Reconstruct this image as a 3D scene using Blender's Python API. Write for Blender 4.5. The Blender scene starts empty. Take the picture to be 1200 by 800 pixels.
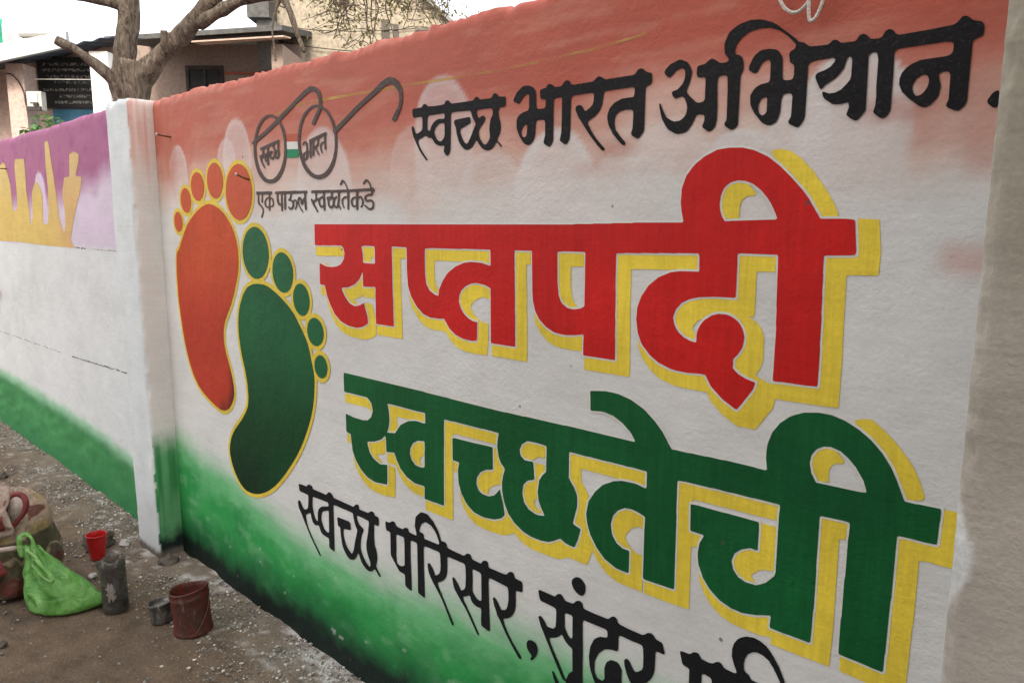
import bpy, bmesh, math, random
import numpy as np
from mathutils import Vector, Matrix, noise
from mathutils.geometry import delaunay_2d_cdt

S = bpy.context.scene
COL = S.collection
R = math.radians

# ------------------------------------------------------------------ camera
cam_d = bpy.data.cameras.new('camera')
cam = bpy.data.objects.new('camera', cam_d)
COL.objects.link(cam)
cam_d.sensor_width = 36.0
cam_d.lens = 26.0
cam_d.clip_start = 0.05
cam_d.clip_end = 500.0
_r = Vector((0.72421, 0.68958, 0.00263))
_u = Vector((-0.10840, 0.11008, 0.98799))
_f = Vector((-0.68101, 0.71580, -0.15446))
M = Matrix((_r, _u, -_f)).transposed().to_4x4()
M.translation = Vector((0, 0, 1.5))
cam.matrix_world = M
S.camera = cam

# ------------------------------------------------------------------ world and sun
SUN_ELEV = R(40)
SUN_AZ = R(138)        # clockwise from +Y: behind the photographer, to the right, veiled by haze
W = bpy.data.worlds.new('World')
S.world = W
W.use_nodes = True
nt = W.node_tree
for n_ in list(nt.nodes): nt.nodes.remove(n_)
sky = nt.nodes.new('ShaderNodeTexSky')
sky.sky_type = 'NISHITA'
sky.sun_disc = False
sky.sun_elevation = SUN_ELEV
sky.sun_rotation = SUN_AZ
sky.air_density = 1.0
sky.dust_density = 7.0
sky.ozone_density = 0.5
bg = nt.nodes.new('ShaderNodeBackground')
bg.inputs['Strength'].default_value = 0.15
wo = nt.nodes.new('ShaderNodeOutputWorld')
veil = nt.nodes.new('ShaderNodeMix')            # thin high cloud over the whole sky
veil.data_type = 'RGBA'
veil.inputs[0].default_value = 0.6
veil.inputs[7].default_value = (4.6, 4.5, 4.3, 1)
nt.links.new(sky.outputs[0], veil.inputs[6])
nt.links.new(veil.outputs[2], bg.inputs[0])
nt.links.new(bg.outputs[0], wo.inputs[0])
sun_d = bpy.data.lights.new('sun', 'SUN')
sun_d.energy = 0.8
sun_d.angle = R(12)
sun_d.color = (1.0, 0.93, 0.82)
sun = bpy.data.objects.new('sun', sun_d)
COL.objects.link(sun)
sd = Vector((math.sin(SUN_AZ) * math.cos(SUN_ELEV), math.cos(SUN_AZ) * math.cos(SUN_ELEV), math.sin(SUN_ELEV)))
sun.rotation_euler = (-sd).to_track_quat('-Z', 'Y').to_euler()
sun.location = sd * 30
S.view_settings.view_transform = 'Standard'
S.view_settings.look = 'None'
S.view_settings.gamma = 1.0
S.view_settings.use_curve_mapping = False
S.view_settings.exposure = 1.90

# ------------------------------------------------------------------ helpers
def tag(o, label=None, cat=None, group=None, kind=None):
    if label: o['label'] = label
    if cat: o['category'] = cat
    if group: o['group'] = group
    if kind: o['kind'] = kind
    return o
def empty(name, loc=(0, 0, 0), rz=0.0):
    o = bpy.data.objects.new(name, None)
    COL.objects.link(o)
    o.location = loc; o.rotation_euler = (0, 0, rz)
    o.empty_display_size = 0.05
    return o
def link(name, me, mat=None, parent=None):
    o = bpy.data.objects.new(name, me)
    COL.objects.link(o)
    if mat: me.materials.append(mat)
    if parent: o.parent = parent
    return o
def mesh_np(name, V, F, mat=None, parent=None, smooth=False):
    me = bpy.data.meshes.new(name)
    me.from_pydata([tuple(v) for v in V], [], [tuple(int(i) for i in f) for f in F])
    if smooth: me.polygons.foreach_set('use_smooth', [True] * len(me.polygons))
    me.update()
    return link(name, me, mat, parent)
class MB:
    """collects shapes, builds one mesh object"""
    def __init__(s): s.v = []; s.f = []
    def add(s, V, F):
        b = len(s.v); s.v += [tuple(v) for v in V]; s.f += [tuple(b + i for i in f) for f in F]
    def box(s, x0, x1, y0, y1, z0, z1, jit=0.0):
        V = [(x, y, z) for z in (z0, z1) for y in (y0, y1) for x in (x0, x1)]
        if jit: V = [tuple(c + random.uniform(-jit, jit) for c in v) for v in V]
        s.add(V, [(0, 2, 3, 1), (4, 5, 7, 6), (0, 1, 5, 4), (2, 6, 7, 3), (0, 4, 6, 2), (1, 3, 7, 5)])
    def prism(s, P, d, y0, y1):
        """polygon P of (x,z) extruded in y"""
        n = len(P)
        s.add([(x, y0, z) for x, z in P] + [(x, y1, z) for x, z in P],
              [tuple(range(n)), tuple(range(2 * n - 1, n - 1, -1))] + [(i, n + i, n + (i + 1) % n, (i + 1) % n) for i in range(n)])
    def tube(s, P, rad, seg=8, bump=0.0, cap=True, seed=0):
        P = [Vector(p) for p in P]; n = len(P)
        if not hasattr(rad, '__len__'): rad = [rad] * n
        b = len(s.v); up = Vector((0.31, 0.2, 0.93))
        prev = None
        for i, p in enumerate(P):
            t = (P[min(i + 1, n - 1)] - P[max(i - 1, 0)]).normalized()
            a = (prev - t * prev.dot(t)) if prev else t.cross(up)
            if a.length < 1e-4: a = t.cross(Vector((1, 0, 0)))
            a.normalize(); prev = a; c = t.cross(a)
            for k in range(seg):
                g = 2 * math.pi * k / seg
                d = a * math.cos(g) + c * math.sin(g)
                r = rad[i]
                if bump: r *= 1 + bump * noise.noise((p + d * rad[i]) * 9.0 + Vector((seed, 0, 0))) + bump * .6 * noise.noise((p * .4 + d * rad[i]) * 34.0)
                s.v.append(tuple(p + d * r))
        for i in range(n - 1):
            for k in range(seg):
                k2 = (k + 1) % seg
                s.f.append((b + i * seg + k, b + i * seg + k2, b + (i + 1) * seg + k2, b + (i + 1) * seg + k))
        if cap:
            s.f.append(tuple(b + k for k in range(seg))[::-1]); s.f.append(tuple(b + (n - 1) * seg + k for k in range(seg)))
    def lathe(s, prof, seg=32, off=(0, 0), wob=None):
        b = len(s.v)
        for r, z in prof:
            for k in range(seg):
                g = 2 * math.pi * k / seg
                q = 1 + (wob(g, z) if wob else 0)
                s.v.append((off[0] + r * q * math.cos(g), off[1] + r * q * math.sin(g), z))
        for i in range(len(prof) - 1):
            for k in range(seg):
                k2 = (k + 1) % seg
                s.f.append((b + i * seg + k, b + i * seg + k2, b + (i + 1) * seg + k2, b + (i + 1) * seg + k))
    def build(s, name, mat, parent=None, smooth=False, bevel=0):
        o = mesh_np(name, s.v, s.f, mat, parent, smooth)
        if bevel:
            bm = bmesh.new(); bm.from_mesh(o.data)
            bmesh.ops.bevel(bm, geom=bm.edges[:], offset=bevel, segments=2, affect='EDGES', profile=.6)
            bm.to_mesh(o.data); bm.free()
        return o
def spline(P, n=6):
    P = [np.array(p, float) for p in P]
    Q = [2 * P[0] - P[1]] + P + [2 * P[-1] - P[-2]]
    o = []
    for i in range(1, len(Q) - 2):
        p0, p1, p2, p3 = Q[i - 1:i + 3]
        for k in range(n):
            t = k / n
            o.append(.5 * ((2 * p1) + (-p0 + p2) * t + (2 * p0 - 5 * p1 + 4 * p2 - p3) * t * t + (-p0 + 3 * p1 - 3 * p2 + p3) * t ** 3))
    o.append(P[-1])
    return o

# smooth value noise on numpy arrays
_rng = np.random.default_rng(4)
_tab = _rng.random((256, 256))
def vn(x, y, s=1.0, sx=None, seed=0):
    x = np.asarray(x) * (sx if sx else s) + seed * 17.3; y = np.asarray(y) * s + seed * 7.1
    i = np.floor(x).astype(int); j = np.floor(y).astype(int); u = x - i; v = y - j
    u = u * u * (3 - 2 * u); v = v * v * (3 - 2 * v)
    t = lambda a, b: _tab[a % 256, b % 256]
    return (t(i, j) * (1 - u) + t(i + 1, j) * u) * (1 - v) + (t(i, j + 1) * (1 - u) + t(i + 1, j + 1) * u) * v
def fbm(x, y, s=1.0, sx=None, seed=0, o=4):
    a = 0; w = .5; tot = 0
    for k in range(o):
        a = a + w * vn(x, y, s * 2 ** k, sx * 2 ** k if sx else None, seed + k); tot += w; w *= .5
    return a / tot
def ss(a, b, x):
    t = np.clip((x - a) / (b - a), 0, 1)
    return t * t * (3 - 2 * t)
def mix(c, col, m):
    return c * (1 - m[..., None]) + np.array(col) * m[..., None]

# ------------------------------------------------------------------ materials
def new_mat(name):
    m = bpy.data.materials.new(name); m.use_nodes = True
    t = m.node_tree
    b = t.nodes['Principled BSDF']
    return m, t, b
def nd(t, typ, **kw):
    n = t.nodes.new(typ)
    for k, v in kw.items():
        if k in n.inputs.keys(): n.inputs[k].default_value = v
        else: setattr(n, k, v)
    return n
def mulcol(t, col_socket, fac_socket):
    m = nd(t, 'ShaderNodeMix', data_type='RGBA', blend_type='MULTIPLY')
    m.inputs[0].default_value = 1.0
    t.links.new(col_socket, m.inputs[6]); t.links.new(fac_socket, m.inputs[7])
    return m.outputs[2]
def ramp(t, src, stops):
    r = nd(t, 'ShaderNodeValToRGB')
    e = r.color_ramp.elements
    while len(e) < len(stops): e.new(.5)
    for i, (p, c) in enumerate(stops):
        e[i].position = p; e[i].color = tuple(c) + (1,) if len(c) == 3 else c
    t.links.new(src, r.inputs[0])
    return r.outputs[0]
def plaster(name, color=None, attr=None, rough=.62, spec=.16, var=.10, bump=1.0, worn=None, streak=0.0):
    """brushed paint on rough cement plaster, shared relief so lettering lies in the same texture"""
    m, t, b = new_mat(name)
    tc = nd(t, 'ShaderNodeTexCoord')
    P = tc.outputs['Object']
    if attr:
        a = nd(t, 'ShaderNodeAttribute', attribute_name=attr); col = a.outputs['Color']
    else:
        c = nd(t, 'ShaderNodeRGB'); c.outputs[0].default_value = tuple(color) + (1,); col = c.outputs[0]
    n1 = nd(t, 'ShaderNodeTexNoise', Scale=5.0, Detail=6.0, Roughness=.6); t.links.new(P, n1.inputs['Vector'])
    mp = nd(t, 'ShaderNodeMapping'); mp.inputs['Scale'].default_value = (6, 6, 90); t.links.new(P, mp.inputs['Vector'])
    n2 = nd(t, 'ShaderNodeTexNoise', Scale=1.0, Detail=4.0); t.links.new(mp.outputs[0], n2.inputs['Vector'])
    n3 = nd(t, 'ShaderNodeTexNoise', Scale=140.0, Detail=3.0, Roughness=.6); t.links.new(P, n3.inputs['Vector'])
    v1 = ramp(t, n1.outputs[0], [(.25, (1 - var,) * 3), (.75, (1 + var * .5,) * 3)])
    v2 = ramp(t, n2.outputs[0], [(.3, (1 - var * .4,) * 3), (.7, (1 + var * .25,) * 3)])
    v3 = ramp(t, n3.outputs[0], [(.2, (1 - var * .7,) * 3), (.8, (1 + var * .4,) * 3)])
    col = mulcol(t, mulcol(t, mulcol(t, col, v1), v2), v3)
    if worn:   # thin spots where the brush skipped over the relief
        mp3 = nd(t, 'ShaderNodeMapping'); mp3.inputs['Scale'].default_value = (210, 210, 260); t.links.new(P, mp3.inputs['Vector'])
        n5 = nd(t, 'ShaderNodeTexNoise', Scale=1.0, Detail=2.0); t.links.new(mp3.outputs[0], n5.inputs['Vector'])
        f = ramp(t, n5.outputs[0], [(.60, (0, 0, 0)), (.72, (worn,) * 3)])
        x = nd(t, 'ShaderNodeMix', data_type='RGBA'); x.inputs[7].default_value = (.5, .42, .38, 1)
        t.links.new(f, x.inputs[0]); t.links.new(col, x.inputs[6]); col = x.outputs[2]
    if streak:   # enamel laid on thin and thick, drag of the brush
        mp4 = nd(t, 'ShaderNodeMapping'); mp4.inputs['Scale'].default_value = (75, 75, 7); mp4.inputs['Rotation'].default_value = (0, .5, 0); t.links.new(P, mp4.inputs['Vector'])
        n6 = nd(t, 'ShaderNodeTexNoise', Scale=1.0, Detail=5.0, Roughness=.65, Distortion=.8); t.links.new(mp4.outputs[0], n6.inputs['Vector'])
        n7 = nd(t, 'ShaderNodeTexNoise', Scale=3.2, Detail=3.0); t.links.new(P, n7.inputs['Vector'])
        col = mulcol(t, col, ramp(t, n6.outputs[0], [(.30, (1 - streak,) * 3), (.68, (1 + streak * .6,) * 3)]))
        col = mulcol(t, col, ramp(t, n7.outputs[0], [(.33, (1 - streak,) * 3), (.66, (1 + streak * .4,) * 3)]))
    # stray flecks of dirt and splashed paint
    vo = nd(t, 'ShaderNodeTexVoronoi', Scale=7.0); t.links.new(P, vo.inputs['Vector'])
    ds = ramp(t, vo.outputs['Distance'], [(.022, (.75,) * 3), (.040, (0, 0, 0))])
    pk = ramp(t, vo.outputs['Color'], [(.60, (0, 0, 0)), (.66, (1, 1, 1))])
    fk = nd(t, 'ShaderNodeMath', operation='MULTIPLY'); t.links.new(ds, fk.inputs[0]); t.links.new(pk, fk.inputs[1])
    xf = nd(t, 'ShaderNodeMix', data_type='RGBA'); xf.inputs[7].default_value = (.07, .06, .05, 1)
    t.links.new(fk.outputs[0], xf.inputs[0]); t.links.new(col, xf.inputs[6]); col = xf.outputs[2]
    t.links.new(col, b.inputs['Base Color'])
    b.inputs['Roughness'].default_value = rough
    b.inputs['Specular IOR Level'].default_value = spec
    # relief: trowel waves, brush streaks, sand grain
    nb = nd(t, 'ShaderNodeTexNoise', Scale=14.0, Detail=5.0, Roughness=.55); t.links.new(P, nb.inputs['Vector'])
    mp2 = nd(t, 'ShaderNodeMapping'); mp2.inputs['Scale'].default_value = (80, 80, 115); t.links.new(P, mp2.inputs['Vector'])
    nc = nd(t, 'ShaderNodeTexNoise', Scale=1.0, Detail=4.0, Roughness=.62, Distortion=.6); t.links.new(mp2.outputs[0], nc.inputs['Vector'])
    bp1 = nd(t, 'ShaderNodeBump', Strength=.45 * bump, Distance=.008); t.links.new(nb.outputs[0], bp1.inputs['Height'])
    bp2 = nd(t, 'ShaderNodeBump', Strength=.5 * bump, Distance=.0030); nh = nd(t, 'ShaderNodeTexNoise', Scale=2.6, Detail=3.0); t.links.new(P, nh.inputs['Vector']); hm = nd(t, 'ShaderNodeMath', operation='MULTIPLY'); t.links.new(ramp(t, nh.outputs[0], [(.35, (.15,) * 3), (.68, (1,) * 3)]), hm.inputs[0]); t.links.new(nc.outputs[0], hm.inputs[1]); t.links.new(hm.outputs[0], bp2.inputs['Height']); t.links.new(bp1.outputs[0], bp2.inputs['Normal'])
    bp3 = nd(t, 'ShaderNodeBump', Strength=.28 * bump, Distance=.0012); t.links.new(n3.outputs[0], bp3.inputs['Height']); t.links.new(bp2.outputs[0], bp3.inputs['Normal'])
    t.links.new(bp3.outputs[0], b.inputs['Normal'])
    return m
def simple(name, color, rough=.6, spec=.3, var=.2, scale=12., bump=.3, bscale=40., metallic=0., color2=None):
    m, t, b = new_mat(name)
    tc = nd(t, 'ShaderNodeTexCoord'); P = tc.outputs['Object']
    n1 = nd(t, 'ShaderNodeTexNoise', Scale=scale, Detail=6.0, Roughness=.62); t.links.new(P, n1.inputs['Vector'])
    c2 = color2 if color2 else tuple(c * (1 - var) for c in color)
    c1 = color if color2 else tuple(min(1, c * (1 + var * .6)) for c in color)
    t.links.new(ramp(t, n1.outputs[0], [(.33, c2), (.66, c1)]), b.inputs['Base Color'])
    b.inputs['Roughness'].default_value = rough; b.inputs['Specular IOR Level'].default_value = spec; b.inputs['Metallic'].default_value = metallic
    if bump:
        n2 = nd(t, 'ShaderNodeTexNoise', Scale=bscale, Detail=5.0); t.links.new(P, n2.inputs['Vector'])
        bp = nd(t, 'ShaderNodeBump', Strength=bump, Distance=.01); t.links.new(n2.outputs[0], bp.inputs['Height']); t.links.new(bp.outputs[0], b.inputs['Normal'])
    return m

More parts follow.
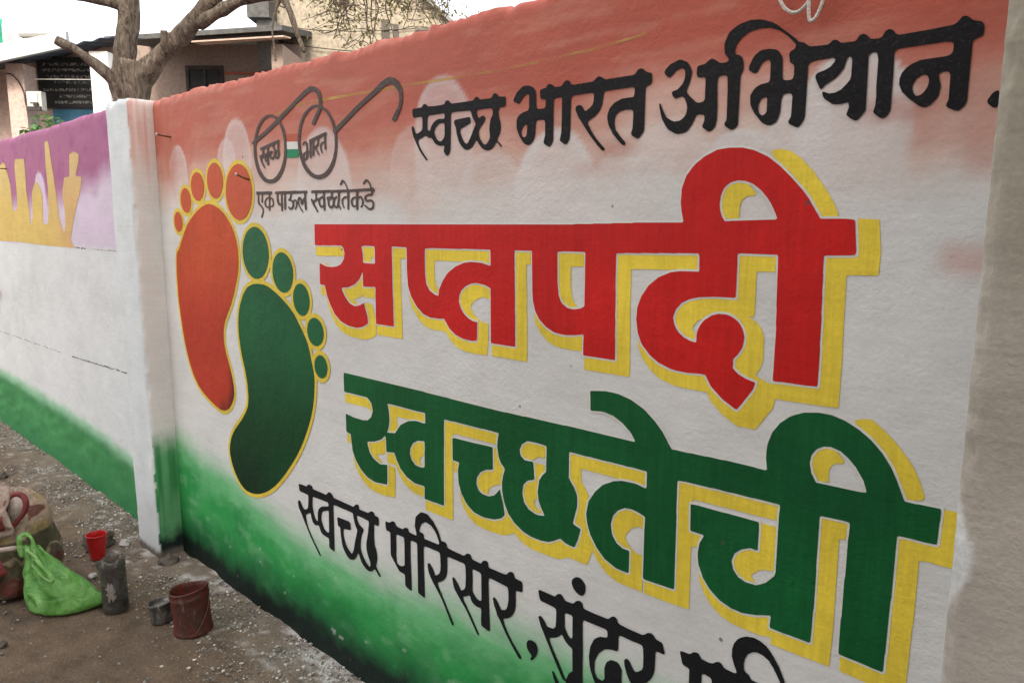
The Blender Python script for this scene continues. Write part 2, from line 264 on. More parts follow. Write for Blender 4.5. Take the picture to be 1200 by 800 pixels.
# outlines of the painted lettering: x,z in millimetres on the wall face
DATA={
'red':['-636,1158 -662,1172 -685,1191 -689,1195 -699.5,1212.5 -702,1214.5 -715,1215 -739,1213 -766,1214 -780,1216 -808,1225 -829,1238 -847.5,1256.5 -851.5,1262.5 -860,1281.5 -864.5,1308.5 -862.5,1334.5 -853,1358.5 -837,1380.5 -814,1398.5 -787,1409.5 -764,1412.5 -725,1413.5 -724,1415.5 -723.5,1418.5 -724.5,1443.5 -726,1447.5 -728,1448.5 -772,1448 -779,1447 -812,1447 -819,1446 -853,1446 -860,1445 -894,1445 -901,1444 -916,1443.5 -919,1442.5 -919.5,1438.5 -919.5,1371.5 -918.5,1363.5 -918.5,1308.5 -917.5,1300.5 -917.5,1267.5 -916.5,1259.5 -916,1219.5 -917,1216.5 -921,1216 -1000,1216 -1002,1217.5 -1002.5,1219.5 -1002.5,1247.5 -1001.5,1258.5 -1003,1262.5 -1006,1262.5 -1024,1259 -1053,1256 -1081,1258 -1089,1259.5 -1112,1269 -1127.5,1280.5 -1134,1286 -1146,1303.5 -1153.5,1327.5 -1155.5,1350.5 -1157.5,1441.5 -1161,1443 -1212,1442.5 -1213.5,1439.5 -1213.5,1398.5 -1212.5,1390.5 -1211.5,1297.5 -1210.5,1288.5 -1210.5,1239.5 -1209.5,1229.5 -1210.5,1212.5 -1212,1211 -1216,1211 -1289,1211 -1293,1212.5 -1293.5,1216.5 -1294,1346.5 -1297,1349 -1314,1354.5 -1338,1357.5 -1345,1358 -1365,1355.5 -1385,1347.5 -1401,1335.5 -1407.5,1324.5 -1409.5,1318.5 -1410.5,1307.5 -1405.5,1293.5 -1402.5,1288.5 -1393,1277.5 -1376,1266 -1358,1260 -1345,1259.5 -1342,1258 -1343.5,1221.5 -1345,1212.5 -1348,1211 -1364,1209 -1395,1211 -1423,1218 -1448,1233 -1469,1257 -1487,1255 -1526,1255 -1555,1262.5 -1580,1279 -1588.5,1287.5 -1605,1306.5 -1618,1334.5 -1621.5,1378.5 -1621.5,1435.5 -1622.5,1439.5 -1626,1441 -1686,1441.5 -1688,1440 -1688.5,1436.5 -1688.5,1304.5 -1687.5,1294.5 -1687.5,1237.5 -1686.5,1227.5 -1687.5,1216.5 -1689,1215 -1693,1215 -1767,1215 -1771,1216.5 -1770.5,1298.5 -1769.5,1307.5 -1770,1321 -1772,1322.5 -1775,1323 -1815,1321 -1829,1321.5 -1830.5,1324.5 -1830.5,1359.5 -1831,1362.5 -1832,1363 -1835,1360.5 -1847.5,1342.5 -1873,1325.5 -1907,1314 -1936,1311.5 -1941,1310.5 -1942.5,1309.5 -1942,1306.5 -1939,1300.5 -1927,1285.5 -1909,1270 -1902,1265.5 -1882,1260 -1875,1259 -1849,1264 -1831,1272 -1828,1270 -1813,1232.5 -1811,1217.5 -1811.5,1213.5 -1818,1209 -1841,1199 -1867,1194 -1879,1194 -1914,1196 -1950,1205 -1956,1207.5 -1987,1226.5 -2010,1255 -2025.5,1279.5 -2037,1312.5 -2040,1314 -2059,1314 -2063,1315.5 -2064.5,1317.5 -2063.5,1362.5 -2062,1380.5 -2058,1381 -2027,1373 -2011,1372 -1991,1372 -1965,1375 -1946,1381.5 -1943,1383 -1934,1391 -1928,1397 -1926,1400.5 -1921.5,1415.5 -1927,1431 -1935,1437 -1940,1439 -1988,1439 -1996,1438 -2043,1438 -2052,1437 -2084,1437.5 -2085.5,1440.5 -2085.5,1462.5 -2084.5,1470.5 -2084.5,1494.5 -2083.5,1500.5 -2082,1502.5 -2077,1503 -1038,1503 -1028,1504 -986,1504 -978,1505 -936,1505 -928,1506 -882,1506 -874,1507 -765,1507 -762.5,1508.5 -762.5,1510.5 -767,1528.5 -769.5,1544.5 -768.5,1569.5 -767,1575.5 -759.5,1595.5 -747,1610.5 -740,1617.5 -722,1629.5 -698,1639.5 -692,1640.5 -673,1642 -647,1640.5 -624,1634.5 -601,1623.5 -597,1621.5 -574,1603.5 -553,1584 -533,1562.5 -519.5,1545.5 -499,1513.5 -495,1513 -457,1513 -443,1511 -441.5,1508.5 -436.5,1459.5 -437,1456.5 -438,1454.5 -443,1453 -485,1451.5 -487,1451 -488.5,1449.5 -488.5,1423.5 -487.5,1416.5 -487.5,1387.5 -486.5,1380.5 -486.5,1351.5 -485.5,1343.5 -485.5,1298.5 -484.5,1289.5 -484.5,1228.5 -485.5,1225.5 -487,1224 -509,1223 -549,1223 -559,1222 -564,1222.5 -565.5,1224.5 -564.5,1319.5 -565.5,1326.5 -565.5,1352.5 -566.5,1359.5 -568.5,1445.5 -569,1448.5 -571,1450.5 -640,1451 -645,1450 -646.5,1446.5 -645.5,1432.5 -645.5,1373.5 -646,1370.5 -647,1368.5 -690,1367.5 -721,1364.5 -735,1361.5 -743,1359 -759,1351 -771.5,1337.5 -776.5,1324.5 -777.5,1319.5 -774,1306.5 -767.5,1295.5 -763.5,1291.5 -751,1282.5 -737,1277.5 -729,1276 -725,1276 -723.5,1277.5 -723.5,1290.5 -722.5,1297.5 -716,1311.5 -709,1320.5 -694,1331 -679,1335.5 -662,1335.5 -654,1333.5 -645,1329 -638.5,1324.5 -634,1319.5 -629,1311.5 -626.5,1304.5 -624.5,1296.5 -625,1288.5 -627,1278.5 -629.5,1272.5 -637,1261 -644,1254 -645,1249.5 -644,1242.5 -645,1236.5 -640.5,1231.5 -633,1225.5 -617,1219 -601,1215 -599,1212.5 -602,1201.5 -622,1171.5 -631,1159 -633,1157.5','-1496.5,1316.5 -1492,1315.5 -1490.5,1316.5 -1488,1331.5 -1478,1348.5 -1474.5,1354.5 -1457.5,1373.5 -1448,1381 -1422,1396 -1391,1406.5 -1363,1410 -1326,1408.5 -1299,1403 -1295,1403 -1294,1404.5 -1293.5,1407.5 -1294.5,1440.5 -1296,1441.5 -1299,1442 -1394,1442 -1404,1441 -1516,1441 -1542,1439 -1543.5,1436.5 -1544.5,1418.5 -1544.5,1371.5 -1540,1345.5 -1527,1328.5 -1506,1318.5','-1035.5,1316.5 -1031,1316 -1013,1319.5 -1003,1324 -1001,1327.5 -1001,1441.5 -1002,1443 -1005,1444 -1059,1444 -1078,1442.5 -1080,1441.5 -1080.5,1438.5 -1079.5,1374.5 -1075,1343.5 -1068.5,1331.5 -1064,1326.5 -1050,1318.5','-1817.5,1390.5 -1773,1390 -1769.5,1391.5 -1768.5,1395.5 -1768.5,1436.5 -1770,1440 -1774,1441 -1819,1441 -1831,1439.5 -1833,1438.5 -1833,1435.5 -1829,1417.5 -1827.5,1393.5 -1825,1391','-675,1509.5 -668,1509 -661,1510 -578,1512 -576,1512.5 -574.5,1514.5 -579,1525.5 -588.5,1542.5 -593,1548.5 -606,1563 -621,1574.5 -625,1576.5 -638,1581.5 -653,1583 -666,1580 -673,1575.5 -679.5,1569.5 -685,1556.5 -687,1540.5 -685,1528.5 -680.5,1516.5'],
'red_shadow':['-631,1125 -659,1140 -682,1159 -686.5,1163.5 -697,1180.5 -752,1181 -773,1183 -801,1191 -809,1195 -826,1206 -846.5,1226.5 -857.5,1250.5 -859.5,1267.5 -852.5,1255.5 -831.5,1234.5 -809,1220 -783,1212 -769,1210 -736,1209 -714,1211 -704,1210.5 -692,1192 -664.5,1168.5 -636,1153 -630,1153.5 -598,1199.5 -594.5,1213.5 -595,1216.5 -597,1218.5 -613,1222 -630,1229 -640,1237.5 -640.5,1251.5 -633,1259 -625,1271.5 -620.5,1286.5 -620.5,1298.5 -622,1305.5 -625,1313.5 -630.5,1322.5 -642,1332.5 -652,1337.5 -661,1339.5 -681,1339.5 -695,1335.5 -713,1323 -722.5,1318.5 -733.5,1305.5 -734,1302.5 -727.5,1292.5 -727.5,1282.5 -729,1281 -734,1281 -748,1286 -761.5,1295.5 -770.5,1308.5 -773,1321.5 -768,1334.5 -762,1342 -756,1347.5 -740,1355.5 -719,1360.5 -700,1362.5 -688,1364 -646,1364 -643,1365 -641.5,1368.5 -641.5,1436.5 -642.5,1442.5 -641.5,1446.5 -575,1447 -573.5,1446.5 -572.5,1444.5 -573,1419.5 -605,1419 -607.5,1417.5 -607.5,1338.5 -609,1336 -619,1335.5 -606,1328.5 -596.5,1320.5 -590,1309.5 -586.5,1297.5 -586.5,1256.5 -591,1241.5 -598,1230.5 -598,1228.5 -595,1225.5 -580,1219 -564,1215.5 -561,1217.5 -548,1219 -505,1219 -483,1220 -480.5,1224.5 -480.5,1293.5 -481.5,1299.5 -481.5,1347.5 -482.5,1352.5 -484.5,1446.5 -482,1448 -442,1449 -434,1451 -432.5,1453.5 -432.5,1462.5 -437.5,1511.5 -436,1512.5 -433,1513 -404.5,1511.5 -398.5,1460.5 -399,1423.5 -400,1422 -407,1421 -447,1420 -448.5,1419.5 -449.5,1417.5 -447.5,1297.5 -446.5,1291.5 -447,1192.5 -469,1191 -559,1189.5 -560.5,1188.5 -560.5,1180.5 -564,1169.5 -594,1125.5','-1879,1162 -1911,1164 -1947,1173 -1954,1176 -1985,1195 -2007,1223 -2023,1248.5 -2033.5,1280.5 -2036,1282 -2056,1282 -2061,1283.5 -2061,1309 -2058,1310 -2040,1309 -2030.5,1278.5 -2014,1253 -1990,1223 -1955,1202 -1916,1192 -1865,1190 -1839,1195 -1810,1208 -1807,1211 -1806.5,1213.5 -1808.5,1233.5 -1823.5,1271.5 -1821,1273 -1791,1272 -1774.5,1231.5 -1775.5,1215.5 -1772.5,1208.5 -1773,1181 -1800,1168 -1829,1162','-1372,1177 -1392,1179 -1420,1186 -1445,1201 -1465,1222.5 -1522,1223 -1551,1230 -1555,1232 -1578,1248 -1602,1274 -1615.5,1302.5 -1616,1316 -1614,1314.5 -1608.5,1303.5 -1583.5,1276.5 -1556,1258 -1526,1251 -1484,1251 -1472,1252.5 -1450,1229 -1423,1213 -1390,1206 -1359,1205 -1344,1207 -1341,1209.5 -1339.5,1219.5 -1338,1261.5 -1341,1263.5 -1355,1264 -1374,1270 -1389,1280 -1401,1294.5 -1406.5,1308.5 -1405.5,1318.5 -1398.5,1331.5 -1395,1335 -1381,1344.5 -1363,1351.5 -1339,1353.5 -1317,1350.5 -1299,1345 -1297.5,1342.5 -1298,1319 -1318,1323.5 -1326,1323.5 -1330,1322.5 -1347,1315.5 -1358.5,1307.5 -1363.5,1303.5 -1367.5,1294.5 -1365,1289 -1355,1277.5 -1340,1267 -1319,1260 -1304,1259 -1303.5,1225.5 -1307,1180.5 -1308,1179 -1324,1177','-1289,1179 -1290.5,1180.5 -1290.5,1183.5 -1290.5,1204.5 -1289,1206.5 -1210,1207 -1206,1209.5 -1209.5,1437.5 -1207,1439 -1162,1438.5 -1160.5,1436.5 -1161,1412.5 -1163,1411 -1174,1410.5 -1175.5,1408.5 -1174.5,1348.5 -1173.5,1343.5 -1173.5,1295.5 -1172.5,1290.5 -1172.5,1237.5 -1171.5,1232.5 -1172,1180.5 -1175,1179','-1767,1183 -1768.5,1184.5 -1768.5,1187.5 -1768.5,1208.5 -1767,1210.5 -1687,1211 -1683,1213.5 -1683.5,1298.5 -1684.5,1304.5 -1684.5,1436.5 -1683,1437.5 -1680,1438 -1626.5,1436.5 -1625.5,1433.5 -1626,1409.5 -1648,1409 -1650,1408 -1650.5,1406.5 -1650.5,1302.5 -1649.5,1296.5 -1649.5,1235.5 -1648.5,1229.5 -1649,1183.5 -1652,1183','-998,1184 -999.5,1185.5 -999.5,1188.5 -999.5,1209.5 -998,1211.5 -916,1212 -912,1214.5 -913.5,1303.5 -914.5,1308.5 -914.5,1366.5 -915.5,1372.5 -915.5,1436.5 -914.5,1439.5 -893,1441 -776,1443 -771,1444 -731,1444.5 -729,1443.5 -727.5,1419.5 -729,1417 -766,1417 -785,1414 -857,1413 -881,1411 -880.5,1306.5 -879.5,1301.5 -878.5,1223.5 -877.5,1217.5 -878.5,1184.5','-1059,1224 -1084,1227 -1095,1231 -1111,1238 -1130,1253 -1144.5,1273.5 -1150.5,1294.5 -1150,1299 -1146.5,1296.5 -1135.5,1281.5 -1116.5,1266.5 -1090,1255 -1063,1252 -1050,1252 -1006.5,1257.5 -1005.5,1255.5 -1007.5,1225.5 -1014,1224','-1877,1263 -1901,1270 -1906.5,1273.5 -1926.5,1291.5 -1935.5,1302.5 -1936.5,1305.5 -1935.5,1307.5 -1906,1310 -1871,1321 -1846,1338 -1836,1350.5 -1834.5,1348.5 -1834.5,1320.5 -1832,1317 -1812,1317 -1782,1319 -1774,1318 -1773.5,1307.5 -1775.5,1289.5 -1825,1289 -1827.5,1290.5 -1827.5,1295.5 -1829,1297 -1836,1293 -1869,1282 -1882,1280.5 -1867,1266.5 -1870,1264','-1033,1320 -1048,1322 -1062,1330 -1071.5,1345.5 -1075.5,1375.5 -1076.5,1435.5 -1075,1438.5 -1059,1440 -1008,1440 -1005,1438.5 -1005.5,1412.5 -1039,1411 -1041.5,1409.5 -1041.5,1373.5 -1037.5,1344.5 -1029,1329 -1022,1323.5 -1025,1321','-1499,1321 -1524,1332 -1536.5,1347.5 -1540.5,1371.5 -1540.5,1417.5 -1538.5,1435.5 -1516,1437 -1401,1437 -1394,1438 -1301,1438 -1298,1437 -1297.5,1412.5 -1300,1409 -1306,1409 -1323,1412.5 -1365,1414 -1392,1410.5 -1399,1409 -1480,1409 -1504.5,1407.5 -1506.5,1387.5 -1506.5,1368.5 -1502.5,1345.5 -1494,1334.5 -1492.5,1330.5 -1494,1321.5','-2012,1376 -2025,1377 -2037.5,1380.5 -2038,1381.5 -2023,1381.5 -2006.5,1377.5 -2007,1376','-1815,1394 -1822,1395 -1823.5,1396.5 -1824.5,1419.5 -1828,1433.5 -1827.5,1435.5 -1818,1437 -1773.5,1436.5 -1772.5,1433.5 -1773,1409.5 -1789.5,1407.5 -1789.5,1396.5 -1791,1394','-2081,1405 -2082.5,1407.5 -2082.5,1430.5 -2082,1432 -2080,1433 -1940,1434.5 -1931,1428.5 -1926,1415.5 -1930,1404.5 -1937,1407 -2007,1406 -2012,1405','-673,1514 -675.5,1516.5 -680.5,1526.5 -682.5,1537.5 -682.5,1549.5 -676,1566.5 -666,1575.5 -653,1578.5 -640,1577.5 -630,1573.5 -617.5,1560.5 -617,1557.5 -621,1554 -632,1554.5 -642,1548.5 -646.5,1537.5 -647,1514.5 -650,1514','-496,1517 -516,1548.5 -528.5,1564.5 -555.5,1592.5 -572,1608 -586,1619 -592,1629.5 -592,1631.5 -588,1632.5 -575,1633.5 -557,1628.5 -539,1616 -516.5,1593.5 -489,1556.5 -479,1540.5 -470,1521.5 -470,1518.5 -471,1517'],
'red_edge':['-636,1153 -664,1168 -687,1187 -693,1193 -704,1210.5 -715,1211 -735,1209 -769,1210 -783,1212 -809,1220 -831,1234 -852.5,1255.5 -864.5,1280.5 -868.5,1305.5 -866.5,1337.5 -857.5,1360.5 -839.5,1384.5 -816,1402.5 -789,1413.5 -767,1417 -728,1417.5 -728.5,1442.5 -731,1444.5 -776,1443 -811,1443 -816,1442 -852,1442 -857,1441 -893,1441 -915,1439.5 -915.5,1371.5 -914.5,1366.5 -914.5,1308.5 -913.5,1303.5 -913.5,1267.5 -911.5,1216.5 -913,1213 -916,1212 -1004,1212 -1006.5,1216.5 -1006,1257.5 -1009,1258 -1022,1255 -1049,1252 -1063,1252 -1083,1254 -1090,1255 -1100,1259 -1114,1265 -1120.5,1269.5 -1137,1283 -1148.5,1298.5 -1151.5,1303.5 -1157.5,1324.5 -1159.5,1346.5 -1159.5,1372.5 -1160.5,1377.5 -1161,1438.5 -1208,1438.5 -1209.5,1436.5 -1209.5,1398.5 -1208.5,1393.5 -1207.5,1297.5 -1206.5,1292.5 -1206,1209 -1210,1207 -1293,1207 -1296.5,1208.5 -1297.5,1211.5 -1297.5,1343.5 -1299,1345 -1316,1350.5 -1344,1354 -1363,1351.5 -1379,1345.5 -1386.5,1341.5 -1398.5,1331.5 -1405.5,1318.5 -1406.5,1309.5 -1401.5,1294.5 -1388,1279 -1374,1270 -1355,1264 -1341,1264 -1338,1261.5 -1341,1209.5 -1344,1207 -1360,1205 -1390,1206 -1423,1213 -1450,1229 -1471,1252.5 -1484,1251 -1527,1251 -1556,1258 -1582.5,1275.5 -1609.5,1304.5 -1622.5,1332.5 -1625.5,1375.5 -1626,1436.5 -1683,1437.5 -1684.5,1434.5 -1684.5,1303.5 -1683.5,1298.5 -1683.5,1237.5 -1682.5,1232.5 -1682.5,1214.5 -1683.5,1212.5 -1687,1211 -1771,1211 -1774,1212 -1775.5,1214.5 -1775.5,1220.5 -1774.5,1225.5 -1773.5,1317.5 -1775,1318.5 -1781,1319 -1812,1317 -1832,1317 -1834.5,1320.5 -1835,1351 -1846,1338 -1871,1321 -1905,1310 -1934,1308 -1936.5,1305.5 -1926,1291 -1902.5,1270.5 -1881,1264 -1876,1263 -1855,1267 -1850,1268 -1832,1276.5 -1827,1276.5 -1824,1272.5 -1809,1234.5 -1806.5,1219.5 -1807,1211.5 -1810,1208 -1836,1196 -1865,1190 -1917,1192 -1955,1202 -1990,1223 -2014,1253 -2030.5,1278.5 -2040,1309.5 -2061,1310 -2066,1311 -2068.5,1314.5 -2067.5,1366.5 -2066.5,1382.5 -2065,1385 -2059,1386 -2025,1377 -2011,1376 -1990,1376 -1967,1379 -1946,1386 -1931,1400 -1925.5,1415.5 -1931,1428.5 -1939,1434.5 -1941,1435 -2087,1433 -2089.5,1437.5 -2089.5,1466.5 -2087.5,1503.5 -2086,1506 -2083,1507 -1038,1507 -1032,1508 -987,1508 -982,1509 -937,1509 -932,1510 -883,1510 -878,1511 -769,1511 -767.5,1512.5 -771.5,1527.5 -773.5,1541.5 -772.5,1571.5 -771.5,1577.5 -763.5,1597.5 -751.5,1612.5 -742.5,1621.5 -724,1633.5 -700,1643.5 -673,1647 -645,1644.5 -622,1638.5 -597,1626.5 -572,1608 -528.5,1564.5 -516,1548.5 -496,1517 -454,1517 -439,1515 -437.5,1512.5 -432.5,1462.5 -432.5,1453.5 -435,1450 -442,1449 -483,1447.5 -484.5,1446.5 -482.5,1352.5 -481.5,1347.5 -481.5,1299.5 -480.5,1294.5 -480.5,1224.5 -483,1220 -564,1218 -567,1218 -569.5,1220.5 -568.5,1318.5 -569.5,1323.5 -572.5,1444.5 -574,1446.5 -642,1446.5 -641.5,1368.5 -644,1364 -689,1364 -719,1361 -729,1358.5 -740,1355.5 -756,1347.5 -768,1334.5 -773,1320.5 -769.5,1306.5 -760,1294 -748,1286 -733,1281 -728,1281.5 -726.5,1300.5 -718,1316.5 -712.5,1323.5 -705.5,1329.5 -690,1337.5 -678,1340 -661,1340 -652,1337.5 -642,1332.5 -630,1321.5 -625,1313.5 -622,1305.5 -620.5,1299.5 -620.5,1286.5 -625,1271.5 -633,1259 -640.5,1251.5 -640,1237.5 -630,1229 -613,1222 -597,1218.5 -595,1216.5 -594.5,1211.5 -598,1199.5 -628,1155 -631,1153','-634.5,1157.5 -632,1157.5 -630,1160 -602,1201.5 -598.5,1212.5 -600,1215 -618,1219 -634,1226 -646,1236.5 -643.5,1242.5 -645.5,1248.5 -644.5,1254.5 -637.5,1260.5 -629,1273.5 -624.5,1288.5 -626,1303.5 -629,1311.5 -634,1319.5 -644,1328.5 -654,1333.5 -663,1336 -679,1336 -693,1331.5 -709,1321 -716.5,1311.5 -721.5,1301.5 -723.5,1292.5 -722.5,1277.5 -724,1276 -729,1276 -736,1277 -752,1283 -765,1292.5 -767,1295 -774.5,1306.5 -777.5,1319.5 -772,1336.5 -760,1350.5 -739,1360.5 -721,1365 -691,1368 -646,1368.5 -646,1450.5 -571,1451 -568.5,1447.5 -565.5,1325.5 -564.5,1320.5 -565.5,1223.5 -564,1222 -555,1222 -550,1223 -486,1224 -484.5,1226.5 -484.5,1292.5 -485.5,1297.5 -485.5,1345.5 -486.5,1350.5 -488.5,1450.5 -486,1452 -438,1454 -436.5,1455.5 -436.5,1460.5 -442,1511.5 -456,1513 -499,1513 -520,1546.5 -532.5,1562.5 -574,1604 -599,1622.5 -624,1634.5 -647,1640.5 -673,1642 -698,1639.5 -722,1629.5 -740.5,1617.5 -747.5,1610.5 -759.5,1595.5 -767.5,1575.5 -768.5,1569.5 -769.5,1543.5 -767.5,1529.5 -762,1509.5 -763,1507 -876,1507 -881,1506 -930,1506 -935,1505 -980,1505 -985,1504 -1030,1504 -1035,1503 -2080,1503 -2083.5,1501.5 -2085.5,1464.5 -2085.5,1439.5 -2084,1437 -1939,1439 -1937,1438.5 -1927,1431.5 -1921,1415.5 -1926,1400.5 -1934,1391 -1944,1382 -1965,1375 -1989,1372 -2027,1373 -2062,1381.5 -2063.5,1363.5 -2064.5,1316.5 -2059,1314 -2037,1313.5 -2026.5,1280.5 -2010,1255 -1987,1226 -1957,1208 -1950,1205 -1914,1196 -1880,1194 -1867,1194 -1841,1199 -1820,1208 -1811,1213.5 -1813,1232.5 -1828,1271 -1830,1272.5 -1848,1264 -1874,1259 -1879,1259 -1901,1265 -1908.5,1269.5 -1926,1284.5 -1939.5,1300.5 -1943,1310 -1936,1312 -1908,1314 -1873,1325 -1848,1342 -1833,1363.5 -1831,1365 -1830,1321.5 -1814,1321 -1774,1323 -1771,1322.5 -1769.5,1321.5 -1771,1215.5 -1687,1215.5 -1687.5,1296.5 -1688.5,1301.5 -1688.5,1437.5 -1688.5,1440.5 -1687,1441.5 -1622,1440.5 -1621.5,1377.5 -1618.5,1334.5 -1605.5,1306.5 -1580.5,1279.5 -1554,1262 -1525,1255 -1485,1255 -1469,1257.5 -1448,1233 -1421,1217 -1388,1210 -1362,1209 -1346,1211 -1344.5,1212.5 -1342,1259.5 -1357,1260 -1376,1266 -1393,1277.5 -1405.5,1292.5 -1410.5,1306.5 -1410.5,1311.5 -1409.5,1320.5 -1401.5,1335.5 -1388.5,1345.5 -1381,1349.5 -1365,1355.5 -1346,1358 -1337,1358 -1315,1355 -1296,1348.5 -1293.5,1346.5 -1293,1211.5 -1210,1211.5 -1211.5,1343.5 -1212.5,1348.5 -1212.5,1391.5 -1213.5,1396.5 -1213,1442.5 -1157,1442.5 -1156.5,1379.5 -1155.5,1374.5 -1155.5,1348.5 -1153.5,1326.5 -1146.5,1303.5 -1133.5,1285.5 -1118.5,1273.5 -1110,1268 -1088,1259 -1061,1256 -1032,1258 -1002,1262.5 -1002.5,1218.5 -1001,1216 -918,1216 -916,1216.5 -915.5,1218.5 -916.5,1223.5 -917.5,1301.5 -918.5,1306.5 -918.5,1364.5 -919.5,1369.5 -919,1443.5 -895,1445 -859,1445 -854,1446 -818,1446 -813,1447 -727,1448.5 -724.5,1444.5 -724,1413.5 -765,1413 -787,1409.5 -814,1398.5 -836,1381.5 -853.5,1358.5 -862.5,1335.5 -864.5,1307.5 -860.5,1282.5 -848.5,1257.5 -829,1238 -807,1224 -776,1215 -756,1213 -737,1213 -702,1215 -689.5,1195.5 -685,1191 -662,1172','-1492,1315 -1505,1318 -1527,1328 -1540.5,1345.5 -1544.5,1369.5 -1544.5,1419.5 -1543,1439.5 -1518,1441 -1402,1441 -1397,1442 -1294,1441.5 -1294,1402.5 -1325,1409 -1365,1410 -1391,1406.5 -1421,1396.5 -1453.5,1377.5 -1469.5,1360.5 -1475.5,1353.5 -1487.5,1332.5 -1489.5,1316.5','-1035,1316 -1050,1318 -1064,1326 -1069.5,1332.5 -1075.5,1343.5 -1079.5,1373.5 -1080.5,1440.5 -1079,1442.5 -1061,1444 -1004,1444 -1000.5,1442.5 -1000.5,1326.5 -1013,1319','-1033.5,1320.5 -1015,1323 -1004.5,1329.5 -1004.5,1438.5 -1007,1440 -1059,1440 -1075,1438.5 -1076.5,1436.5 -1075.5,1375.5 -1071.5,1345.5 -1062,1330 -1048,1322','-1499.5,1321.5 -1494,1321 -1492.5,1332.5 -1482.5,1350.5 -1478.5,1356.5 -1462.5,1374.5 -1455,1381.5 -1429,1397.5 -1393,1410.5 -1367,1414 -1323,1413 -1302,1408 -1298,1408 -1298,1437.5 -1395,1438 -1400,1437 -1516,1437 -1539,1435.5 -1540.5,1417.5 -1540.5,1371.5 -1536.5,1347.5 -1523.5,1331.5','-1817,1390 -1826,1391 -1827.5,1392.5 -1828.5,1417.5 -1833.5,1439.5 -1820,1441 -1769,1440.5 -1769,1390.5','-1815.5,1394.5 -1773,1394.5 -1773,1436.5 -1818,1437 -1828,1435.5 -1824.5,1419.5 -1823.5,1396.5 -1822,1395','-676,1509.5 -684.5,1524.5 -686.5,1534.5 -687.5,1540.5 -685.5,1556.5 -678.5,1571.5 -668,1579.5 -655,1583 -639,1582 -622,1575.5 -605,1562.5 -588,1541.5 -574,1514.5 -576,1512','-673,1513.5 -582,1516 -580.5,1517.5 -585,1527.5 -596,1545.5 -610,1561 -624,1571.5 -640,1577.5 -652,1579 -666,1575.5 -671,1572 -676.5,1566.5 -681.5,1554.5 -682.5,1548.5 -681.5,1531.5 -680.5,1526.5'],
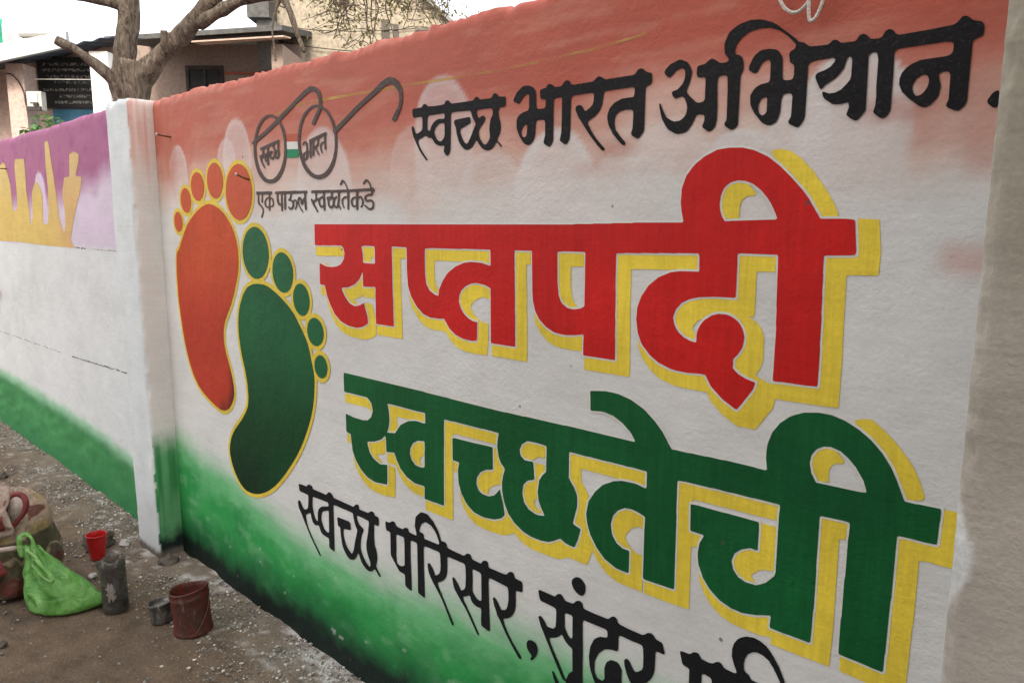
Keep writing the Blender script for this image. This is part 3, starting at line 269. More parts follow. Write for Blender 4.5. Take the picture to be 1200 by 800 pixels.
'green':['-1803,726 -1832,730.5 -1839,732.5 -1869,748 -1890.5,767 -1897,774 -1912,800 -1920,851 -1923,853 -1941,855 -1943,857 -1943.5,861 -1943.5,909 -1942.5,913 -1935,913.5 -1901,909.5 -1854,909.5 -1827,914 -1809,926.5 -1801,943 -1799,950 -1805,969.5 -1808,973 -1822,983 -1831,985.5 -1920,984.5 -1929,983.5 -1947,984 -1948.5,988 -1948.5,1033 -1947,1043 -1945,1045 -1558,1045.5 -1548,1044.5 -1454,1044.5 -1445,1043.5 -1248,1042.5 -1237,1043.5 -1182,1043.5 -1174,1044.5 -1056,1045.5 -1047,1046.5 -862,1046.5 -859,1047.5 -859,1050 -871,1066 -893,1082.5 -917,1093.5 -941,1097.5 -949,1097.5 -974,1094.5 -977,1094.5 -979,1096 -979.5,1125 -980.5,1132 -980,1138 -978,1139 -972,1140 -938,1144.5 -918,1144.5 -904,1143.5 -879,1138 -870,1135.5 -839,1121.5 -812,1101 -792.5,1082 -771.5,1052 -768,1049.5 -760,1050.5 -731,1050.5 -724,1051.5 -695,1051.5 -688,1052.5 -659,1052.5 -651,1053.5 -593,1053.5 -585,1052.5 -570,1052.5 -567,1054 -566.5,1056 -569.5,1075 -569.5,1090 -568,1104 -560.5,1127 -547,1147 -531,1161 -523,1166 -505,1174 -478,1178.5 -457,1178 -434,1172.5 -410,1161 -389,1146 -370.5,1128 -355.5,1107 -344.5,1086 -333,1059 -331,1056 -328,1055.5 -316,1055.5 -308,1056.5 -280,1057 -277.5,1055 -277.5,1039 -278.5,1032 -279,998 -282,996.5 -296,995.5 -323,995.5 -335,994.5 -337,993.5 -338,992 -338.5,883 -339.5,874 -340.5,784 -341.5,777 -341.5,750 -342,748 -344,746.5 -362,746.5 -369,747.5 -413,748.5 -415,749 -416,751 -416.5,813 -415.5,822 -415.5,888 -414.5,896 -414.5,963 -413.5,974 -413.5,992 -414,994 -416,995 -426,995.5 -462,993.5 -465,991.5 -465.5,898 -464.5,888 -464.5,818 -465.5,810 -465.5,773 -466.5,751 -468,749 -470,748.5 -507,748.5 -515,747.5 -542,748 -543.5,752 -542.5,770 -543.5,772 -545,772.5 -572,763 -600,756.5 -623,757.5 -645,764 -649.5,766 -666,777 -671,781 -687,800 -698,825 -700.5,843 -700,853 -697,871 -689.5,885 -689,888 -692,889.5 -717,889.5 -719,891 -719.5,893 -721,943 -719.5,946 -704,947.5 -651,947.5 -642,948.5 -578.5,949 -576.5,947 -575.5,933 -576,894 -578,892.5 -591,893 -608,885 -622,872 -626.5,858 -627,854 -623,839 -617,831.5 -611,826.5 -599,822 -594,821.5 -576,822.5 -569,826 -555.5,835 -540.5,853 -538.5,861 -538.5,977 -537.5,989 -538,992.5 -540,994 -586,993.5 -594,992.5 -632,992.5 -640,991.5 -673,991.5 -680,990.5 -735,989.5 -752,987.5 -753.5,984 -753.5,922 -752.5,911 -751.5,753 -753,751 -755,750.5 -821,747.5 -826.5,748 -828.5,751 -828.5,863 -827.5,884 -828,887 -829.5,889 -843,893 -858,895.5 -868,895.5 -880,894 -898,883.5 -909.5,870 -912,865 -916.5,845 -914,830 -912,823 -902.5,810 -899,807 -884,800 -869,799.5 -867,798.5 -865.5,797 -865.5,752 -866,749 -868,747.5 -883,747.5 -900,748.5 -917,754.5 -930,759.5 -953,778.5 -972.5,805 -982,830 -985.5,851 -979.5,882 -961.5,910 -940.5,931 -912,946.5 -889,953 -857,955.5 -832,951.5 -828,952 -826.5,955 -826.5,984 -826.5,987 -828.5,989 -866,989.5 -875,988.5 -923,988.5 -931,987.5 -980,987.5 -988,986.5 -1033,986.5 -1037,985.5 -1038.5,982 -1038,924 -1033.5,917 -1022.5,905 -1014.5,891 -1012.5,884 -1012,862 -1024,818 -1022,815.5 -1003,810 -1001,808 -1008.5,781 -1016.5,763 -1019,760 -1024,759.5 -1040,761 -1046,762 -1058,767.5 -1062,768 -1078,758 -1096,749 -1122,744.5 -1153,744.5 -1181,750 -1210,764 -1232.5,783 -1247,810 -1254,837 -1254,859 -1251,876 -1244.5,895 -1245.5,898 -1258,909 -1265.5,922 -1267,927 -1271.5,949 -1270,965 -1266.5,981 -1267,985 -1269,985.5 -1321,985.5 -1330,984.5 -1437,983.5 -1444,982.5 -1471,982.5 -1474,981 -1475.5,959 -1475.5,910 -1476.5,901 -1478.5,740 -1480,736 -1514,735.5 -1522,734.5 -1559,734.5 -1561,736 -1561.5,738 -1560.5,767 -1562,770.5 -1570,771.5 -1578,770.5 -1606,770 -1641,779.5 -1670,798.5 -1688,822 -1695.5,837 -1698,839.5 -1701,840 -1732,834.5 -1735.5,835 -1736.5,838 -1736.5,871 -1739,880 -1741,882 -1743,881 -1759,868 -1776,861 -1794,854 -1827,847 -1831,845 -1830,835 -1821,814 -1818,811 -1800,798 -1768,788.5 -1737,794 -1735,794 -1733.5,792 -1735.5,741 -1737,734 -1738,732.5 -1792,725.5','-1331,748 -1358,751 -1381,763 -1389.5,770 -1407,791 -1416.5,815 -1418.5,826 -1419.5,854 -1415,871 -1415,874 -1418,875.5 -1437,875.5 -1439,876.5 -1440.5,879 -1440.5,933 -1440,935.5 -1438.5,937 -1432,938.5 -1361,940.5 -1303,943.5 -1291,943.5 -1288,942 -1287.5,898 -1286.5,891 -1287,886 -1290,884 -1313,878.5 -1333,867 -1346,850 -1348,836 -1348,831 -1341,818 -1336,814 -1325,809.5 -1302,809.5 -1282,817.5 -1272,827.5 -1265,836.5 -1263,837.5 -1262,837.5 -1251,805 -1245.5,779 -1245.5,775 -1247.5,772 -1257,763 -1281,753 -1317,747.5','-1142,807 -1135,806.5 -1126,807.5 -1113,810 -1111.5,812 -1122,828 -1129.5,842 -1131,848 -1133.5,866 -1129,895 -1120,909 -1109.5,919 -1107.5,923 -1106.5,982 -1108,985 -1115,986 -1143,986.5 -1168,985 -1185.5,974 -1194,958 -1192,948 -1190,943 -1178,935.5 -1175,935 -1152,936.5 -1150,935.5 -1148.5,934 -1145,895 -1148,892 -1166,886 -1179.5,873 -1182,867 -1184.5,849 -1179,829 -1177,825.5 -1163,813','-1591.5,824 -1576,823.5 -1563,826 -1560,828 -1558.5,836 -1558.5,870 -1557.5,878 -1557.5,900 -1559,903 -1563,903 -1588,899 -1607,889 -1610.5,886 -1622.5,869 -1624.5,853 -1617.5,837 -1601,825.5','-1729.5,896 -1728,895 -1722,895.5 -1692,900.5 -1665,930 -1629,948.5 -1596,955.5 -1576,955.5 -1568,954.5 -1555.5,955 -1553.5,958 -1553,983.5 -1556,985.5 -1578,985.5 -1588,984.5 -1706,984.5 -1724,983 -1725.5,980 -1720,964 -1718.5,956 -1717.5,933 -1722,911 -1729,898','-475,1052 -404,1053.5 -392,1055 -390.5,1057 -397,1075 -411.5,1096 -424,1108 -437,1117.5 -455,1122 -467,1120 -477,1114 -480,1111 -487,1100 -489.5,1085 -488,1079 -485,1067 -477,1054'],
'green_shadow':['-1800,693.5 -1834,699.5 -1867,716.5 -1894,742 -1909,768 -1911.5,782 -1911,787 -1900.5,771 -1871,743.5 -1839,727.5 -1804,721.5 -1790,721.5 -1735,728.5 -1733,731 -1731.5,738 -1729.5,788 -1728,793.5 -1725,794.5 -1697.5,794 -1696.5,763 -1699.5,708 -1702,700 -1756,693.5','-1557,702.5 -1558.5,704 -1558.5,707 -1558.5,728 -1557,730 -1479,731.5 -1475,734 -1471.5,959 -1469.5,978 -1436,979.5 -1384,979.5 -1379,980.5 -1326,980.5 -1321,981.5 -1272.5,981 -1271.5,979 -1274.5,967 -1274.5,957 -1277,953.5 -1437.5,950 -1439,942.5 -1443,940.5 -1444.5,937 -1444.5,877 -1441,871 -1440.5,868 -1442.5,705 -1445,703.5 -1479,703.5 -1484,702.5','-1152,712.5 -1178,717.5 -1205,730.5 -1214,736.5 -1221,731 -1245,720.5 -1272,716.5 -1281,715.5 -1326,715.5 -1355,718.5 -1383,734.5 -1403.5,758 -1414,785 -1415,795.5 -1410.5,788 -1388,762.5 -1362,747.5 -1354,745.5 -1331,743.5 -1315,743.5 -1284,747.5 -1274,750.5 -1254.5,759 -1241.5,772 -1240.5,776 -1243,789 -1242,790 -1235.5,780 -1212,759.5 -1183,745.5 -1156,740.5 -1118,740.5 -1095,744.5 -1061,763.5 -1041,756.5 -1016,756 -1012.5,760 -1005,778 -996.5,809 -997,811 -1000,814 -1018.5,820 -1007.5,861 -1008.5,887 -1017.5,906 -1034.5,926 -1034,981.5 -1031,982.5 -985,982.5 -980,983.5 -871,984.5 -866,985.5 -831,984.5 -830.5,959 -836,956.5 -860,959.5 -883,958.5 -899,955.5 -1001,954 -1002.5,952 -1002.5,926 -1001.5,922 -987.5,907 -979.5,892 -984.5,882 -989.5,855 -989.5,848 -986,828 -976,802 -957,776.5 -932,755.5 -903,744.5 -867,743.5 -862.5,745 -861.5,748 -861.5,799 -864,803 -882,803.5 -898,811.5 -908,825 -912.5,845 -907,865 -895,880.5 -878,890 -859,891.5 -841,888 -832,884.5 -831.5,872 -833,860.5 -846,861 -862,852 -874,837 -877.5,826 -876,822.5 -864,807.5 -848,799.5 -835,799.5 -832.5,798 -832.5,748 -829.5,741 -830.5,716 -880,715.5 -897,716.5 -926,727 -950,746.5 -966,767 -968,764 -973,748 -980.5,730 -983,727.5 -1038,728.5 -1060,716.5 -1083,712.5','-362,714.5 -412.5,717 -413.5,742 -412.5,744 -411,744.5 -343,742.5 -340,743 -338,745 -336.5,822 -335.5,827 -335.5,874 -334.5,879 -334.5,989 -333,990 -323,991.5 -294,991.5 -276,993.5 -274.5,997 -273.5,1056 -271,1057.5 -243,1057 -241.5,1056 -241.5,1053 -243,965.5 -260,963.5 -289,963.5 -301,962 -302.5,961 -302.5,849 -303.5,844 -305.5,716 -309,714.5','-824,715.5 -825.5,717 -825.5,720 -825.5,741 -824,743 -751,746.5 -747.5,750 -748.5,914 -749.5,921 -749.5,981 -748.5,984 -734,985.5 -636,987.5 -631,988.5 -590,988.5 -584,989.5 -542,988.5 -542.5,964 -544,961.5 -715,956.5 -717,955.5 -718.5,951 -724,949.5 -725.5,947 -725.5,942 -723,888 -720,885.5 -698,885.5 -696,884 -701,873 -704,858.5 -715,857 -716.5,855 -715.5,720 -718,718.5 -783,715.5','-539,715.5 -540.5,718 -540.5,728 -542,729 -561,724.5 -598,724.5 -620,725.5 -645,733 -668,748.5 -683,767 -695,792 -696.5,800 -696,805.5 -689.5,796 -672,776 -650,761 -630,754.5 -624,753.5 -595,752.5 -570,758.5 -548,767 -546.5,764 -547.5,747 -544,743.5 -465,745 -462.5,749 -461.5,809 -460.5,814 -461.5,988 -459,989.5 -419,991 -417.5,988 -418.5,963 -420,961.5 -428,961 -429.5,959 -428.5,785 -430.5,718 -433,716.5 -472,716.5 -477,715.5','-1603,737.5 -1637,747 -1665,765 -1685,789.5 -1692,802.5 -1701,801.5 -1732.5,802 -1733.5,805 -1733,829 -1731,830.5 -1704,835.5 -1700,835 -1692,820 -1674,796.5 -1670,792.5 -1642,775 -1607,765.5 -1565.5,767 -1564.5,751 -1565.5,740 -1567,738','-1768,792.5 -1798,802 -1816,815 -1826,837 -1826.5,841 -1824,843.5 -1792,849.5 -1774,856.5 -1756,864.5 -1743,875 -1741.5,874 -1740.5,869 -1740,829 -1758,821.5 -1782,817 -1785.5,815 -1783,811.5 -1767,800 -1759,796 -1759,795 -1761,793.5','-1140,810.5 -1161,817 -1174.5,829 -1180.5,849 -1178.5,864 -1176.5,870 -1165,881.5 -1144,889 -1141,892 -1140.5,899 -1144.5,931 -1144,935.5 -1114,936 -1112.5,935 -1112,923 -1123.5,912 -1133,897 -1137.5,871 -1135.5,850 -1144.5,840 -1145.5,837 -1142.5,827 -1131,816.5 -1129,816 -1128.5,817 -1129,830.5 -1119.5,817 -1119,814 -1135,810.5','-1324,813.5 -1336,819 -1340.5,826 -1344.5,834 -1342,848 -1330,864 -1325,867 -1310,875 -1288,879.5 -1283,882.5 -1283.5,941 -1282,943 -1276,943 -1269,919 -1261.5,906 -1249.5,895 -1255.5,877 -1258.5,861 -1258.5,852 -1260,850.5 -1276,847 -1297,835.5 -1306.5,822 -1302.5,815 -1303,813.5','-1928,821.5 -1938,822.5 -1940.5,825 -1940.5,848 -1939,850 -1925,849 -1923.5,848 -1919.5,823 -1921,821.5','-596,825.5 -610,831 -619,841 -623,855 -618,870 -603,883 -589,889 -575,888.5 -572,891 -572,948.5 -544,949 -542.5,946 -543,862 -545,860.5 -557,860 -571,854 -586,840 -586,837.5 -578.5,829 -578,827','-1589,827.5 -1598,829 -1614,839.5 -1620.5,854 -1618,868 -1605,885 -1586,895 -1563,898.5 -1561.5,895 -1563,862 -1574,855 -1583,841 -1581,836 -1573.5,831 -1573,829 -1578,827.5','-1436,844 -1437.5,847 -1437,870.5 -1420.5,871 -1420,869 -1423.5,857 -1424,844.5','-1721,900.5 -1721,903 -1718,910 -1713.5,931 -1714.5,958 -1716,966 -1719.5,977 -1719,979 -1706,980.5 -1585,980.5 -1578,981.5 -1559,981.5 -1557,980 -1557.5,961 -1559,958.5 -1598,959.5 -1631,952.5 -1672,952.5 -1681,951 -1682.5,949 -1681.5,921 -1682.5,917 -1692,906.5 -1696,903.5','-1176,939.5 -1186.5,946 -1189.5,957 -1183,970 -1178,974 -1165,981.5 -1118,982.5 -1111,980.5 -1110.5,967 -1112.5,954 -1132,953 -1152,940.5 -1160,939.5','-1808,943.5 -1820,951.5 -1828,953.5 -1886,952.5 -1891,951.5 -1944,951.5 -1945.5,954 -1945.5,978 -1943,979.5 -1873,980.5 -1868,981.5 -1833,981.5 -1826,980 -1809,968 -1803.5,949 -1805.5,944','-472,1055.5 -481,1069 -484,1081 -484.5,1092 -482.5,1099 -475,1110 -465,1116 -453,1117.5 -444,1115 -431.5,1103 -430.5,1100 -434,1096 -446,1093 -453,1086 -455.5,1075 -454,1057.5','-328,1060 -350.5,1108 -366.5,1130 -387,1150.5 -416,1169.5 -418.5,1174 -418.5,1176 -402,1181.5 -392,1181.5 -387,1179 -370,1166.5 -351.5,1150 -331.5,1127 -323.5,1116 -311,1093 -303,1070 -304,1066 -307,1063.5 -321,1059.5'],
'green_edge':['-1805,721.5 -1839,727.5 -1871,743.5 -1891,761.5 -1901,772 -1916,798 -1924,849 -1943,850.5 -1946.5,853 -1947.5,856 -1947.5,914 -1946,917.5 -1941,918.5 -1900,913.5 -1855,913.5 -1829,917.5 -1812,929.5 -1804.5,945 -1803.5,949 -1808.5,968 -1824,979 -1832,981.5 -1950,979.5 -1952.5,984 -1952.5,1036 -1951,1047 -1948,1049.5 -1553,1049.5 -1548,1048.5 -1247,1046.5 -1241,1047.5 -1183,1047.5 -1178,1048.5 -1056,1049.5 -1051,1050.5 -867,1050.5 -866,1052 -873,1062 -893.5,1078 -920,1090 -942,1093.5 -971,1090.5 -980,1090.5 -982.5,1092 -983.5,1095 -984,1141 -981,1143.5 -943,1148.5 -914,1148.5 -901,1147.5 -887,1144.5 -869,1140 -836,1125 -810,1105.5 -787,1082.5 -767,1054 -660,1056.5 -655,1057.5 -573,1056.5 -571.5,1059 -573.5,1072 -572,1106 -565,1128 -551,1149 -533,1165.5 -525,1170 -507,1178 -483,1182.5 -455,1182.5 -434,1177 -408,1165 -387.5,1151 -366.5,1130 -350.5,1108 -328,1059.5 -278,1061.5 -275,1060.5 -273.5,1058 -274.5,997 -275.5,994 -278,992.5 -293,991.5 -323,991.5 -333,990.5 -334.5,989 -334.5,879 -335.5,874 -336.5,781 -337.5,776 -337.5,746 -341,742.5 -417,744.5 -420,747 -420.5,817 -419.5,822 -419.5,892 -418.5,897 -417.5,988 -418,991 -421,991.5 -460,989.5 -461.5,988 -460.5,814 -461.5,809 -462.5,748 -465,744.5 -545,743.5 -547.5,747 -546.5,765 -548,767 -570,758.5 -595,752.5 -625,753.5 -647,759.5 -668,772.5 -675.5,779 -692,800 -702,822 -704.5,840 -704.5,855 -701,873 -695.5,885 -720,885.5 -723,888 -725.5,942 -724.5,949 -722,950.5 -708,951.5 -588,952.5 -583,953.5 -574,952.5 -572.5,950 -571.5,936 -571.5,891 -575,888.5 -589,889 -605,882 -618,870 -623,855 -619,841 -610,830.5 -595,825.5 -578,826.5 -559.5,837 -543.5,857 -542.5,864 -542.5,981 -541.5,987 -542,989 -545,989.5 -672,987.5 -677,986.5 -735,985.5 -749,984 -749.5,920 -748.5,915 -747.5,751 -750,746.5 -817,743.5 -829,743.5 -832,745.5 -832.5,866 -831.5,884 -833,885.5 -845,889 -860,891.5 -877,890.5 -891,883 -897.5,878 -906,867 -908,863 -912.5,845 -909,827 -898.5,812 -882,803.5 -865,803.5 -861.5,801 -861.5,748 -863.5,744 -886,743.5 -902,744.5 -931,754.5 -957,776.5 -976,802 -986,828 -989.5,847 -989.5,855 -984,883 -965.5,912 -942.5,935 -915,950 -896,956 -883,958.5 -854,959.5 -837,956.5 -831,956.5 -831,985 -864,985.5 -871,984.5 -923,984.5 -928,983.5 -1034,982 -1034,925 -1019.5,909 -1008.5,887 -1007.5,861 -1018.5,820 -1000,814 -996.5,810 -996.5,805 -1004.5,778 -1012.5,760 -1016,755.5 -1041,756.5 -1061,763.5 -1094,744.5 -1117,740.5 -1156,740.5 -1183,745.5 -1212,759.5 -1232,776.5 -1243,790.5 -1240.5,776 -1241.5,772 -1255,758.5 -1279,748.5 -1315,743.5 -1332,743.5 -1360,746.5 -1388,762.5 -1411,789 -1421,815 -1422.5,823 -1423.5,857 -1419.5,870 -1421,871.5 -1440,871.5 -1444.5,876 -1444.5,938 -1442,941 -1436,942.5 -1362,944.5 -1306,947.5 -1287,947.5 -1285,946.5 -1283.5,943 -1282.5,883 -1288,879.5 -1310,875 -1330,864 -1342,848 -1344.5,834 -1337,820 -1333,817.5 -1323,813.5 -1302,813.5 -1284.5,821 -1275.5,830 -1266,842.5 -1258.5,844 -1258.5,861 -1256.5,872 -1249.5,895 -1261.5,906 -1270,921 -1275.5,945 -1274.5,967 -1272,981 -1321,981.5 -1326,980.5 -1436,979.5 -1470,978 -1471.5,959 -1474.5,736 -1477,731.5 -1513,731.5 -1518,730.5 -1563,730.5 -1565.5,734 -1565,767 -1607,765.5 -1642,774.5 -1670,792.5 -1674,796.5 -1692,820 -1700,835 -1704,835.5 -1734,829.5 -1739,830.5 -1740.5,834 -1740.5,870 -1743,875 -1756,864.5 -1789,850.5 -1824,843.5 -1826,842 -1826,837 -1817,816 -1798,801.5 -1767,792.5 -1738,798.5 -1731,798 -1728.5,795 -1731.5,738 -1732.5,731 -1734.5,729 -1737,727.5 -1789,721.5','-1803.5,726 -1791,725.5 -1737.5,732 -1735.5,740 -1733,793.5 -1736,794.5 -1769,788.5 -1800,797.5 -1821,814 -1830,835 -1831.5,845 -1827,847 -1794,853.5 -1764,865.5 -1757.5,869 -1741,883 -1739.5,882 -1736.5,872 -1736,834 -1698,840 -1688,822 -1670.5,799 -1640,778.5 -1605,769.5 -1572,771.5 -1561,771 -1560.5,749 -1561.5,737 -1560,734.5 -1479,736 -1476.5,903 -1475.5,908 -1475.5,961 -1474,982 -1267,986 -1266,985 -1270.5,965 -1271.5,947 -1266,923 -1257.5,908 -1244,896 -1251,876 -1254.5,859 -1254.5,837 -1247,810 -1233,784 -1210,763.5 -1181,749.5 -1154,744.5 -1120,744.5 -1096,748.5 -1077,758.5 -1062,768.5 -1044,761.5 -1019,759.5 -1016.5,762 -1008.5,780 -1000.5,808 -1002,810 -1023,815.5 -1024.5,818 -1011.5,863 -1012.5,885 -1021.5,904 -1038.5,924 -1038,986 -873,988.5 -868,989.5 -827,989 -827,951.5 -856,955.5 -889,953.5 -911,947 -940,931.5 -962,909 -980,881 -985.5,850 -982,830 -972,804 -953,778.5 -929,759 -918,754.5 -900,748.5 -867,747.5 -865.5,750 -865.5,798 -867,799.5 -884,799.5 -900,807.5 -912,823 -916.5,845 -912,865 -910,869 -898,884 -880,894 -857,895.5 -844,893.5 -829,889 -827.5,886 -828.5,865 -828.5,750 -827,747.5 -819,747.5 -754,750.5 -751.5,752 -752.5,913 -753.5,918 -753,988 -674,991.5 -539,994.5 -537.5,993 -537.5,984 -538.5,979 -538.5,862 -539.5,855 -556.5,834 -568,826.5 -576,822.5 -595,821.5 -612,826.5 -623,839 -627.5,854 -622,872 -607.5,886 -590,893.5 -576,893 -575.5,934 -576.5,948 -578,949.5 -720,946.5 -721.5,944 -719.5,891 -717,889.5 -688.5,889 -697,871 -700.5,853 -698.5,825 -686,799 -671.5,781 -666,776.5 -645,763.5 -623,757.5 -601,756.5 -597,756.5 -572,762.5 -544,773 -542.5,771 -543,748 -513,747.5 -508,748.5 -469,748.5 -466.5,750 -465.5,811 -464.5,816 -465.5,992 -463,993.5 -415,995.5 -413.5,993 -413.5,970 -414.5,965 -414.5,895 -415.5,890 -415.5,820 -416.5,815 -416.5,750 -414,748.5 -343,746.5 -341.5,749 -339.5,876 -338.5,881 -338.5,993 -337,994.5 -325,995.5 -296,995.5 -279,997 -277.5,1056 -280,1057.5 -314,1055.5 -331,1055.5 -354.5,1106 -370.5,1128 -389,1146.5 -410,1161 -433,1172 -457,1178.5 -481,1178.5 -505,1174 -521,1167 -530.5,1162 -547,1147 -561,1126 -568.5,1103 -569.5,1074 -566.5,1055 -568,1052.5 -653,1053.5 -658,1052.5 -689,1052.5 -694,1051.5 -769,1049.5 -791,1080.5 -812,1101.5 -838,1121 -871,1136 -879,1138 -903,1143.5 -941,1144.5 -980,1139 -979,1095 -972,1094.5 -950,1097.5 -940,1097.5 -918,1094 -892,1082 -871,1066.5 -857.5,1048 -859,1046.5 -1049,1046.5 -1054,1045.5 -1176,1044.5 -1181,1043.5 -1239,1043.5 -1245,1042.5 -1447,1043.5 -1452,1044.5 -1550,1044.5 -1555,1045.5 -1946,1045.5 -1947.5,1044 -1948.5,1034 -1948,984 -1830,985.5 -1822,983 -1808.5,974 -1804.5,970 -1799,949 -1800.5,943 -1808.5,927 -1827,913.5 -1851,909.5 -1900,909.5 -1943,913.5 -1943.5,858 -1943,856 -1941,854.5 -1923,853.5 -1920,852 -1912,800 -1897,774 -1889,765.5 -1869,747.5 -1837,731.5','-1331.5,748 -1316,747.5 -1281,752.5 -1257,762.5 -1245,775 -1250.5,805 -1262,838.5 -1264,838 -1271.5,828 -1282.5,817 -1301,809.5 -1325,809.5 -1335,813.5 -1341,817.5 -1348,831 -1346,850 -1333,867.5 -1312,879 -1287,885 -1288,943 -1304,943.5 -1360,940.5 -1433,938.5 -1440,937 -1440.5,878 -1438,875.5 -1414.5,875 -1419.5,855 -1418.5,825 -1417,817 -1407,791 -1390.5,771 -1382,763.5 -1358,750.5','-1142,806.5 -1163,812.5 -1176,824.5 -1179,828 -1184.5,847 -1182.5,866 -1180.5,872 -1166,886 -1145,894 -1148.5,935 -1150,936.5 -1153,936.5 -1177,934.5 -1190,942.5 -1194.5,958 -1186,974 -1168,985 -1143,986.5 -1116,986.5 -1108,985.5 -1106.5,983 -1107.5,922 -1119.5,910 -1129,895 -1133.5,869 -1130,843 -1122,828 -1111,811 -1113,809.5 -1133,806.5','-1140.5,811 -1135,810.5 -1118.5,814 -1134,841 -1137.5,861 -1137.5,871 -1133,897 -1123.5,912 -1111.5,924 -1110.5,980 -1112,981.5 -1117,982.5 -1166,981 -1182.5,971 -1190,957 -1186.5,946 -1176,939.5 -1148,940.5 -1144.5,938 -1140.5,900 -1140.5,892 -1144,888.5 -1164,882 -1176.5,870 -1180.5,850 -1174,828.5 -1161,816.5','-1591,823.5 -1600,824.5 -1617,836 -1625,853 -1622,870 -1609.5,888 -1594,896 -1587,899.5 -1558,903.5 -1557.5,876 -1559.5,828 -1561,826.5 -1576,823.5','-1589.5,828 -1578,827.5 -1566,829.5 -1563.5,832 -1562.5,836 -1562.5,873 -1561.5,878 -1562,898.5 -1586,895 -1605,885 -1618,868 -1620.5,854 -1614,839.5 -1598,828.5','-1730,894.5 -1730,897 -1721.5,912 -1717.5,932 -1719.5,963 -1725.5,983 -1708,984.5 -1553,985 -1554,955 -1597,955.5 -1630,948 -1664.5,931 -1691,900.5','-1721.5,901 -1718,900.5 -1694,904.5 -1666.5,935 -1632,952 -1599,959.5 -1558,959 -1557,981 -1706,980.5 -1719,979.5 -1720,978 -1715.5,966 -1714.5,958 -1713.5,931 -1717.5,910','-476,1052 -485,1067 -489,1083 -487,1100 -477,1114 -467,1120 -455,1122.5 -438,1118 -424,1108.5 -410,1094.5 -396.5,1075 -390,1056 -391,1054.5 -403,1053.5','-473,1056 -405,1057.5 -397,1058.5 -396.5,1060 -402.5,1076 -413.5,1092 -426,1104.5 -440,1114 -452,1117.5 -459,1117.5 -465,1116 -475.5,1110 -483.5,1097 -485,1085 -482,1073 -481,1069'],
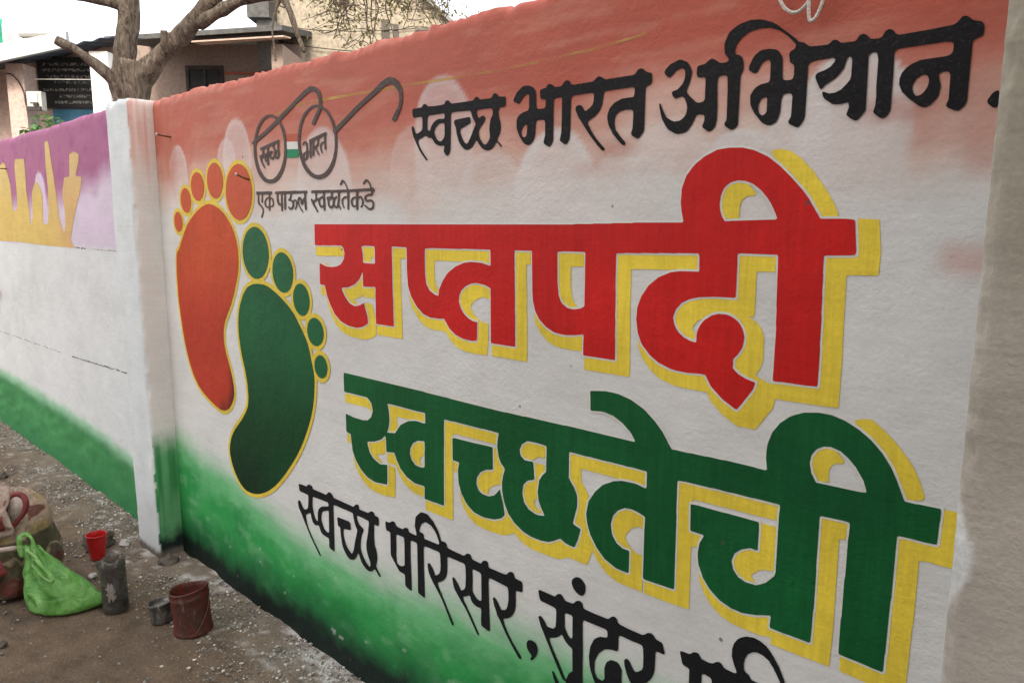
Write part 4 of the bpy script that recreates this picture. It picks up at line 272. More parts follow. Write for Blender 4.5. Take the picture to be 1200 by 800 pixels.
'top_swachh':['-1532.5,1667.5 -1554.5,1689 -1565.5,1703 -1583.5,1731 -1588,1742 -1591,1753 -1591,1756 -1589.5,1759 -1587.5,1759.5 -1584.5,1758.5 -1581.5,1755 -1575,1742 -1570.5,1739 -1563.5,1740 -1552.5,1744 -1548.5,1747 -1546.5,1752 -1546,1772 -1546.5,1777 -1548.5,1779 -1551.5,1780.5 -1577.5,1780.5 -1582.5,1781.5 -1585.5,1786 -1587,1796 -1587,1800 -1584.5,1802.5 -1579.5,1803.5 -1549.5,1803.5 -1547,1805 -1541.5,1810 -1536.5,1811 -1530.5,1809.5 -1523.5,1804 -1519.5,1803 -1493.5,1801.5 -1464.5,1801.5 -1459.5,1802.5 -1453.5,1809 -1448.5,1810.5 -1442.5,1809 -1434.5,1802 -1429.5,1800.5 -1356.5,1799.5 -1352.5,1800.5 -1346.5,1806 -1342.5,1807 -1337.5,1806 -1330.5,1800 -1327.5,1799 -1294.5,1798.5 -1289.5,1800 -1284.5,1807 -1279.5,1808 -1273,1806 -1264.5,1798.5 -1247.5,1797 -1245,1796 -1243.5,1794 -1243,1781 -1244.5,1776.5 -1248.5,1774.5 -1262.5,1774 -1265.5,1772.5 -1267,1769 -1266.5,1755 -1260.5,1738 -1259,1727 -1261.5,1718 -1270,1704 -1271,1700 -1270,1698 -1264.5,1694.5 -1257.5,1687.5 -1256,1685 -1256.5,1683 -1259.5,1684 -1270.5,1694 -1273.5,1695 -1276.5,1693.5 -1284.5,1685 -1295.5,1679.5 -1302.5,1678.5 -1312.5,1680 -1319.5,1683 -1325.5,1687 -1332.5,1694 -1339.5,1703 -1342.5,1705 -1345.5,1704 -1356.5,1691.5 -1365.5,1686.5 -1376.5,1684.5 -1382.5,1685.5 -1387.5,1688 -1397.5,1696 -1404.5,1704.5 -1408,1711 -1414,1727 -1417,1742 -1422.5,1751 -1423.5,1755 -1422.5,1758 -1420.5,1759.5 -1417.5,1760.5 -1370.5,1762.5 -1366.5,1762 -1364,1760 -1362.5,1752 -1363.5,1749 -1365.5,1747 -1396.5,1737.5 -1399.5,1736 -1401,1734 -1400,1727 -1393,1713 -1384.5,1702.5 -1378.5,1699.5 -1375.5,1700 -1372.5,1702 -1364.5,1712.5 -1346.5,1741 -1345.5,1744 -1346.5,1747 -1357,1762 -1361.5,1774 -1364.5,1777 -1411.5,1779.5 -1429.5,1779.5 -1433.5,1778 -1435,1774 -1437.5,1690 -1440.5,1683 -1444.5,1678 -1447.5,1675.5 -1451.5,1675.5 -1455,1677 -1462.5,1685 -1463.5,1689 -1461,1698 -1462.5,1701 -1465.5,1701.5 -1472.5,1701 -1478.5,1701.5 -1490.5,1705 -1497.5,1709.5 -1510.5,1723.5 -1522.5,1725 -1533.5,1730.5 -1536.5,1731 -1550.5,1726 -1560.5,1724 -1563.5,1722 -1564.5,1719.5 -1564.5,1716 -1559.5,1706 -1550,1693 -1529.5,1672 -1528.5,1670 -1529,1668 -1530.5,1667.5','-1315,1693 -1310.5,1693 -1306.5,1695 -1300.5,1701 -1297,1706 -1296,1711 -1298,1727 -1297,1738 -1294,1749 -1287,1760 -1286,1765 -1286.5,1770 -1288.5,1773.5 -1292.5,1775.5 -1318.5,1776.5 -1338.5,1776 -1341.5,1774 -1342,1770 -1340,1764 -1335.5,1758 -1331.5,1757 -1324.5,1760.5 -1320.5,1761 -1314.5,1759 -1311.5,1755 -1312,1751 -1316.5,1745 -1329.5,1734 -1333,1728 -1334,1723 -1333,1715 -1328,1705 -1321,1697','-1480.5,1713 -1475.5,1712 -1470.5,1713.5 -1464,1718 -1460.5,1723 -1459,1730 -1459,1751 -1460,1754 -1462.5,1756 -1472.5,1757.5 -1481.5,1756 -1492.5,1749.5 -1498.5,1742 -1499.5,1735 -1495.5,1726 -1488.5,1718','-1520.5,1742 -1516.5,1742.5 -1511.5,1751.5 -1507.5,1756.5 -1502,1761 -1494.5,1765 -1481.5,1768.5 -1463.5,1767 -1460.5,1767.5 -1458,1772 -1459.5,1778 -1461.5,1780 -1466.5,1780.5 -1517.5,1780.5 -1523.5,1779 -1526,1775 -1527,1750 -1525.5,1745'],
'top_bharat':['-959.5,1655 -963.5,1657 -973.5,1666 -997.5,1692 -1028,1731.5 -1035,1745.5 -1035,1749.5 -1033.5,1752 -1030.5,1754 -1026.5,1754.5 -1021.5,1754 -1017.5,1751.5 -1011,1742.5 -1008.5,1740.5 -1004.5,1741.5 -994.5,1747 -989.5,1751.5 -987,1757.5 -986,1770.5 -987,1773.5 -989.5,1775 -995.5,1776 -1039.5,1776 -1044.5,1775 -1046.5,1773.5 -1048,1768.5 -1049,1704.5 -1050,1688.5 -1051.5,1684.5 -1055.5,1679 -1058.5,1676.5 -1061.5,1675.5 -1065.5,1676.5 -1073.5,1681.5 -1076.5,1683.5 -1078,1686.5 -1074,1700.5 -1073,1735.5 -1073,1773.5 -1074.5,1775.5 -1078.5,1776.5 -1090.5,1776.5 -1094.5,1775.5 -1096.5,1772.5 -1097,1768.5 -1097,1687.5 -1099,1682.5 -1103.5,1676.5 -1106.5,1674 -1109.5,1673.5 -1121.5,1679.5 -1125,1683.5 -1125,1686.5 -1121,1699.5 -1121,1725.5 -1122.5,1731 -1127.5,1733.5 -1142.5,1734.5 -1145.5,1734 -1147.5,1732.5 -1149.5,1725.5 -1150,1710.5 -1151,1703.5 -1155.5,1691.5 -1159.5,1687 -1167.5,1682.5 -1172.5,1681.5 -1182.5,1685 -1188,1689.5 -1199.5,1703.5 -1207,1719.5 -1208.5,1726.5 -1208.5,1739.5 -1205.5,1745.5 -1198.5,1751.5 -1186.5,1756 -1174.5,1757.5 -1171.5,1759.5 -1170,1764.5 -1169.5,1789.5 -1171,1792.5 -1173.5,1793.5 -1177.5,1794 -1181.5,1793 -1190,1786.5 -1198.5,1777 -1202.5,1775.5 -1216.5,1781.5 -1218.5,1784.5 -1217.5,1788.5 -1207.5,1802 -1192.5,1811 -1188.5,1812.5 -1182.5,1813 -1174.5,1812.5 -1168.5,1811.5 -1157.5,1806 -1150.5,1797.5 -1149,1791.5 -1148.5,1771.5 -1146.5,1760.5 -1142.5,1758 -1127.5,1758 -1123.5,1758.5 -1120.5,1761.5 -1119.5,1773.5 -1120.5,1775.5 -1122.5,1777 -1131.5,1778 -1135,1780.5 -1136.5,1785.5 -1137,1796.5 -1135.5,1798.5 -1133.5,1799.5 -1120.5,1801 -1115,1806.5 -1111.5,1808 -1104.5,1807 -1093.5,1799.5 -1080.5,1799 -1074.5,1800 -1065.5,1808.5 -1058.5,1809.5 -1052.5,1806.5 -1046.5,1799 -1039.5,1798 -990.5,1798 -986.5,1799.5 -979.5,1805 -974.5,1806.5 -968.5,1805 -960,1799.5 -955.5,1798 -889.5,1798 -884,1799.5 -879,1805.5 -875.5,1807.5 -870.5,1808 -865.5,1806.5 -857.5,1799.5 -848.5,1797 -845.5,1795.5 -844,1790.5 -844,1779.5 -845.5,1775.5 -855.5,1773 -857.5,1771.5 -858.5,1769.5 -859,1690.5 -861.5,1684.5 -870.5,1674.5 -873.5,1673.5 -877.5,1674.5 -887.5,1680 -890,1683.5 -890,1686.5 -887,1694.5 -886,1719.5 -886.5,1727.5 -889.5,1731 -904.5,1733 -919.5,1730.5 -923.5,1728.5 -928.5,1724.5 -931.5,1717.5 -932,1708.5 -928.5,1695.5 -921.5,1686.5 -904,1668.5 -903.5,1664.5 -906.5,1662.5 -910.5,1663.5 -919.5,1671 -935.5,1687.5 -946.5,1705.5 -950.5,1719.5 -950.5,1727 -945.5,1738.5 -942,1742.5 -932.5,1749.5 -914.5,1755.5 -888.5,1755.5 -886.5,1756 -884.5,1760.5 -884,1768.5 -885,1772.5 -887.5,1774 -893.5,1775 -957.5,1775 -959.5,1773.5 -961,1770.5 -964,1749.5 -970,1738.5 -975.5,1733 -982.5,1727.5 -998.5,1720.5 -1001,1718.5 -1001.5,1715.5 -1000.5,1712.5 -988,1693.5 -977,1680.5 -956.5,1660.5 -956,1658.5 -956.5,1656.5','-1187,1700.5 -1183.5,1700 -1180.5,1701 -1178,1703.5 -1176.5,1706.5 -1175,1722.5 -1175.5,1726.5 -1177.5,1727.5 -1181.5,1727.5 -1186.5,1725 -1190,1721.5 -1192.5,1716.5 -1193,1711.5 -1192,1705.5 -1190,1702.5'],
'top_abhiyan':['-551,1668 -562,1674 -565,1677.5 -564.5,1680 -561,1686 -560.5,1690 -560,1720 -562,1724 -565,1725.5 -573,1726 -577,1724 -579.5,1715 -580,1696 -583.5,1685 -587,1679.5 -597,1675 -604,1676.5 -611,1680 -614.5,1683 -628,1699 -633.5,1709 -636,1715 -637,1726 -637,1730 -630.5,1740 -626,1743.5 -619,1746.5 -605,1748.5 -603,1750 -602,1753 -602,1779 -603,1783 -606,1786 -611,1786.5 -617,1783 -621,1778 -625.5,1769 -628,1767 -631,1767 -634,1768 -640,1772 -642.5,1775 -642,1780 -635,1794 -631,1798.5 -624,1803 -618,1804.5 -606,1804.5 -596,1802 -590,1799 -586,1794 -581,1785 -579.5,1754 -578,1750 -574,1748 -566,1747.5 -562,1748.5 -560.5,1751 -559.5,1756 -560,1769 -561.5,1772 -566,1775 -568,1778 -570,1790 -568,1794 -560.5,1798 -559,1802 -559.5,1805 -574,1820.5 -590,1832.5 -606,1839 -611,1840 -627,1841.5 -641,1839.5 -648,1837.5 -659,1831 -664,1826 -669,1819 -670.5,1813 -670,1807 -668,1804.5 -660,1801 -656,1797 -653,1789 -652.5,1780 -653,1774 -656.5,1768 -657.5,1764 -658,1684 -658.5,1681 -661,1678 -666,1674.5 -669,1673.5 -672,1674 -676,1676 -683,1681 -685,1684 -684.5,1687 -681.5,1692 -681,1696 -681.5,1747 -683,1767 -685,1770 -689,1771.5 -699,1771 -701,1769.5 -702,1767 -702.5,1755 -700.5,1718 -700.5,1696 -703,1683 -708,1677.5 -712,1675 -716,1674 -720,1676 -728.5,1682 -730,1686 -726,1695 -726.5,1703 -729,1706 -737,1707 -741,1707 -744,1705.5 -752,1690 -760.5,1680 -766,1677 -778,1675 -784,1675 -791,1678 -804,1685.5 -809,1691.5 -819,1707 -825,1728 -826,1735 -824,1736.5 -822,1734.5 -816.5,1722 -809,1709 -797,1701.5 -790,1699 -780,1699.5 -775,1701.5 -769,1706 -765,1712 -763.5,1723 -765,1729 -769.5,1739 -773,1743 -776,1744 -788,1741.5 -792,1742.5 -796,1747 -798.5,1753 -796,1756 -789,1757 -785,1758.5 -776.5,1766 -774,1770 -771,1777 -770.5,1785 -771.5,1790 -773,1793 -777,1795.5 -782,1796 -786,1794.5 -792,1791.5 -802,1783 -806,1782 -809,1784 -814.5,1789 -816,1792 -816,1795 -814,1798 -804,1806.5 -787,1811.5 -780,1811.5 -766.5,1805 -760,1795.5 -757,1789 -756,1785 -760,1767 -766,1754 -765.5,1750 -758.5,1742 -746,1731 -742,1729 -737,1728.5 -730,1730 -727,1734 -727,1768 -728,1771 -730,1773 -741,1774 -744.5,1776 -746.5,1783 -745.5,1793 -742,1795.5 -730,1796.5 -721,1802.5 -717,1804 -712,1803 -701,1795.5 -698,1794 -688,1793.5 -683,1795 -682,1797 -682.5,1799 -689,1807 -690.5,1811 -692,1823 -691,1829 -685.5,1841 -682,1845.5 -668,1853.5 -659,1856 -644,1858.5 -627,1856.5 -618,1854 -603,1847.5 -595.5,1843 -581,1831 -560,1814 -554.5,1808 -545,1805 -537,1798.5 -533,1797 -506,1795.5 -502.5,1797 -498,1801 -495,1801.5 -491,1800.5 -484,1795 -464,1794 -460,1795.5 -456,1802 -451,1803.5 -446,1801.5 -438,1793.5 -426,1792.5 -421.5,1794 -417,1802 -412,1804 -406.5,1802 -401,1795 -397,1793 -352,1793.5 -322,1795 -318,1797 -312,1804 -309,1805 -305,1804 -296,1796 -288,1794 -285,1792 -283,1788 -282,1778 -282.5,1775 -284,1773 -293,1770 -295.5,1767 -295.5,1684 -298,1677.5 -304,1671.5 -307,1670.5 -311,1671.5 -319.5,1676 -322.5,1679 -322.5,1682 -320.5,1687 -320,1691 -320.5,1723 -321.5,1726 -323,1728 -326,1729.5 -331,1729.5 -334,1728.5 -336,1727 -336,1724 -332,1710 -334,1696 -337,1691 -343.5,1684 -346,1682 -350,1680.5 -355,1681 -359,1682.5 -373.5,1694 -386,1707 -391,1719 -391,1727 -388.5,1735 -382.5,1742 -376,1746.5 -363,1751 -328,1751.5 -322.5,1753 -320,1757 -319.5,1764 -320.5,1769 -323,1771 -331,1772.5 -392,1772.5 -397,1772 -400,1770.5 -401,1768 -401.5,1764 -400.5,1738 -400.5,1683 -401.5,1679 -404.5,1674 -408,1670.5 -411,1669.5 -415,1670.5 -421,1675 -424.5,1678 -426.5,1681 -424,1690 -423.5,1705 -424.5,1718 -424.5,1760 -426,1768 -427.5,1771 -431,1772.5 -436,1772 -438,1770 -439.5,1767 -438,1686 -440,1682 -447,1673.5 -450,1670.5 -453,1670 -456,1671 -462.5,1675 -467.5,1680 -467.5,1683 -464.5,1692 -465,1696 -466,1699 -469,1700 -477,1698.5 -485,1698.5 -492,1700 -505,1709.5 -508,1714 -509.5,1719 -509,1722 -498,1717.5 -489,1717.5 -479,1721.5 -471,1729 -466,1735 -464.5,1740 -464.5,1765 -466,1770 -469,1771.5 -472,1770 -477,1754 -484.5,1745 -491,1739.5 -506,1731.5 -511,1725.5 -514,1727.5 -517.5,1734 -522.5,1745 -522.5,1750 -519,1753 -508,1755.5 -499,1759.5 -493,1766 -491.5,1770 -493,1772 -496,1773.5 -520,1773.5 -532,1772 -534.5,1770 -536,1767.5 -536,1685 -538,1679 -544,1669.5 -547,1667.5','-262,1671 -268.5,1677 -269.5,1682 -264,1690.5 -261,1693 -258,1694 -256,1693 -255,1690 -255,1674 -257,1670.5 -259,1670','-614.5,1694 -612,1693.5 -609,1694.5 -606.5,1697 -605,1700 -605,1720 -606,1723 -608,1724 -612,1723.5 -616,1721.5 -618.5,1718 -621,1712 -621,1707 -620,1701 -618,1697','-366,1699 -362,1698.5 -358,1700 -354,1704 -350.5,1710 -349,1716 -349,1721 -351,1726 -354,1728.5 -358,1729 -362,1727.5 -367,1724 -369.5,1720 -371.5,1714 -371,1709 -368.5,1702'],
'bot_swachh':['-2129.5,379 -2138.5,386 -2158,404 -2191,437 -2217,469 -2238.5,498 -2252,512 -2256,518 -2259.5,528 -2260.5,538 -2258,543 -2251.5,546 -2247.5,546 -2244,544 -2230,528 -2221.5,522 -2215.5,522 -2201.5,528 -2197,532 -2194,539 -2190,563 -2190,577 -2191.5,580 -2193.5,581 -2220.5,581.5 -2238.5,580.5 -2242.5,581 -2245.5,582.5 -2248,587 -2250,601 -2249.5,605 -2247.5,607.5 -2225.5,609.5 -2200.5,610 -2197.5,611.5 -2188.5,619 -2183.5,621 -2177.5,621.5 -2164.5,621 -2161.5,618.5 -2158,612 -2153.5,611 -2078.5,612 -2074.5,613 -2067.5,620 -2062.5,623.5 -2057.5,625.5 -2051.5,626.5 -2044.5,625 -2036.5,620 -2031.5,614 -2026.5,613 -1921.5,613 -1916.5,614.5 -1905.5,624 -1895.5,627 -1891.5,626.5 -1888.5,624 -1887.5,621 -1887.5,615 -1884.5,613.5 -1840.5,614.5 -1835.5,616.5 -1825.5,623.5 -1815.5,626 -1809.5,624 -1804.5,616 -1789.5,615.5 -1785.5,613 -1784,609 -1784,601 -1785,591 -1786.5,587.5 -1790.5,586 -1805.5,586 -1807.5,585 -1809.5,582.5 -1811,539 -1808.5,519 -1799.5,500 -1797,489 -1797,479 -1798.5,469 -1804,452 -1804,449 -1801,444 -1783.5,427 -1782.5,424 -1784.5,421.5 -1787.5,420.5 -1790.5,421.5 -1807.5,435.5 -1811.5,437 -1815.5,435 -1824.5,427 -1837.5,421 -1848.5,420 -1857.5,422 -1871.5,428.5 -1881.5,436 -1887.5,444 -1895.5,460 -1898.5,462 -1901.5,460 -1907.5,450 -1915.5,440 -1922.5,434 -1930.5,429.5 -1938.5,427 -1947.5,426 -1955.5,427.5 -1963.5,432 -1973.5,440 -1980,447 -1985,454 -1989,462 -1992.5,473 -1995.5,488 -1997.5,507 -1998,518 -2000.5,521 -2008.5,522 -2011.5,524 -2014.5,543 -2014,549 -2011.5,551.5 -2006.5,552.5 -1948.5,555.5 -1943.5,555 -1941,553 -1939,549 -1936.5,536 -1936.5,532 -1937.5,530 -1941.5,528 -1959.5,524 -1975.5,522 -1979,518 -1980.5,507 -1979,497 -1976.5,487 -1972.5,478 -1968.5,471 -1963.5,465 -1954.5,458 -1943.5,451.5 -1937.5,449.5 -1934.5,450.5 -1931.5,453 -1925,465 -1915.5,497 -1902,534 -1901.5,538 -1902,541 -1910.5,552 -1914,558 -1919.5,573 -1921.5,586 -1924.5,590 -1929.5,590.5 -1961.5,590.5 -1975.5,589.5 -2015.5,589.5 -2028.5,588.5 -2033.5,586.5 -2035,581 -2037,431 -2038,426 -2039.5,424 -2044.5,423.5 -2058.5,426 -2064.5,427.5 -2067,429 -2069,434 -2068,456 -2069.5,459 -2071.5,461 -2099.5,462 -2109.5,464.5 -2114.5,467 -2118.5,471 -2127,485 -2130.5,488 -2150.5,483 -2157.5,484 -2162.5,486.5 -2168,491 -2172.5,498 -2175.5,505 -2178.5,517 -2180.5,519 -2183.5,518.5 -2205.5,507.5 -2210.5,503 -2211,498 -2208,482 -2204,472 -2198.5,462 -2187.5,447 -2168,425 -2125.5,385 -2124,382 -2124.5,380 -2126.5,379','-1844.5,437 -1840.5,436.5 -1836.5,438 -1834.5,443 -1834.5,449 -1836,454 -1846.5,471 -1850.5,480 -1853.5,492 -1854,504 -1852,516 -1842,550 -1837,579 -1837,585 -1839.5,588 -1843.5,588.5 -1868.5,589.5 -1898.5,589 -1901,587 -1901.5,582 -1898.5,574 -1894,567 -1886.5,561 -1869.5,555 -1867.5,553 -1866,550 -1867.5,545.5 -1875,535 -1882.5,511 -1885,490 -1884.5,483 -1883,476 -1877.5,466 -1868.5,454.5 -1857.5,444.5','-2080.5,480 -2070.5,480.5 -2067.5,483 -2066.5,487 -2064,551 -2065,557 -2067.5,559 -2091.5,550.5 -2100.5,546 -2104.5,542.5 -2107,538 -2111.5,526 -2112,519 -2111,512 -2108,505 -2103.5,497 -2099,491 -2092.5,485 -2086.5,482','-2142,503 -2137.5,502.5 -2135.5,503 -2134,505 -2134,520 -2132,534 -2129.5,542.5 -2125,549 -2117.5,555.5 -2107.5,561.5 -2093.5,566.5 -2066.5,574 -2065,576 -2064,580 -2065,584 -2066.5,586 -2070.5,587.5 -2152.5,583.5 -2157.5,583 -2161,581 -2163,577 -2166,550 -2165.5,546 -2162.5,538 -2158.5,523 -2155.5,516 -2149.5,509'],
'bot_pari':['-1450,392.5 -1454.5,397 -1482,437.5 -1494.5,455 -1502.5,464 -1534,495.5 -1542,505 -1548,514 -1551.5,523 -1553.5,533 -1553.5,540 -1552,543 -1548,545 -1545,545 -1542,544 -1532,535.5 -1526.5,529 -1522.5,520 -1520,517.5 -1517,518 -1512,521 -1506,525.5 -1502,529.5 -1498,539 -1496.5,554 -1498,583 -1499,589 -1501,592 -1507,593 -1557,591 -1566.5,590 -1569.5,587 -1570.5,581 -1570.5,514 -1568,435 -1569,431 -1572,430 -1595,434.5 -1598,436.5 -1599,440 -1599.5,580 -1600,586 -1603,588.5 -1607,589.5 -1624,589 -1629,587 -1630.5,582 -1631.5,530 -1628.5,437 -1630,431 -1634,429.5 -1653,434 -1658,437 -1659.5,442 -1659.5,466 -1661.5,471 -1666,472 -1683,472.5 -1688,474 -1726,510 -1727.5,517 -1727,581 -1728.5,584 -1731,585 -1743,584.5 -1747.5,587 -1749,591 -1751,606 -1750,611.5 -1746,613.5 -1730,614 -1718,622 -1709,624 -1703,622.5 -1698.5,615 -1693,612.5 -1667,612.5 -1655,620 -1646,622.5 -1640.5,621 -1637,614 -1634,612 -1610,611.5 -1604,612 -1602,614 -1601.5,617 -1607.5,634 -1608.5,640 -1605.5,663 -1604,668.5 -1594,678 -1581,688.5 -1576,690 -1559,691.5 -1549,690 -1525,676.5 -1505,655 -1493,630.5 -1489,629 -1480,631 -1474,630 -1470,627 -1468,619 -1464,616.5 -1440,615.5 -1402,615.5 -1397,617.5 -1387,626 -1378,628 -1375,627.5 -1372,626 -1368,618 -1365,616 -1336,614.5 -1332,616 -1327,623 -1323,626.5 -1318,628.5 -1313,629.5 -1309.5,629 -1307,627 -1304.5,616 -1301,613.5 -1250,614.5 -1240,616 -1229,626.5 -1224,629 -1219,630 -1216,629.5 -1213,627.5 -1210,619.5 -1207,617 -1186,615.5 -1184,613 -1183,608 -1182,593 -1183,589 -1187,586.5 -1203,585 -1206,582 -1205.5,543 -1208,531 -1211,523 -1216.5,513 -1223,505.5 -1233,498 -1248,491 -1249.5,489 -1250,487 -1243.5,473 -1230.5,454 -1216.5,439 -1186.5,411 -1185,407 -1187,403.5 -1189,402.5 -1192,402.5 -1196.5,405 -1219,427.5 -1241,452 -1264,483.5 -1272,491 -1275.5,500 -1283,514 -1287,527 -1288,532 -1287,535 -1284,537.5 -1281,538 -1277,536 -1268,527 -1259,513.5 -1256,513 -1251,514.5 -1244,517 -1240.5,520 -1237.5,524 -1235,531 -1231.5,548 -1231.5,569 -1233,579 -1235,582 -1238,583.5 -1250,584 -1294,585.5 -1301,584.5 -1303.5,582 -1304.5,574 -1303.5,534 -1299.5,443 -1300,437 -1302,434 -1307,433.5 -1326,436.5 -1330,437.5 -1332.5,440 -1333.5,448 -1332.5,482 -1333.5,486 -1335,487.5 -1351,486 -1363,489 -1371,495 -1373,499 -1375,506 -1377,507.5 -1380,507 -1403.5,495 -1404,492 -1402.5,488 -1378,458 -1343,412 -1342,408 -1343,406 -1345,405 -1348,406 -1351,409 -1387.5,456 -1436.5,502 -1441,509 -1444.5,518 -1447.5,533 -1446,537 -1443,538 -1438,537 -1425.5,527 -1421,522 -1415,513 -1413,511.5 -1410,511.5 -1407,513 -1401,517 -1398,520 -1395.5,525 -1394,533 -1392.5,554 -1393.5,583 -1395,589 -1398,591.5 -1402,592.5 -1461,591.5 -1466,590 -1468,586 -1468.5,547 -1470.5,537 -1473,529.5 -1477,523 -1482.5,517 -1492,509.5 -1508,500 -1510,498 -1510.5,495 -1504.5,485 -1445.5,402 -1443.5,398 -1444,395 -1447,392.5','-1153,416.5 -1154,418 -1154,420 -1150.5,426 -1150.5,429 -1152,431 -1159.5,436 -1165,442 -1167,448 -1167.5,455 -1165,462 -1161,466.5 -1153,470.5 -1147,471 -1139,469.5 -1135.5,467 -1130,458 -1129,452 -1133.5,438 -1137,431 -1148,417.5 -1151,416','-1683.5,492 -1677,492.5 -1667,496.5 -1662,500 -1660,504 -1659.5,572 -1661,585 -1663,587 -1666,588 -1692,587.5 -1696.5,586 -1699,582 -1699.5,535 -1700.5,523 -1699,501 -1697.5,497 -1695.5,495','-1341,508 -1337,508 -1334.5,509 -1332.5,511 -1331.5,514 -1332,583 -1334,586.5 -1338,588 -1363,589 -1365,588 -1366.5,584 -1365.5,564 -1366.5,526 -1365,523 -1354.5,513 -1348,509.5','-1565.5,613 -1507,614.5 -1503,616 -1501.5,620 -1503,625 -1512.5,642 -1519.5,650 -1536,661.5 -1548,664 -1559,665 -1566,662.5 -1577.5,655 -1585.5,642 -1587.5,635 -1587.5,630 -1586,627.5 -1576,628 -1571,626 -1569,623 -1568.5,615'],
'bot_sundar':['-994.5,329 -1011.5,334 -1022.5,339.5 -1036.5,351 -1055,369 -1066.5,383 -1077,400 -1081.5,413 -1082,416 -1080.5,418.5 -1078.5,419 -1075.5,417.5 -1052.5,387 -1037,369 -1018.5,351 -1005.5,342.5 -988.5,337 -984.5,334.5 -983.5,331 -985.5,329 -989.5,328','-990.5,355 -1007.5,359.5 -1011.5,362 -1013.5,367 -1014.5,379 -1015.5,382 -1017.5,384 -1024.5,385.5 -1029,388 -1034,395 -1038.5,408.5 -1040.5,409.5 -1045.5,409.5 -1050,413 -1076.5,452.5 -1121,523 -1128,541 -1126.5,545.5 -1122.5,548 -1118.5,547.5 -1111.5,542.5 -1107,538 -1101.5,530.5 -1098.5,528.5 -1082.5,530 -1078.5,532 -1075.5,535 -1072.5,540 -1071.5,551 -1071,580 -1072.5,584.5 -1076.5,586.5 -1090.5,587.5 -1117.5,587.5 -1121.5,588.5 -1124,591 -1126,597 -1129,610 -1127.5,614 -1122.5,615.5 -1077.5,616 -1074.5,617.5 -1066.5,626 -1058.5,629 -1052.5,627 -1045.5,619 -1042.5,617.5 -1038.5,617 -1022.5,618 -1017.5,620 -1012.5,626 -1008.5,629.5 -1004.5,631.5 -999.5,632.5 -995.5,632 -993,630 -991,627 -989,620 -986.5,618.5 -983.5,617.5 -955.5,617.5 -919.5,619 -915.5,621 -908,629 -900.5,632 -895,630 -893.5,628 -890.5,620.5 -885.5,619 -860.5,617.5 -826.5,618 -821.5,620 -811.5,628.5 -803.5,631 -797.5,629 -790.5,621.5 -778.5,620.5 -775.5,619.5 -773.5,616 -771,608 -768.5,600 -769,597 -770.5,595.5 -772.5,595 -786.5,595 -789,594 -790.5,592 -791,587 -791.5,551 -793.5,541 -797,531 -802,522 -809.5,512 -817.5,505 -827.5,499 -830,495 -827,488 -816.5,472 -782.5,434 -781.5,431 -781.5,428.5 -783,426 -785.5,425 -787.5,425.5 -790.5,427.5 -824.5,464.5 -856.5,496 -864.5,511 -869.5,526 -871,534 -871,538 -867.5,543 -863.5,545 -860.5,544.5 -857,542 -845.5,526 -842.5,524 -838.5,524 -833.5,527 -823.5,536 -821,544 -821,570 -822.5,587 -824.5,592 -828.5,593.5 -836.5,593.5 -850.5,592.5 -880.5,592.5 -885.5,591.5 -887.5,589 -888,586 -888,558 -889.5,553 -893.5,550.5 -904.5,549 -913.5,546.5 -921.5,543.5 -926.5,540.5 -942.5,524 -952.5,501 -953,478 -950.5,470 -947.5,465 -944,462 -936.5,460.5 -931.5,460.5 -926.5,464.5 -923.5,470 -925,494 -921.5,506 -918.5,513 -910,521 -904.5,524 -892.5,525.5 -888.5,525 -885.5,523.5 -878.5,515 -876.5,510 -877,486 -875,477 -867.5,464 -853,452 -850.5,449 -850.5,446 -853,442 -857.5,438 -861.5,437 -892.5,448 -897.5,447.5 -926.5,441 -946.5,444.5 -952.5,448 -963,469 -967,481 -970,505 -966.5,531 -957.5,551 -952.5,557.5 -938.5,567.5 -922.5,572 -919.5,574 -918,578 -918.5,587 -920.5,590 -924.5,591.5 -982.5,589.5 -986.5,589 -988.5,587.5 -990,580 -988,512 -988,451 -982,360 -982.5,357 -984,355 -986.5,354.5','-1040.5,416 -1038.5,415 -1036.5,416.5 -1030,433 -1026.5,438 -1019.5,444 -1018,447 -1019.5,499 -1021.5,503.5 -1030.5,506.5 -1040.5,513 -1045.5,518 -1050,524 -1052.5,525.5 -1055.5,524 -1064,516 -1071.5,510.5 -1089.5,502.5 -1091,501 -1091,498 -1088.5,490 -1082.5,480 -1063,452','-1026,528 -1023.5,528 -1021.5,529 -1020,533 -1020.5,583 -1022.5,586 -1025.5,587.5 -1040.5,586 -1043.5,584 -1044.5,581 -1043.5,549 -1034.5,534 -1030.5,530.5','-1003.5,647 -1010.5,650 -1019,656 -1024,665 -1025,673 -1022,680 -1013.5,687 -1007.5,689.5 -999.5,689.5 -993.5,687 -985.5,679.5 -983.5,672 -983.5,663 -985.5,657 -991.5,649 -996.5,647'],
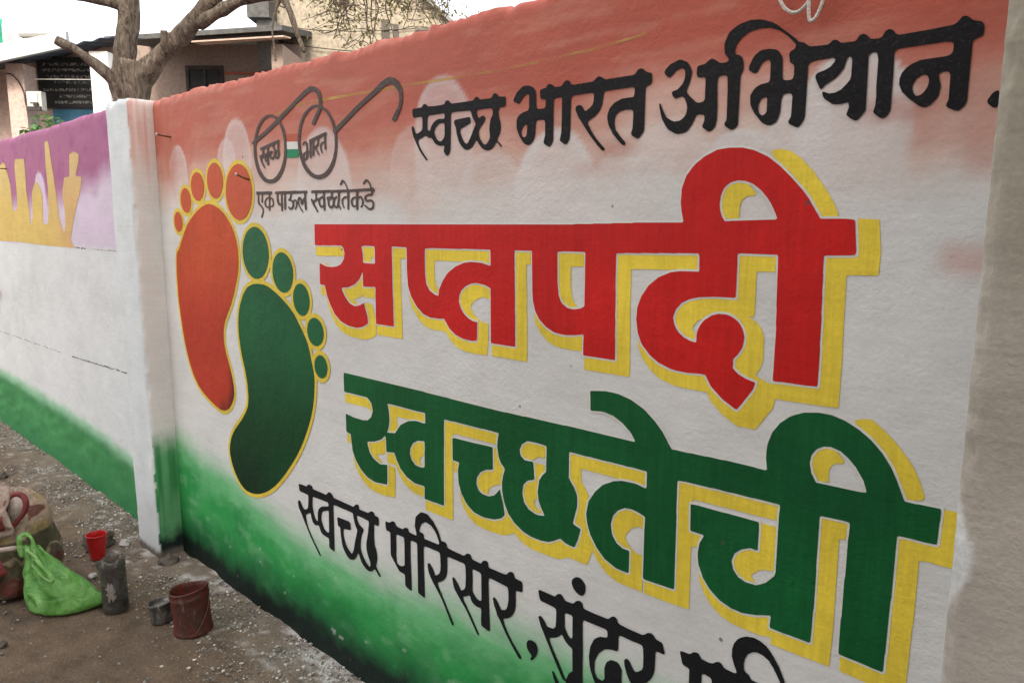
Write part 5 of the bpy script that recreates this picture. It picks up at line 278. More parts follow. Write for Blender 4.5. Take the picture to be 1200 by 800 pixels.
'bot_next':['-630.5,433 -644.5,435 -647,436 -648.5,438 -650,443 -651,476 -653.5,483 -657.5,484.5 -672.5,483.5 -681.5,488 -694.5,496.5 -705,512 -706.5,518 -708,540 -708.5,586 -709.5,588.5 -711.5,590 -721.5,591.5 -725.5,594.5 -731,614 -731.5,618 -730,620 -726.5,621.5 -710.5,622.5 -707.5,624 -700.5,630.5 -693.5,633 -688.5,632 -682.5,624 -678.5,623 -666.5,622.5 -658.5,624 -655.5,625.5 -648.5,631.5 -642.5,634 -637.5,632.5 -632.5,626.5 -629.5,625 -611.5,624.5 -606.5,625.5 -605,627 -605,630 -611.5,643 -616.5,658 -616.5,673 -613.5,686 -606.5,698 -599,705 -588.5,711.5 -573.5,715 -560.5,713.5 -548.5,708 -543,704 -533,693 -520.5,676.5 -499,632 -497,629 -494.5,627.5 -488.5,626.5 -443.5,626.5 -429.5,630 -418.5,627 -380.5,627.5 -376.5,627 -373,625 -371.5,621 -369,612 -369.5,609 -371.5,606.5 -375.5,605.5 -415.5,604.5 -419.5,603.5 -421,601 -416,509 -416.5,504 -418.5,500 -421.5,496.5 -425.5,494.5 -428.5,494.5 -431.5,496 -433.5,502 -439,587 -440,599 -441,602 -443.5,604 -447.5,604.5 -492.5,603.5 -499.5,602.5 -502.5,600.5 -503.5,596 -503,571 -505.5,556 -510.5,543.5 -522.5,529 -523.5,525 -521.5,519 -509,497 -490.5,472 -489.5,468 -491.5,466.5 -494.5,467 -497.5,470.5 -531.5,515.5 -534.5,518 -541.5,520 -543.5,522 -546,531 -551.5,540 -555.5,550 -555.5,556 -554,558 -551.5,559.5 -546.5,557.5 -535,547 -531.5,547.5 -527.5,551.5 -524.5,559 -523,567 -523,589 -525,599 -527.5,601 -531.5,601.5 -564.5,599.5 -571.5,597 -573.5,592 -574,570 -569,450 -569.5,444 -571,442 -573.5,441.5 -588.5,442.5 -591.5,444.5 -592.5,448 -598,562 -600.5,592 -602.5,594.5 -606.5,595.5 -623.5,594.5 -627.5,593.5 -629.5,590.5 -630,586 -629,542 -627.5,515 -622,439 -622,436 -623.5,434 -626.5,433','-670.5,509 -655.5,509 -653.5,511 -653,516 -657,587 -659,590 -661.5,591.5 -674.5,593 -678.5,591 -680,586 -678,527 -675.5,514 -673.5,511','-571.5,626 -526.5,626 -522.5,627.5 -515.5,632 -512.5,635 -513,639 -516,645 -531,669 -541.5,681 -553.5,686.5 -565.5,687.5 -570.5,686 -575.5,683.5 -584.5,675 -589,664 -591,653 -589.5,640 -587.5,637.5 -579.5,634 -574.5,627.5'],
'tag':['-2423,1525.5 -2424.5,1526.5 -2424.5,1528.5 -2413.5,1543.5 -2412,1548.5 -2412,1552.5 -2414,1555.5 -2418,1559.5 -2426,1564.5 -2438,1570.5 -2441.5,1573.5 -2442.5,1578.5 -2442,1601.5 -2443,1603.5 -2449,1604 -2451,1605.5 -2451,1613.5 -2449,1615 -2442,1615 -2435,1614 -2352,1613 -2343,1611.5 -2342,1609.5 -2342,1604.5 -2344,1603 -2353.5,1602.5 -2354.5,1600.5 -2354.5,1594.5 -2352,1593 -2343,1592.5 -2337,1588.5 -2332,1579.5 -2332,1568.5 -2335,1564 -2340,1561.5 -2347,1559 -2353,1560 -2354,1561.5 -2353,1562.5 -2343,1567.5 -2341,1571.5 -2340.5,1575.5 -2342,1580.5 -2346,1586.5 -2349,1587.5 -2353.5,1586.5 -2355.5,1583.5 -2356.5,1561.5 -2358,1552.5 -2360,1548.5 -2363,1547.5 -2368,1549.5 -2368.5,1555.5 -2369,1556.5 -2382,1558 -2391,1562 -2395,1566.5 -2397.5,1574.5 -2397,1578.5 -2395,1582.5 -2388,1588.5 -2379,1592.5 -2366,1594.5 -2364.5,1598.5 -2366,1602.5 -2403,1603.5 -2404.5,1601.5 -2406,1577.5 -2408,1575.5 -2412,1575 -2416,1576 -2417.5,1578.5 -2413,1602.5 -2414,1603.5 -2417,1604 -2429,1604 -2431,1602.5 -2431.5,1579.5 -2431,1575.5 -2428,1573 -2418,1567.5 -2408,1561 -2404.5,1556.5 -2403,1551.5 -2403,1546.5 -2404,1543.5 -2414,1527.5 -2417,1525.5','-2151,1539.5 -2161,1547 -2168.5,1554.5 -2179,1568.5 -2180,1568.5 -2184,1558.5 -2188,1554 -2197,1549.5 -2201,1550.5 -2201,1552.5 -2193.5,1559.5 -2191,1566.5 -2191,1570.5 -2192,1573.5 -2194,1576.5 -2196,1577.5 -2201.5,1575.5 -2201,1562.5 -2204,1557.5 -2209,1553.5 -2215,1550.5 -2220,1549 -2229,1549 -2235,1552 -2241,1557.5 -2242,1559.5 -2241,1560.5 -2239,1561.5 -2236,1561 -2227,1556.5 -2224,1555.5 -2216,1560.5 -2213,1567.5 -2213.5,1571.5 -2217,1575 -2222,1577 -2235,1578 -2238,1580.5 -2238,1582.5 -2236.5,1584.5 -2229,1589 -2226,1592.5 -2225,1598.5 -2226,1600.5 -2228,1601 -2248,1601 -2251.5,1599.5 -2254,1553.5 -2256,1550.5 -2260,1549 -2265,1550.5 -2266.5,1553.5 -2263,1598.5 -2265,1601 -2271,1601 -2273,1599.5 -2273.5,1558.5 -2275,1548.5 -2278,1545.5 -2283.5,1545.5 -2286.5,1548.5 -2285.5,1555.5 -2286,1562.5 -2288,1564 -2293,1563.5 -2300,1565 -2304,1567 -2308.5,1571.5 -2312.5,1582.5 -2312,1600.5 -2314,1602 -2320.5,1602.5 -2321.5,1604.5 -2322,1609.5 -2321,1610.5 -2318,1611 -2258,1611 -2250,1610 -2182,1610 -2175,1609 -2121,1608.5 -2120,1606.5 -2120,1600.5 -2122,1599 -2126,1599 -2128,1597.5 -2126.5,1552.5 -2127.5,1549.5 -2129,1547.5 -2135,1547.5 -2138.5,1550.5 -2139.5,1573.5 -2141,1573.5 -2149,1565.5 -2153,1564 -2157,1564 -2160,1565.5 -2162,1567.5 -2165,1580.5 -2168,1582 -2170.5,1579.5 -2171.5,1572.5 -2169,1564.5 -2163.5,1557.5 -2148,1542.5 -2148,1540','-2064,1539.5 -2068,1542 -2090,1564 -2100.5,1578.5 -2100.5,1580.5 -2099.5,1582.5 -2095,1583 -2092,1582 -2088,1578.5 -2084,1577.5 -2076,1580.5 -2074,1584.5 -2074,1597.5 -2077,1599 -2095,1599.5 -2096.5,1601.5 -2096.5,1605.5 -2094,1608 -2055,1608 -2048,1607 -1993,1607 -1986,1606 -1902,1605 -1900,1606.5 -1902,1610.5 -1909,1620 -1918,1627 -1920,1626.5 -1925,1620.5 -1928,1618.5 -1932,1618 -1935.5,1619.5 -1936,1622.5 -1930,1630 -1925,1633.5 -1921,1634 -1915,1632.5 -1910,1629 -1893,1607 -1890,1605 -1786,1605 -1783.5,1606.5 -1786,1612.5 -1792.5,1620.5 -1798,1624.5 -1801,1624 -1812,1617 -1815,1616.5 -1818.5,1618.5 -1818,1621.5 -1809,1628.5 -1804,1631 -1799,1631 -1792,1628.5 -1785,1622 -1775.5,1606.5 -1766,1605.5 -1761,1598.5 -1762,1596.5 -1767,1595.5 -1768,1594.5 -1770,1587.5 -1774,1584 -1778,1583 -1791,1583 -1799,1582 -1803.5,1579.5 -1803,1575.5 -1800,1572.5 -1782,1574 -1772,1570.5 -1767,1565.5 -1765,1559.5 -1767,1551.5 -1772,1546.5 -1780,1543 -1786,1542.5 -1796,1544.5 -1812,1554 -1815.5,1557.5 -1814,1559.5 -1811,1559.5 -1795,1551.5 -1789,1549 -1783,1549.5 -1778,1552.5 -1775.5,1556.5 -1775,1560.5 -1776,1563.5 -1778,1566 -1785,1568 -1797,1566 -1803,1566.5 -1809.5,1569.5 -1813.5,1576.5 -1813,1582.5 -1809,1585.5 -1793,1590 -1781,1590.5 -1780,1592.5 -1780,1594.5 -1783,1596.5 -1836,1597 -1840,1596.5 -1841.5,1593.5 -1842,1585.5 -1841.5,1583.5 -1832,1585 -1825,1582.5 -1819,1575.5 -1817,1570.5 -1817,1566.5 -1819.5,1558.5 -1823,1553 -1827,1551 -1833,1552 -1836,1554.5 -1835,1555.5 -1830,1556.5 -1828,1558 -1825,1567.5 -1825.5,1570.5 -1829,1576.5 -1832,1579 -1836,1578.5 -1842,1576 -1843.5,1573.5 -1844,1557.5 -1845,1546.5 -1847,1544 -1850,1543.5 -1854,1545.5 -1855,1551.5 -1856,1552.5 -1869,1552 -1876.5,1555.5 -1880.5,1561.5 -1882.5,1568.5 -1880.5,1574.5 -1874,1580.5 -1868,1583 -1857,1583 -1855,1584.5 -1853,1594.5 -1854,1596.5 -1885,1597 -1888,1595.5 -1889,1572.5 -1891,1554.5 -1892.5,1547.5 -1894,1545.5 -1896,1545 -1899,1545.5 -1901,1548.5 -1899.5,1567.5 -1900,1577.5 -1901,1579.5 -1912,1579.5 -1917,1577.5 -1921,1573.5 -1921.5,1569.5 -1920.5,1563.5 -1918,1556.5 -1914.5,1551.5 -1914.5,1550.5 -1916,1549.5 -1919,1550 -1924.5,1555.5 -1928.5,1563.5 -1930.5,1571.5 -1930,1574.5 -1927.5,1578.5 -1921,1583 -1912,1586 -1901,1585.5 -1899.5,1588.5 -1900,1595.5 -1903,1597 -1936.5,1596.5 -1937.5,1593.5 -1938,1578.5 -1941.5,1562.5 -1933.5,1547.5 -1933.5,1546.5 -1935,1545.5 -1938.5,1546.5 -1945,1554 -1957,1550 -1965,1551 -1972,1555.5 -1980,1551.5 -1985,1550 -1992,1550.5 -1997,1553 -2001,1556.5 -2005,1562.5 -2006,1574.5 -2009.5,1579.5 -2009.5,1584.5 -2007,1587 -1988,1587.5 -1987,1588.5 -1986,1596.5 -1989,1598 -2015,1598 -2018.5,1597.5 -2019.5,1595.5 -2018.5,1582.5 -2018.5,1548.5 -2019,1546 -2021,1544.5 -2027,1544.5 -2028.5,1546.5 -2030,1552.5 -2031,1554 -2039,1552.5 -2044,1553 -2050,1557 -2055.5,1563.5 -2057.5,1569.5 -2057.5,1574.5 -2058,1576.5 -2072,1573.5 -2081,1569.5 -2080.5,1567.5 -2076.5,1562.5 -2060,1543.5 -2059.5,1541.5 -2060,1540','-1989,1557.5 -1986,1557.5 -1984,1558 -1979.5,1563.5 -1977,1572.5 -1977,1575.5 -1978,1577.5 -1982,1577.5 -1993,1574.5 -1995.5,1572.5 -1995,1563.5','-1960,1557.5 -1957,1557.5 -1955,1559.5 -1952,1567.5 -1949,1582.5 -1949,1595.5 -1951,1597 -1960,1598 -1973,1597.5 -1976,1594.5 -1976.5,1590.5 -1975,1587.5 -1971,1583.5 -1968,1583 -1957,1587.5 -1954,1587 -1952.5,1585.5 -1954,1582.5 -1965.5,1572.5 -1967,1564.5 -1964.5,1560.5','-1864.5,1557.5 -1859,1558 -1856,1560.5 -1855.5,1574.5 -1857,1577.5 -1863,1578 -1866,1577 -1873,1570.5 -1873.5,1567.5 -1871,1563 -1868,1559','-2041.5,1560.5 -2037,1560 -2032,1562 -2030.5,1563.5 -2031,1580.5 -2032,1583 -2043,1580 -2045.5,1578.5 -2048,1574.5 -2048.5,1570.5 -2047,1566.5','-2375.5,1562.5 -2370,1562.5 -2368,1564 -2367,1566.5 -2365.5,1584.5 -2366,1587.5 -2367,1588.5 -2378,1587 -2383,1583 -2386.5,1578.5 -2386.5,1573.5 -2384.5,1568.5 -2381,1565','-2291,1570.5 -2287,1570.5 -2285,1573.5 -2284,1599.5 -2286,1602 -2299,1602 -2301,1599.5 -2300.5,1584.5 -2297,1576.5','-2182.5,1575.5 -2181,1576 -2180.5,1581.5 -2178.5,1584.5 -2174.5,1588.5 -2171,1590 -2165,1590 -2161,1588.5 -2158,1587 -2152,1581 -2150,1581 -2139,1588 -2139,1598.5 -2142,1600 -2212,1600.5 -2214,1598.5 -2216,1590.5 -2221,1584.5 -2220,1582.5 -2209,1579.5 -2199,1582.5 -2193,1583 -2188,1580.5','-2063.5,1582.5 -2056,1583.5 -2033,1590 -2031,1591.5 -2031,1596.5 -2034,1598 -2062,1598.5 -2063.5,1596.5 -2064.5,1590.5 -2064.5,1584.5'],
'glasses':['-2359.5,1639 -2371.5,1641 -2387.5,1646 -2403.5,1654 -2416.5,1664 -2427,1674.5 -2433.5,1683 -2440.5,1695.5 -2445.5,1707.5 -2451,1728.5 -2452,1736.5 -2452,1757.5 -2450,1771.5 -2451.5,1772.5 -2459.5,1775 -2462,1778.5 -2461.5,1780.5 -2459.5,1782 -2445.5,1787.5 -2439.5,1800.5 -2429.5,1816.5 -2419,1829.5 -2410.5,1836.5 -2401.5,1843.5 -2391.5,1849.5 -2380.5,1854.5 -2368.5,1858.5 -2351.5,1862 -2325.5,1861.5 -2313.5,1859.5 -2300.5,1855.5 -2279.5,1846 -2113.5,1912.5 -2087.5,1919.5 -2077.5,1921 -2066.5,1919.5 -2047.5,1914.5 -2037.5,1909.5 -2031.5,1905.5 -2024,1898.5 -2020.5,1891.5 -2018,1883.5 -2017,1875.5 -2017,1856.5 -1997.5,1846.5 -1984,1837.5 -1974.5,1829 -1967,1820.5 -1959.5,1809.5 -1953,1799.5 -1949,1789.5 -1947.5,1788 -1918.5,1800.5 -1841.5,1836.5 -1753.5,1872 -1721.5,1887.5 -1700.5,1894.5 -1684.5,1896.5 -1675.5,1895.5 -1663.5,1892.5 -1653.5,1888 -1645.5,1882.5 -1637,1874.5 -1632,1867.5 -1627.5,1855.5 -1626,1849.5 -1626,1833.5 -1630.5,1816.5 -1634.5,1809 -1655.5,1782 -1661.5,1779 -1665.5,1779 -1672.5,1782 -1674,1784.5 -1673.5,1787.5 -1648.5,1813 -1645.5,1817.5 -1641.5,1827.5 -1640,1833.5 -1640.5,1846.5 -1642.5,1851.5 -1647,1858.5 -1661,1871.5 -1673.5,1877.5 -1678.5,1878.5 -1686.5,1879 -1704.5,1874.5 -1814.5,1832.5 -1935.5,1776.5 -1942,1773.5 -1943,1771.5 -1941,1755.5 -1941,1738.5 -1945.5,1715.5 -1950.5,1701.5 -1955.5,1691.5 -1960.5,1683 -1969,1672.5 -1979.5,1663 -1987.5,1657 -2005.5,1648 -2017.5,1644 -2035.5,1641 -2056.5,1641 -2078.5,1645 -2098.5,1652.5 -2111.5,1660.5 -2128.5,1674 -2142.5,1691 -2150.5,1705.5 -2158.5,1726.5 -2162,1742.5 -2163,1751.5 -2163,1767.5 -2160.5,1781.5 -2155.5,1798.5 -2147.5,1814.5 -2143.5,1820.5 -2139.5,1826 -2126,1839.5 -2114.5,1847.5 -2104.5,1853 -2090.5,1858.5 -2078.5,1861.5 -2069.5,1863 -2046.5,1863 -2035.5,1861 -2033,1862.5 -2034,1872.5 -2037.5,1884.5 -2042,1892.5 -2049.5,1898.5 -2059.5,1902.5 -2073.5,1906 -2079.5,1905.5 -2096.5,1901.5 -2161.5,1878.5 -2265.5,1835.5 -2265,1833.5 -2252.5,1819.5 -2245,1808.5 -2238.5,1793.5 -2233,1773.5 -2232,1763.5 -2232,1745.5 -2233,1736.5 -2237.5,1718.5 -2242,1705.5 -2251.5,1688.5 -2261,1675.5 -2276.5,1661 -2286.5,1654 -2302.5,1646 -2324.5,1640 -2332.5,1639','-2356,1652.5 -2336.5,1652 -2329.5,1653 -2312.5,1658 -2298.5,1665 -2282.5,1677 -2273,1686.5 -2263.5,1699.5 -2255.5,1714.5 -2250.5,1728.5 -2247,1745.5 -2247,1766.5 -2249,1778.5 -2253.5,1793.5 -2259.5,1806.5 -2270,1822.5 -2278.5,1830 -2352.5,1803 -2428.5,1779 -2431.5,1775.5 -2435,1759.5 -2435,1738.5 -2432.5,1726.5 -2428.5,1713.5 -2419.5,1695.5 -2410.5,1683 -2395.5,1669 -2386.5,1663 -2376.5,1658 -2365.5,1654','-2056,1654.5 -2039.5,1654 -2022.5,1657 -2013.5,1660 -2001.5,1666 -1988.5,1675 -1975,1688.5 -1966.5,1700.5 -1959.5,1716.5 -1956.5,1725.5 -1954,1738.5 -1954,1760.5 -1955,1767.5 -1956.5,1772.5 -1961.5,1776.5 -1962,1779.5 -1959.5,1782.5 -1959.5,1784.5 -1967.5,1802.5 -1977,1816.5 -1988.5,1829 -1996.5,1835.5 -2010.5,1844.5 -2018.5,1848 -2021.5,1847.5 -2033,1833.5 -2050.5,1815 -2057.5,1808 -2061.5,1805 -2070.5,1805 -2074.5,1806 -2077,1808.5 -2077.5,1810.5 -2075.5,1814 -2038.5,1849.5 -2036.5,1852.5 -2037.5,1854 -2046.5,1856 -2065.5,1855.5 -2077.5,1853.5 -2089.5,1849.5 -2101.5,1843.5 -2118,1831.5 -2130.5,1816.5 -2140.5,1798.5 -2146,1782.5 -2149,1760.5 -2148,1745.5 -2145.5,1734.5 -2141.5,1722.5 -2135.5,1709.5 -2124,1692.5 -2109.5,1678 -2092.5,1666 -2084.5,1662 -2070.5,1657','-2423.5,1795.5 -2420.5,1795 -2349.5,1819 -2298.5,1838 -2294,1840.5 -2293.5,1841.5 -2295.5,1843.5 -2305.5,1848.5 -2318.5,1852.5 -2332.5,1854.5 -2349.5,1853.5 -2368.5,1848.5 -2384.5,1840.5 -2397.5,1831 -2409.5,1819 -2413.5,1813.5 -2419.5,1804.5'],
'lens_text':['-2384,1690 -2395,1700.5 -2406,1713.5 -2409,1719 -2413,1729 -2413,1733 -2412,1735.5 -2410,1736 -2405,1734.5 -2402,1734.5 -2396,1737 -2392.5,1741 -2392.5,1747 -2393.5,1750 -2396,1751 -2405,1751 -2407,1756 -2406,1759 -2403,1760 -2285,1777 -2280,1777.5 -2278,1777 -2277.5,1772 -2280,1763 -2281.5,1751 -2281,1744 -2278.5,1734 -2278.5,1729 -2279.5,1725 -2283,1721.5 -2289,1717.5 -2295,1715.5 -2303,1716.5 -2312,1721.5 -2326,1715.5 -2334,1715.5 -2339,1717.5 -2343,1722 -2347,1731 -2345,1737 -2346,1738 -2349,1738.5 -2350,1737 -2351.5,1730 -2351.5,1712 -2352.5,1701 -2355,1699 -2361,1698.5 -2363,1699 -2365,1701 -2365,1707 -2366,1708.5 -2374,1711 -2377,1714 -2380,1720 -2381,1727.5 -2382,1728 -2385,1727.5 -2398,1723 -2399,1722 -2393,1712 -2378,1693 -2377.5,1691 -2379,1689.5','-2125,1701.5 -2130,1703 -2134,1706.5 -2137,1714 -2137,1719 -2135,1722 -2131,1725 -2118,1728.5 -2116,1729.5 -2114.5,1737 -2114.5,1745 -2116,1753 -2119,1755 -2122,1754 -2128,1748 -2135,1748 -2136,1751 -2130,1758 -2125,1760 -2117,1760.5 -2113,1760 -2109.5,1758 -2105.5,1751 -2104,1730 -2102,1728.5 -2098,1728.5 -2095.5,1730 -2094.5,1738 -2095.5,1760 -2094,1763 -2002,1779 -1998.5,1778 -1998,1772 -2001,1768 -2002.5,1756 -2002.5,1730 -2003,1728 -2005,1726 -2008,1726 -2011,1728 -2011.5,1744 -2013,1746 -2019,1746.5 -2022,1745.5 -2027,1741.5 -2029,1738 -2029.5,1735 -2028.5,1731 -2021.5,1719 -2023,1716.5 -2026,1717 -2028,1718.5 -2034.5,1729 -2037,1736 -2035,1743 -2029,1749 -2024,1751 -2014,1751.5 -2012,1752.5 -2010.5,1762 -2010.5,1766 -2012,1767 -2016,1767 -2039,1762.5 -2040,1761 -2041.5,1749 -2043.5,1744 -2046,1741 -2055.5,1736 -2055,1733 -2040.5,1714 -2040,1712 -2042,1710.5 -2044,1711 -2047,1713.5 -2056.5,1725 -2066,1734 -2067.5,1737 -2065,1740.5 -2056,1743.5 -2052.5,1746 -2050.5,1750 -2049.5,1757 -2050,1759.5 -2053,1760.5 -2066,1758 -2067.5,1757 -2068.5,1755 -2069,1742 -2068,1737 -2070,1729 -2070.5,1716 -2073,1711 -2078,1710.5 -2080,1713 -2080.5,1717 -2077.5,1753 -2079,1755 -2082,1755 -2084,1753 -2085,1746 -2086.5,1711 -2088,1706.5 -2092,1705.5 -2095.5,1707 -2096.5,1711 -2095.5,1722 -2098,1723 -2102,1723.5 -2105,1721.5 -2106.5,1711 -2109.5,1706 -2115,1703 -2121,1701.5','-2123,1708 -2120,1709 -2118,1712 -2116.5,1718 -2117,1722 -2123,1721.5 -2127,1718.5 -2127,1713 -2125,1709','-2367,1716 -2365,1716 -2363.5,1719 -2363,1731 -2364,1732.5 -2367,1732 -2369,1729 -2369,1721','-2330.5,1722 -2328,1722 -2324,1723.5 -2318.5,1729 -2314.5,1739 -2314.5,1743 -2316,1747 -2326,1761 -2330,1761 -2348,1758 -2349,1757 -2350.5,1752 -2350,1746 -2349,1744 -2327,1744.5 -2324,1743.5 -2322,1742 -2323.5,1739 -2333,1734.5 -2335.5,1732 -2336,1730 -2334,1726','-2300,1723 -2298,1722 -2296,1723.5 -2293,1727 -2291.5,1731 -2291.5,1755 -2290.5,1763 -2291,1765.5 -2293,1766.5 -2310,1764 -2313,1763 -2314,1762 -2305,1747.5 -2298,1747 -2295,1745 -2295.5,1742 -2304,1731 -2303.5,1727','-2381.5,1737 -2375,1736.5 -2363,1741 -2361.5,1745 -2362,1755.5 -2364,1756 -2378,1754 -2381,1753 -2382,1751'],
'tri_orange':['-2173,1763 -2231,1766.5 -2232,1769 -2232,1789 -2230,1790.5 -2222,1790.5 -2217,1789.5 -2168,1787.5 -2154,1786 -2153.5,1781 -2157,1763.5 -2159,1762.5'],
'tri_white':['-2175,1738.5 -2231,1742.5 -2232.5,1744.5 -2232,1764.5 -2230,1766 -2218,1766 -2158,1761.5 -2157,1760.5 -2157.5,1755.5 -2159.5,1742.5 -2161,1739 -2163,1738'],
'tri_green':['-2207,1714 -2232,1716.5 -2234,1718 -2234.5,1736 -2233.5,1741 -2232,1742.5 -2190,1740.5 -2185,1739.5 -2171,1739.5 -2162,1738.5 -2160,1737 -2158,1726 -2165,1714'],
'skyline':['-4638.5,1376 -4955.5,1377.5 -5632.5,1389.5 -7310.5,1387.5 -7323.5,1389 -7328.5,1396 -7323,1410 -7258,1535 -7247.5,1548.5 -7232.5,1551.5 -6984.5,1550.5 -6968.5,1552.5 -6957,1562 -6839.5,1705 -6831.5,1711.5 -6822.5,1714 -6616.5,1709.5 -6589.5,1708 -6582.5,1705 -6580,1699 -6581,1690 -6619.5,1517 -6619,1508 -6614,1503 -6291.5,1502.5 -6284.5,1507 -6279,1515 -6109.5,1809.5 -6099.5,1822.5 -6085.5,1829 -5953.5,1868.5 -5845.5,1884 -5795.5,1896 -5750.5,1886.5 -5737.5,1879.5 -5655.5,1758 -5652.5,1744 -5656,1607 -5654,1598 -5647.5,1592.5 -5613.5,1585 -5599.5,1584.5 -5549.5,1599 -5538.5,1607.5 -5520.5,1701 -5516.5,1853 -5510.5,1865 -5486,1894 -5479.5,1897.5 -5470.5,1899 -5299.5,1891 -5289.5,1886 -5286.5,1871 -5287,1837 -5304,1698 -5277,1582 -5285,1514 -5283.5,1504 -5278.5,1502 -5269.5,1506 -5229.5,1534 -5220.5,1544 -5188,1679 -5181.5,1692.5 -5119.5,1738 -5106.5,1742 -5072.5,1746 -5057.5,1742 -5014.5,1714 -4990.5,1682 -4983,1668 -4983.5,1653 -5014,1520 -5013.5,1508 -5009.5,1504.5 -5001.5,1502.5 -4930.5,1503 -4923,1507 -4917.5,1514 -4883,1585 -4877.5,1604 -4861.5,1697 -4864,1831 -4847.5,1944 -4844,1951 -4838.5,1955 -4805.5,1960.5 -4794.5,1958 -4777.5,1949 -4771,1943 -4768,1936 -4760.5,1867 -4727.5,1732 -4701.5,1540 -4695.5,1528 -4653.5,1467 -4642.5,1457 -4635.5,1459.5 -4627.5,1468 -4604,1497 -4599,1510 -4595,1610 -4597.5,1621 -4611,1650 -4611.5,1661 -4558.5,1742.5 -4545.5,1749 -4473.5,1749.5 -4461.5,1754 -4456.5,1765 -4437.5,1852 -4433.5,1860 -4427.5,1864 -4356.5,1873.5 -4292.5,1858 -4285.5,1854.5 -4282,1850 -4284.5,1840 -4306,1806 -4351.5,1764 -4356.5,1755 -4354.5,1751 -4346.5,1748.5 -4276.5,1741.5 -4270.5,1737 -4271,1728 -4299.5,1680 -4383.5,1600.5 -4467,1512 -4531.5,1428 -4534.5,1420 -4532,1413 -4493.5,1388 -4489,1383 -4489.5,1379 -4506.5,1375.5'],
'foot_red':['-2830.5,772 -2865.5,779 -2919.5,795 -2959.5,809 -2988.5,822 -3017,839.5 -3045.5,863 -3061,880.5 -3079,905.5 -3092,928.5 -3109,964.5 -3128,1015.5 -3138,1053.5 -3148,1104.5 -3160,1179.5 -3163,1211.5 -3163,1278.5 -3161,1313.5 -3157,1349.5 -3153,1370.5 -3148,1383.5 -3142.5,1389.5 -3126.5,1399.5 -3115,1409.5 -3072,1460.5 -3047.5,1484.5 -3026,1502.5 -2996.5,1521.5 -2962.5,1539.5 -2926.5,1555.5 -2892.5,1567.5 -2865.5,1574.5 -2841.5,1578.5 -2812.5,1579 -2775.5,1571.5 -2744.5,1561.5 -2728.5,1555 -2709.5,1545.5 -2692.5,1534.5 -2674.5,1520.5 -2658,1506.5 -2644,1491.5 -2631.5,1473.5 -2616.5,1443.5 -2609,1415.5 -2608,1405.5 -2608,1375.5 -2611,1351.5 -2615.5,1333.5 -2619.5,1321.5 -2633.5,1291.5 -2656.5,1249.5 -2682.5,1209.5 -2695,1192.5 -2729,1154.5 -2746,1131.5 -2757,1107.5 -2762,1086.5 -2764,1069.5 -2764,1058.5 -2762,1045.5 -2758,1029.5 -2748,1002.5 -2725.5,957.5 -2717.5,938.5 -2710.5,917.5 -2704.5,894.5 -2702,882.5 -2701,864.5 -2702,856.5 -2705.5,845.5 -2711.5,833.5 -2717.5,824.5 -2731,807.5 -2742.5,797 -2755.5,788 -2776.5,778 -2795.5,773 -2803.5,772'],
'toe_red0':['-2588.5,1517 -2605.5,1520 -2617.5,1524 -2627.5,1529 -2643.5,1540 -2655,1551.5 -2667,1569.5 -2674,1587.5 -2677,1604.5 -2677,1622.5 -2674,1639.5 -2669,1653.5 -2664,1663.5 -2650,1682.5 -2639.5,1691.5 -2623.5,1702.5 -2604.5,1710.5 -2583.5,1714.5 -2566.5,1714.5 -2552.5,1712.5 -2532.5,1705.5 -2512.5,1692.5 -2500,1680.5 -2488.5,1662.5 -2481.5,1644.5 -2478,1626.5 -2478,1610.5 -2482.5,1589.5 -2489.5,1572.5 -2502,1553.5 -2514.5,1541 -2528.5,1531 -2542.5,1524 -2551.5,1521 -2573.5,1517'],
'toe_red1':['-2765.5,1598 -2773.5,1599 -2787.5,1603.5 -2800.5,1611 -2809,1618.5 -2820,1633.5 -2825,1645.5 -2827,1656.5 -2827,1671.5 -2824,1685.5 -2818.5,1697.5 -2812,1706.5 -2804.5,1713.5 -2791.5,1722.5 -2784.5,1725.5 -2772.5,1728.5 -2757.5,1730 -2744.5,1727.5 -2729,1721.5 -2719.5,1714.5 -2709,1704.5 -2703.5,1695.5 -2697.5,1681.5 -2695,1669.5 -2695,1658.5 -2697.5,1646.5 -2700.5,1638.5 -2706.5,1627.5 -2714.5,1617 -2727.5,1607 -2735.5,1603 -2749.5,1599'],
'toe_red2':['-2921.5,1593 -2936.5,1597 -2944.5,1601 -2951.5,1606 -2960,1614.5 -2967,1624.5 -2970,1631.5 -2972,1639.5 -2973,1650.5 -2972,1659.5 -2966,1674.5 -2962,1680.5 -2952.5,1689.5 -2943.5,1695.5 -2931.5,1700.5 -2912.5,1702.5 -2903.5,1701.5 -2890.5,1697.5 -2878.5,1690.5 -2870.5,1684 -2863.5,1674.5 -2859.5,1666.5 -2856,1655.5 -2855,1643.5 -2857.5,1632.5 -2862,1621.5 -2868,1612.5 -2875.5,1605.5 -2883,1600.5 -2894.5,1595 -2904.5,1593'],
'toe_red3':['-3033.5,1548 -3044.5,1551 -3050.5,1554 -3063,1563.5 -3070,1572.5 -3075,1583.5 -3077,1593.5 -3077,1602.5 -3075,1613.5 -3072,1620.5 -3062,1633.5 -3056.5,1637.5 -3046.5,1642.5 -3030.5,1646 -3021.5,1644.5 -3010.5,1641.5 -2994.5,1631 -2988.5,1623.5 -2984.5,1616.5 -2980.5,1604.5 -2979,1594.5 -2980.5,1585.5 -2984,1574.5 -2989.5,1565 -2995.5,1559 -3000.5,1555 -3010.5,1550 -3019.5,1548'],
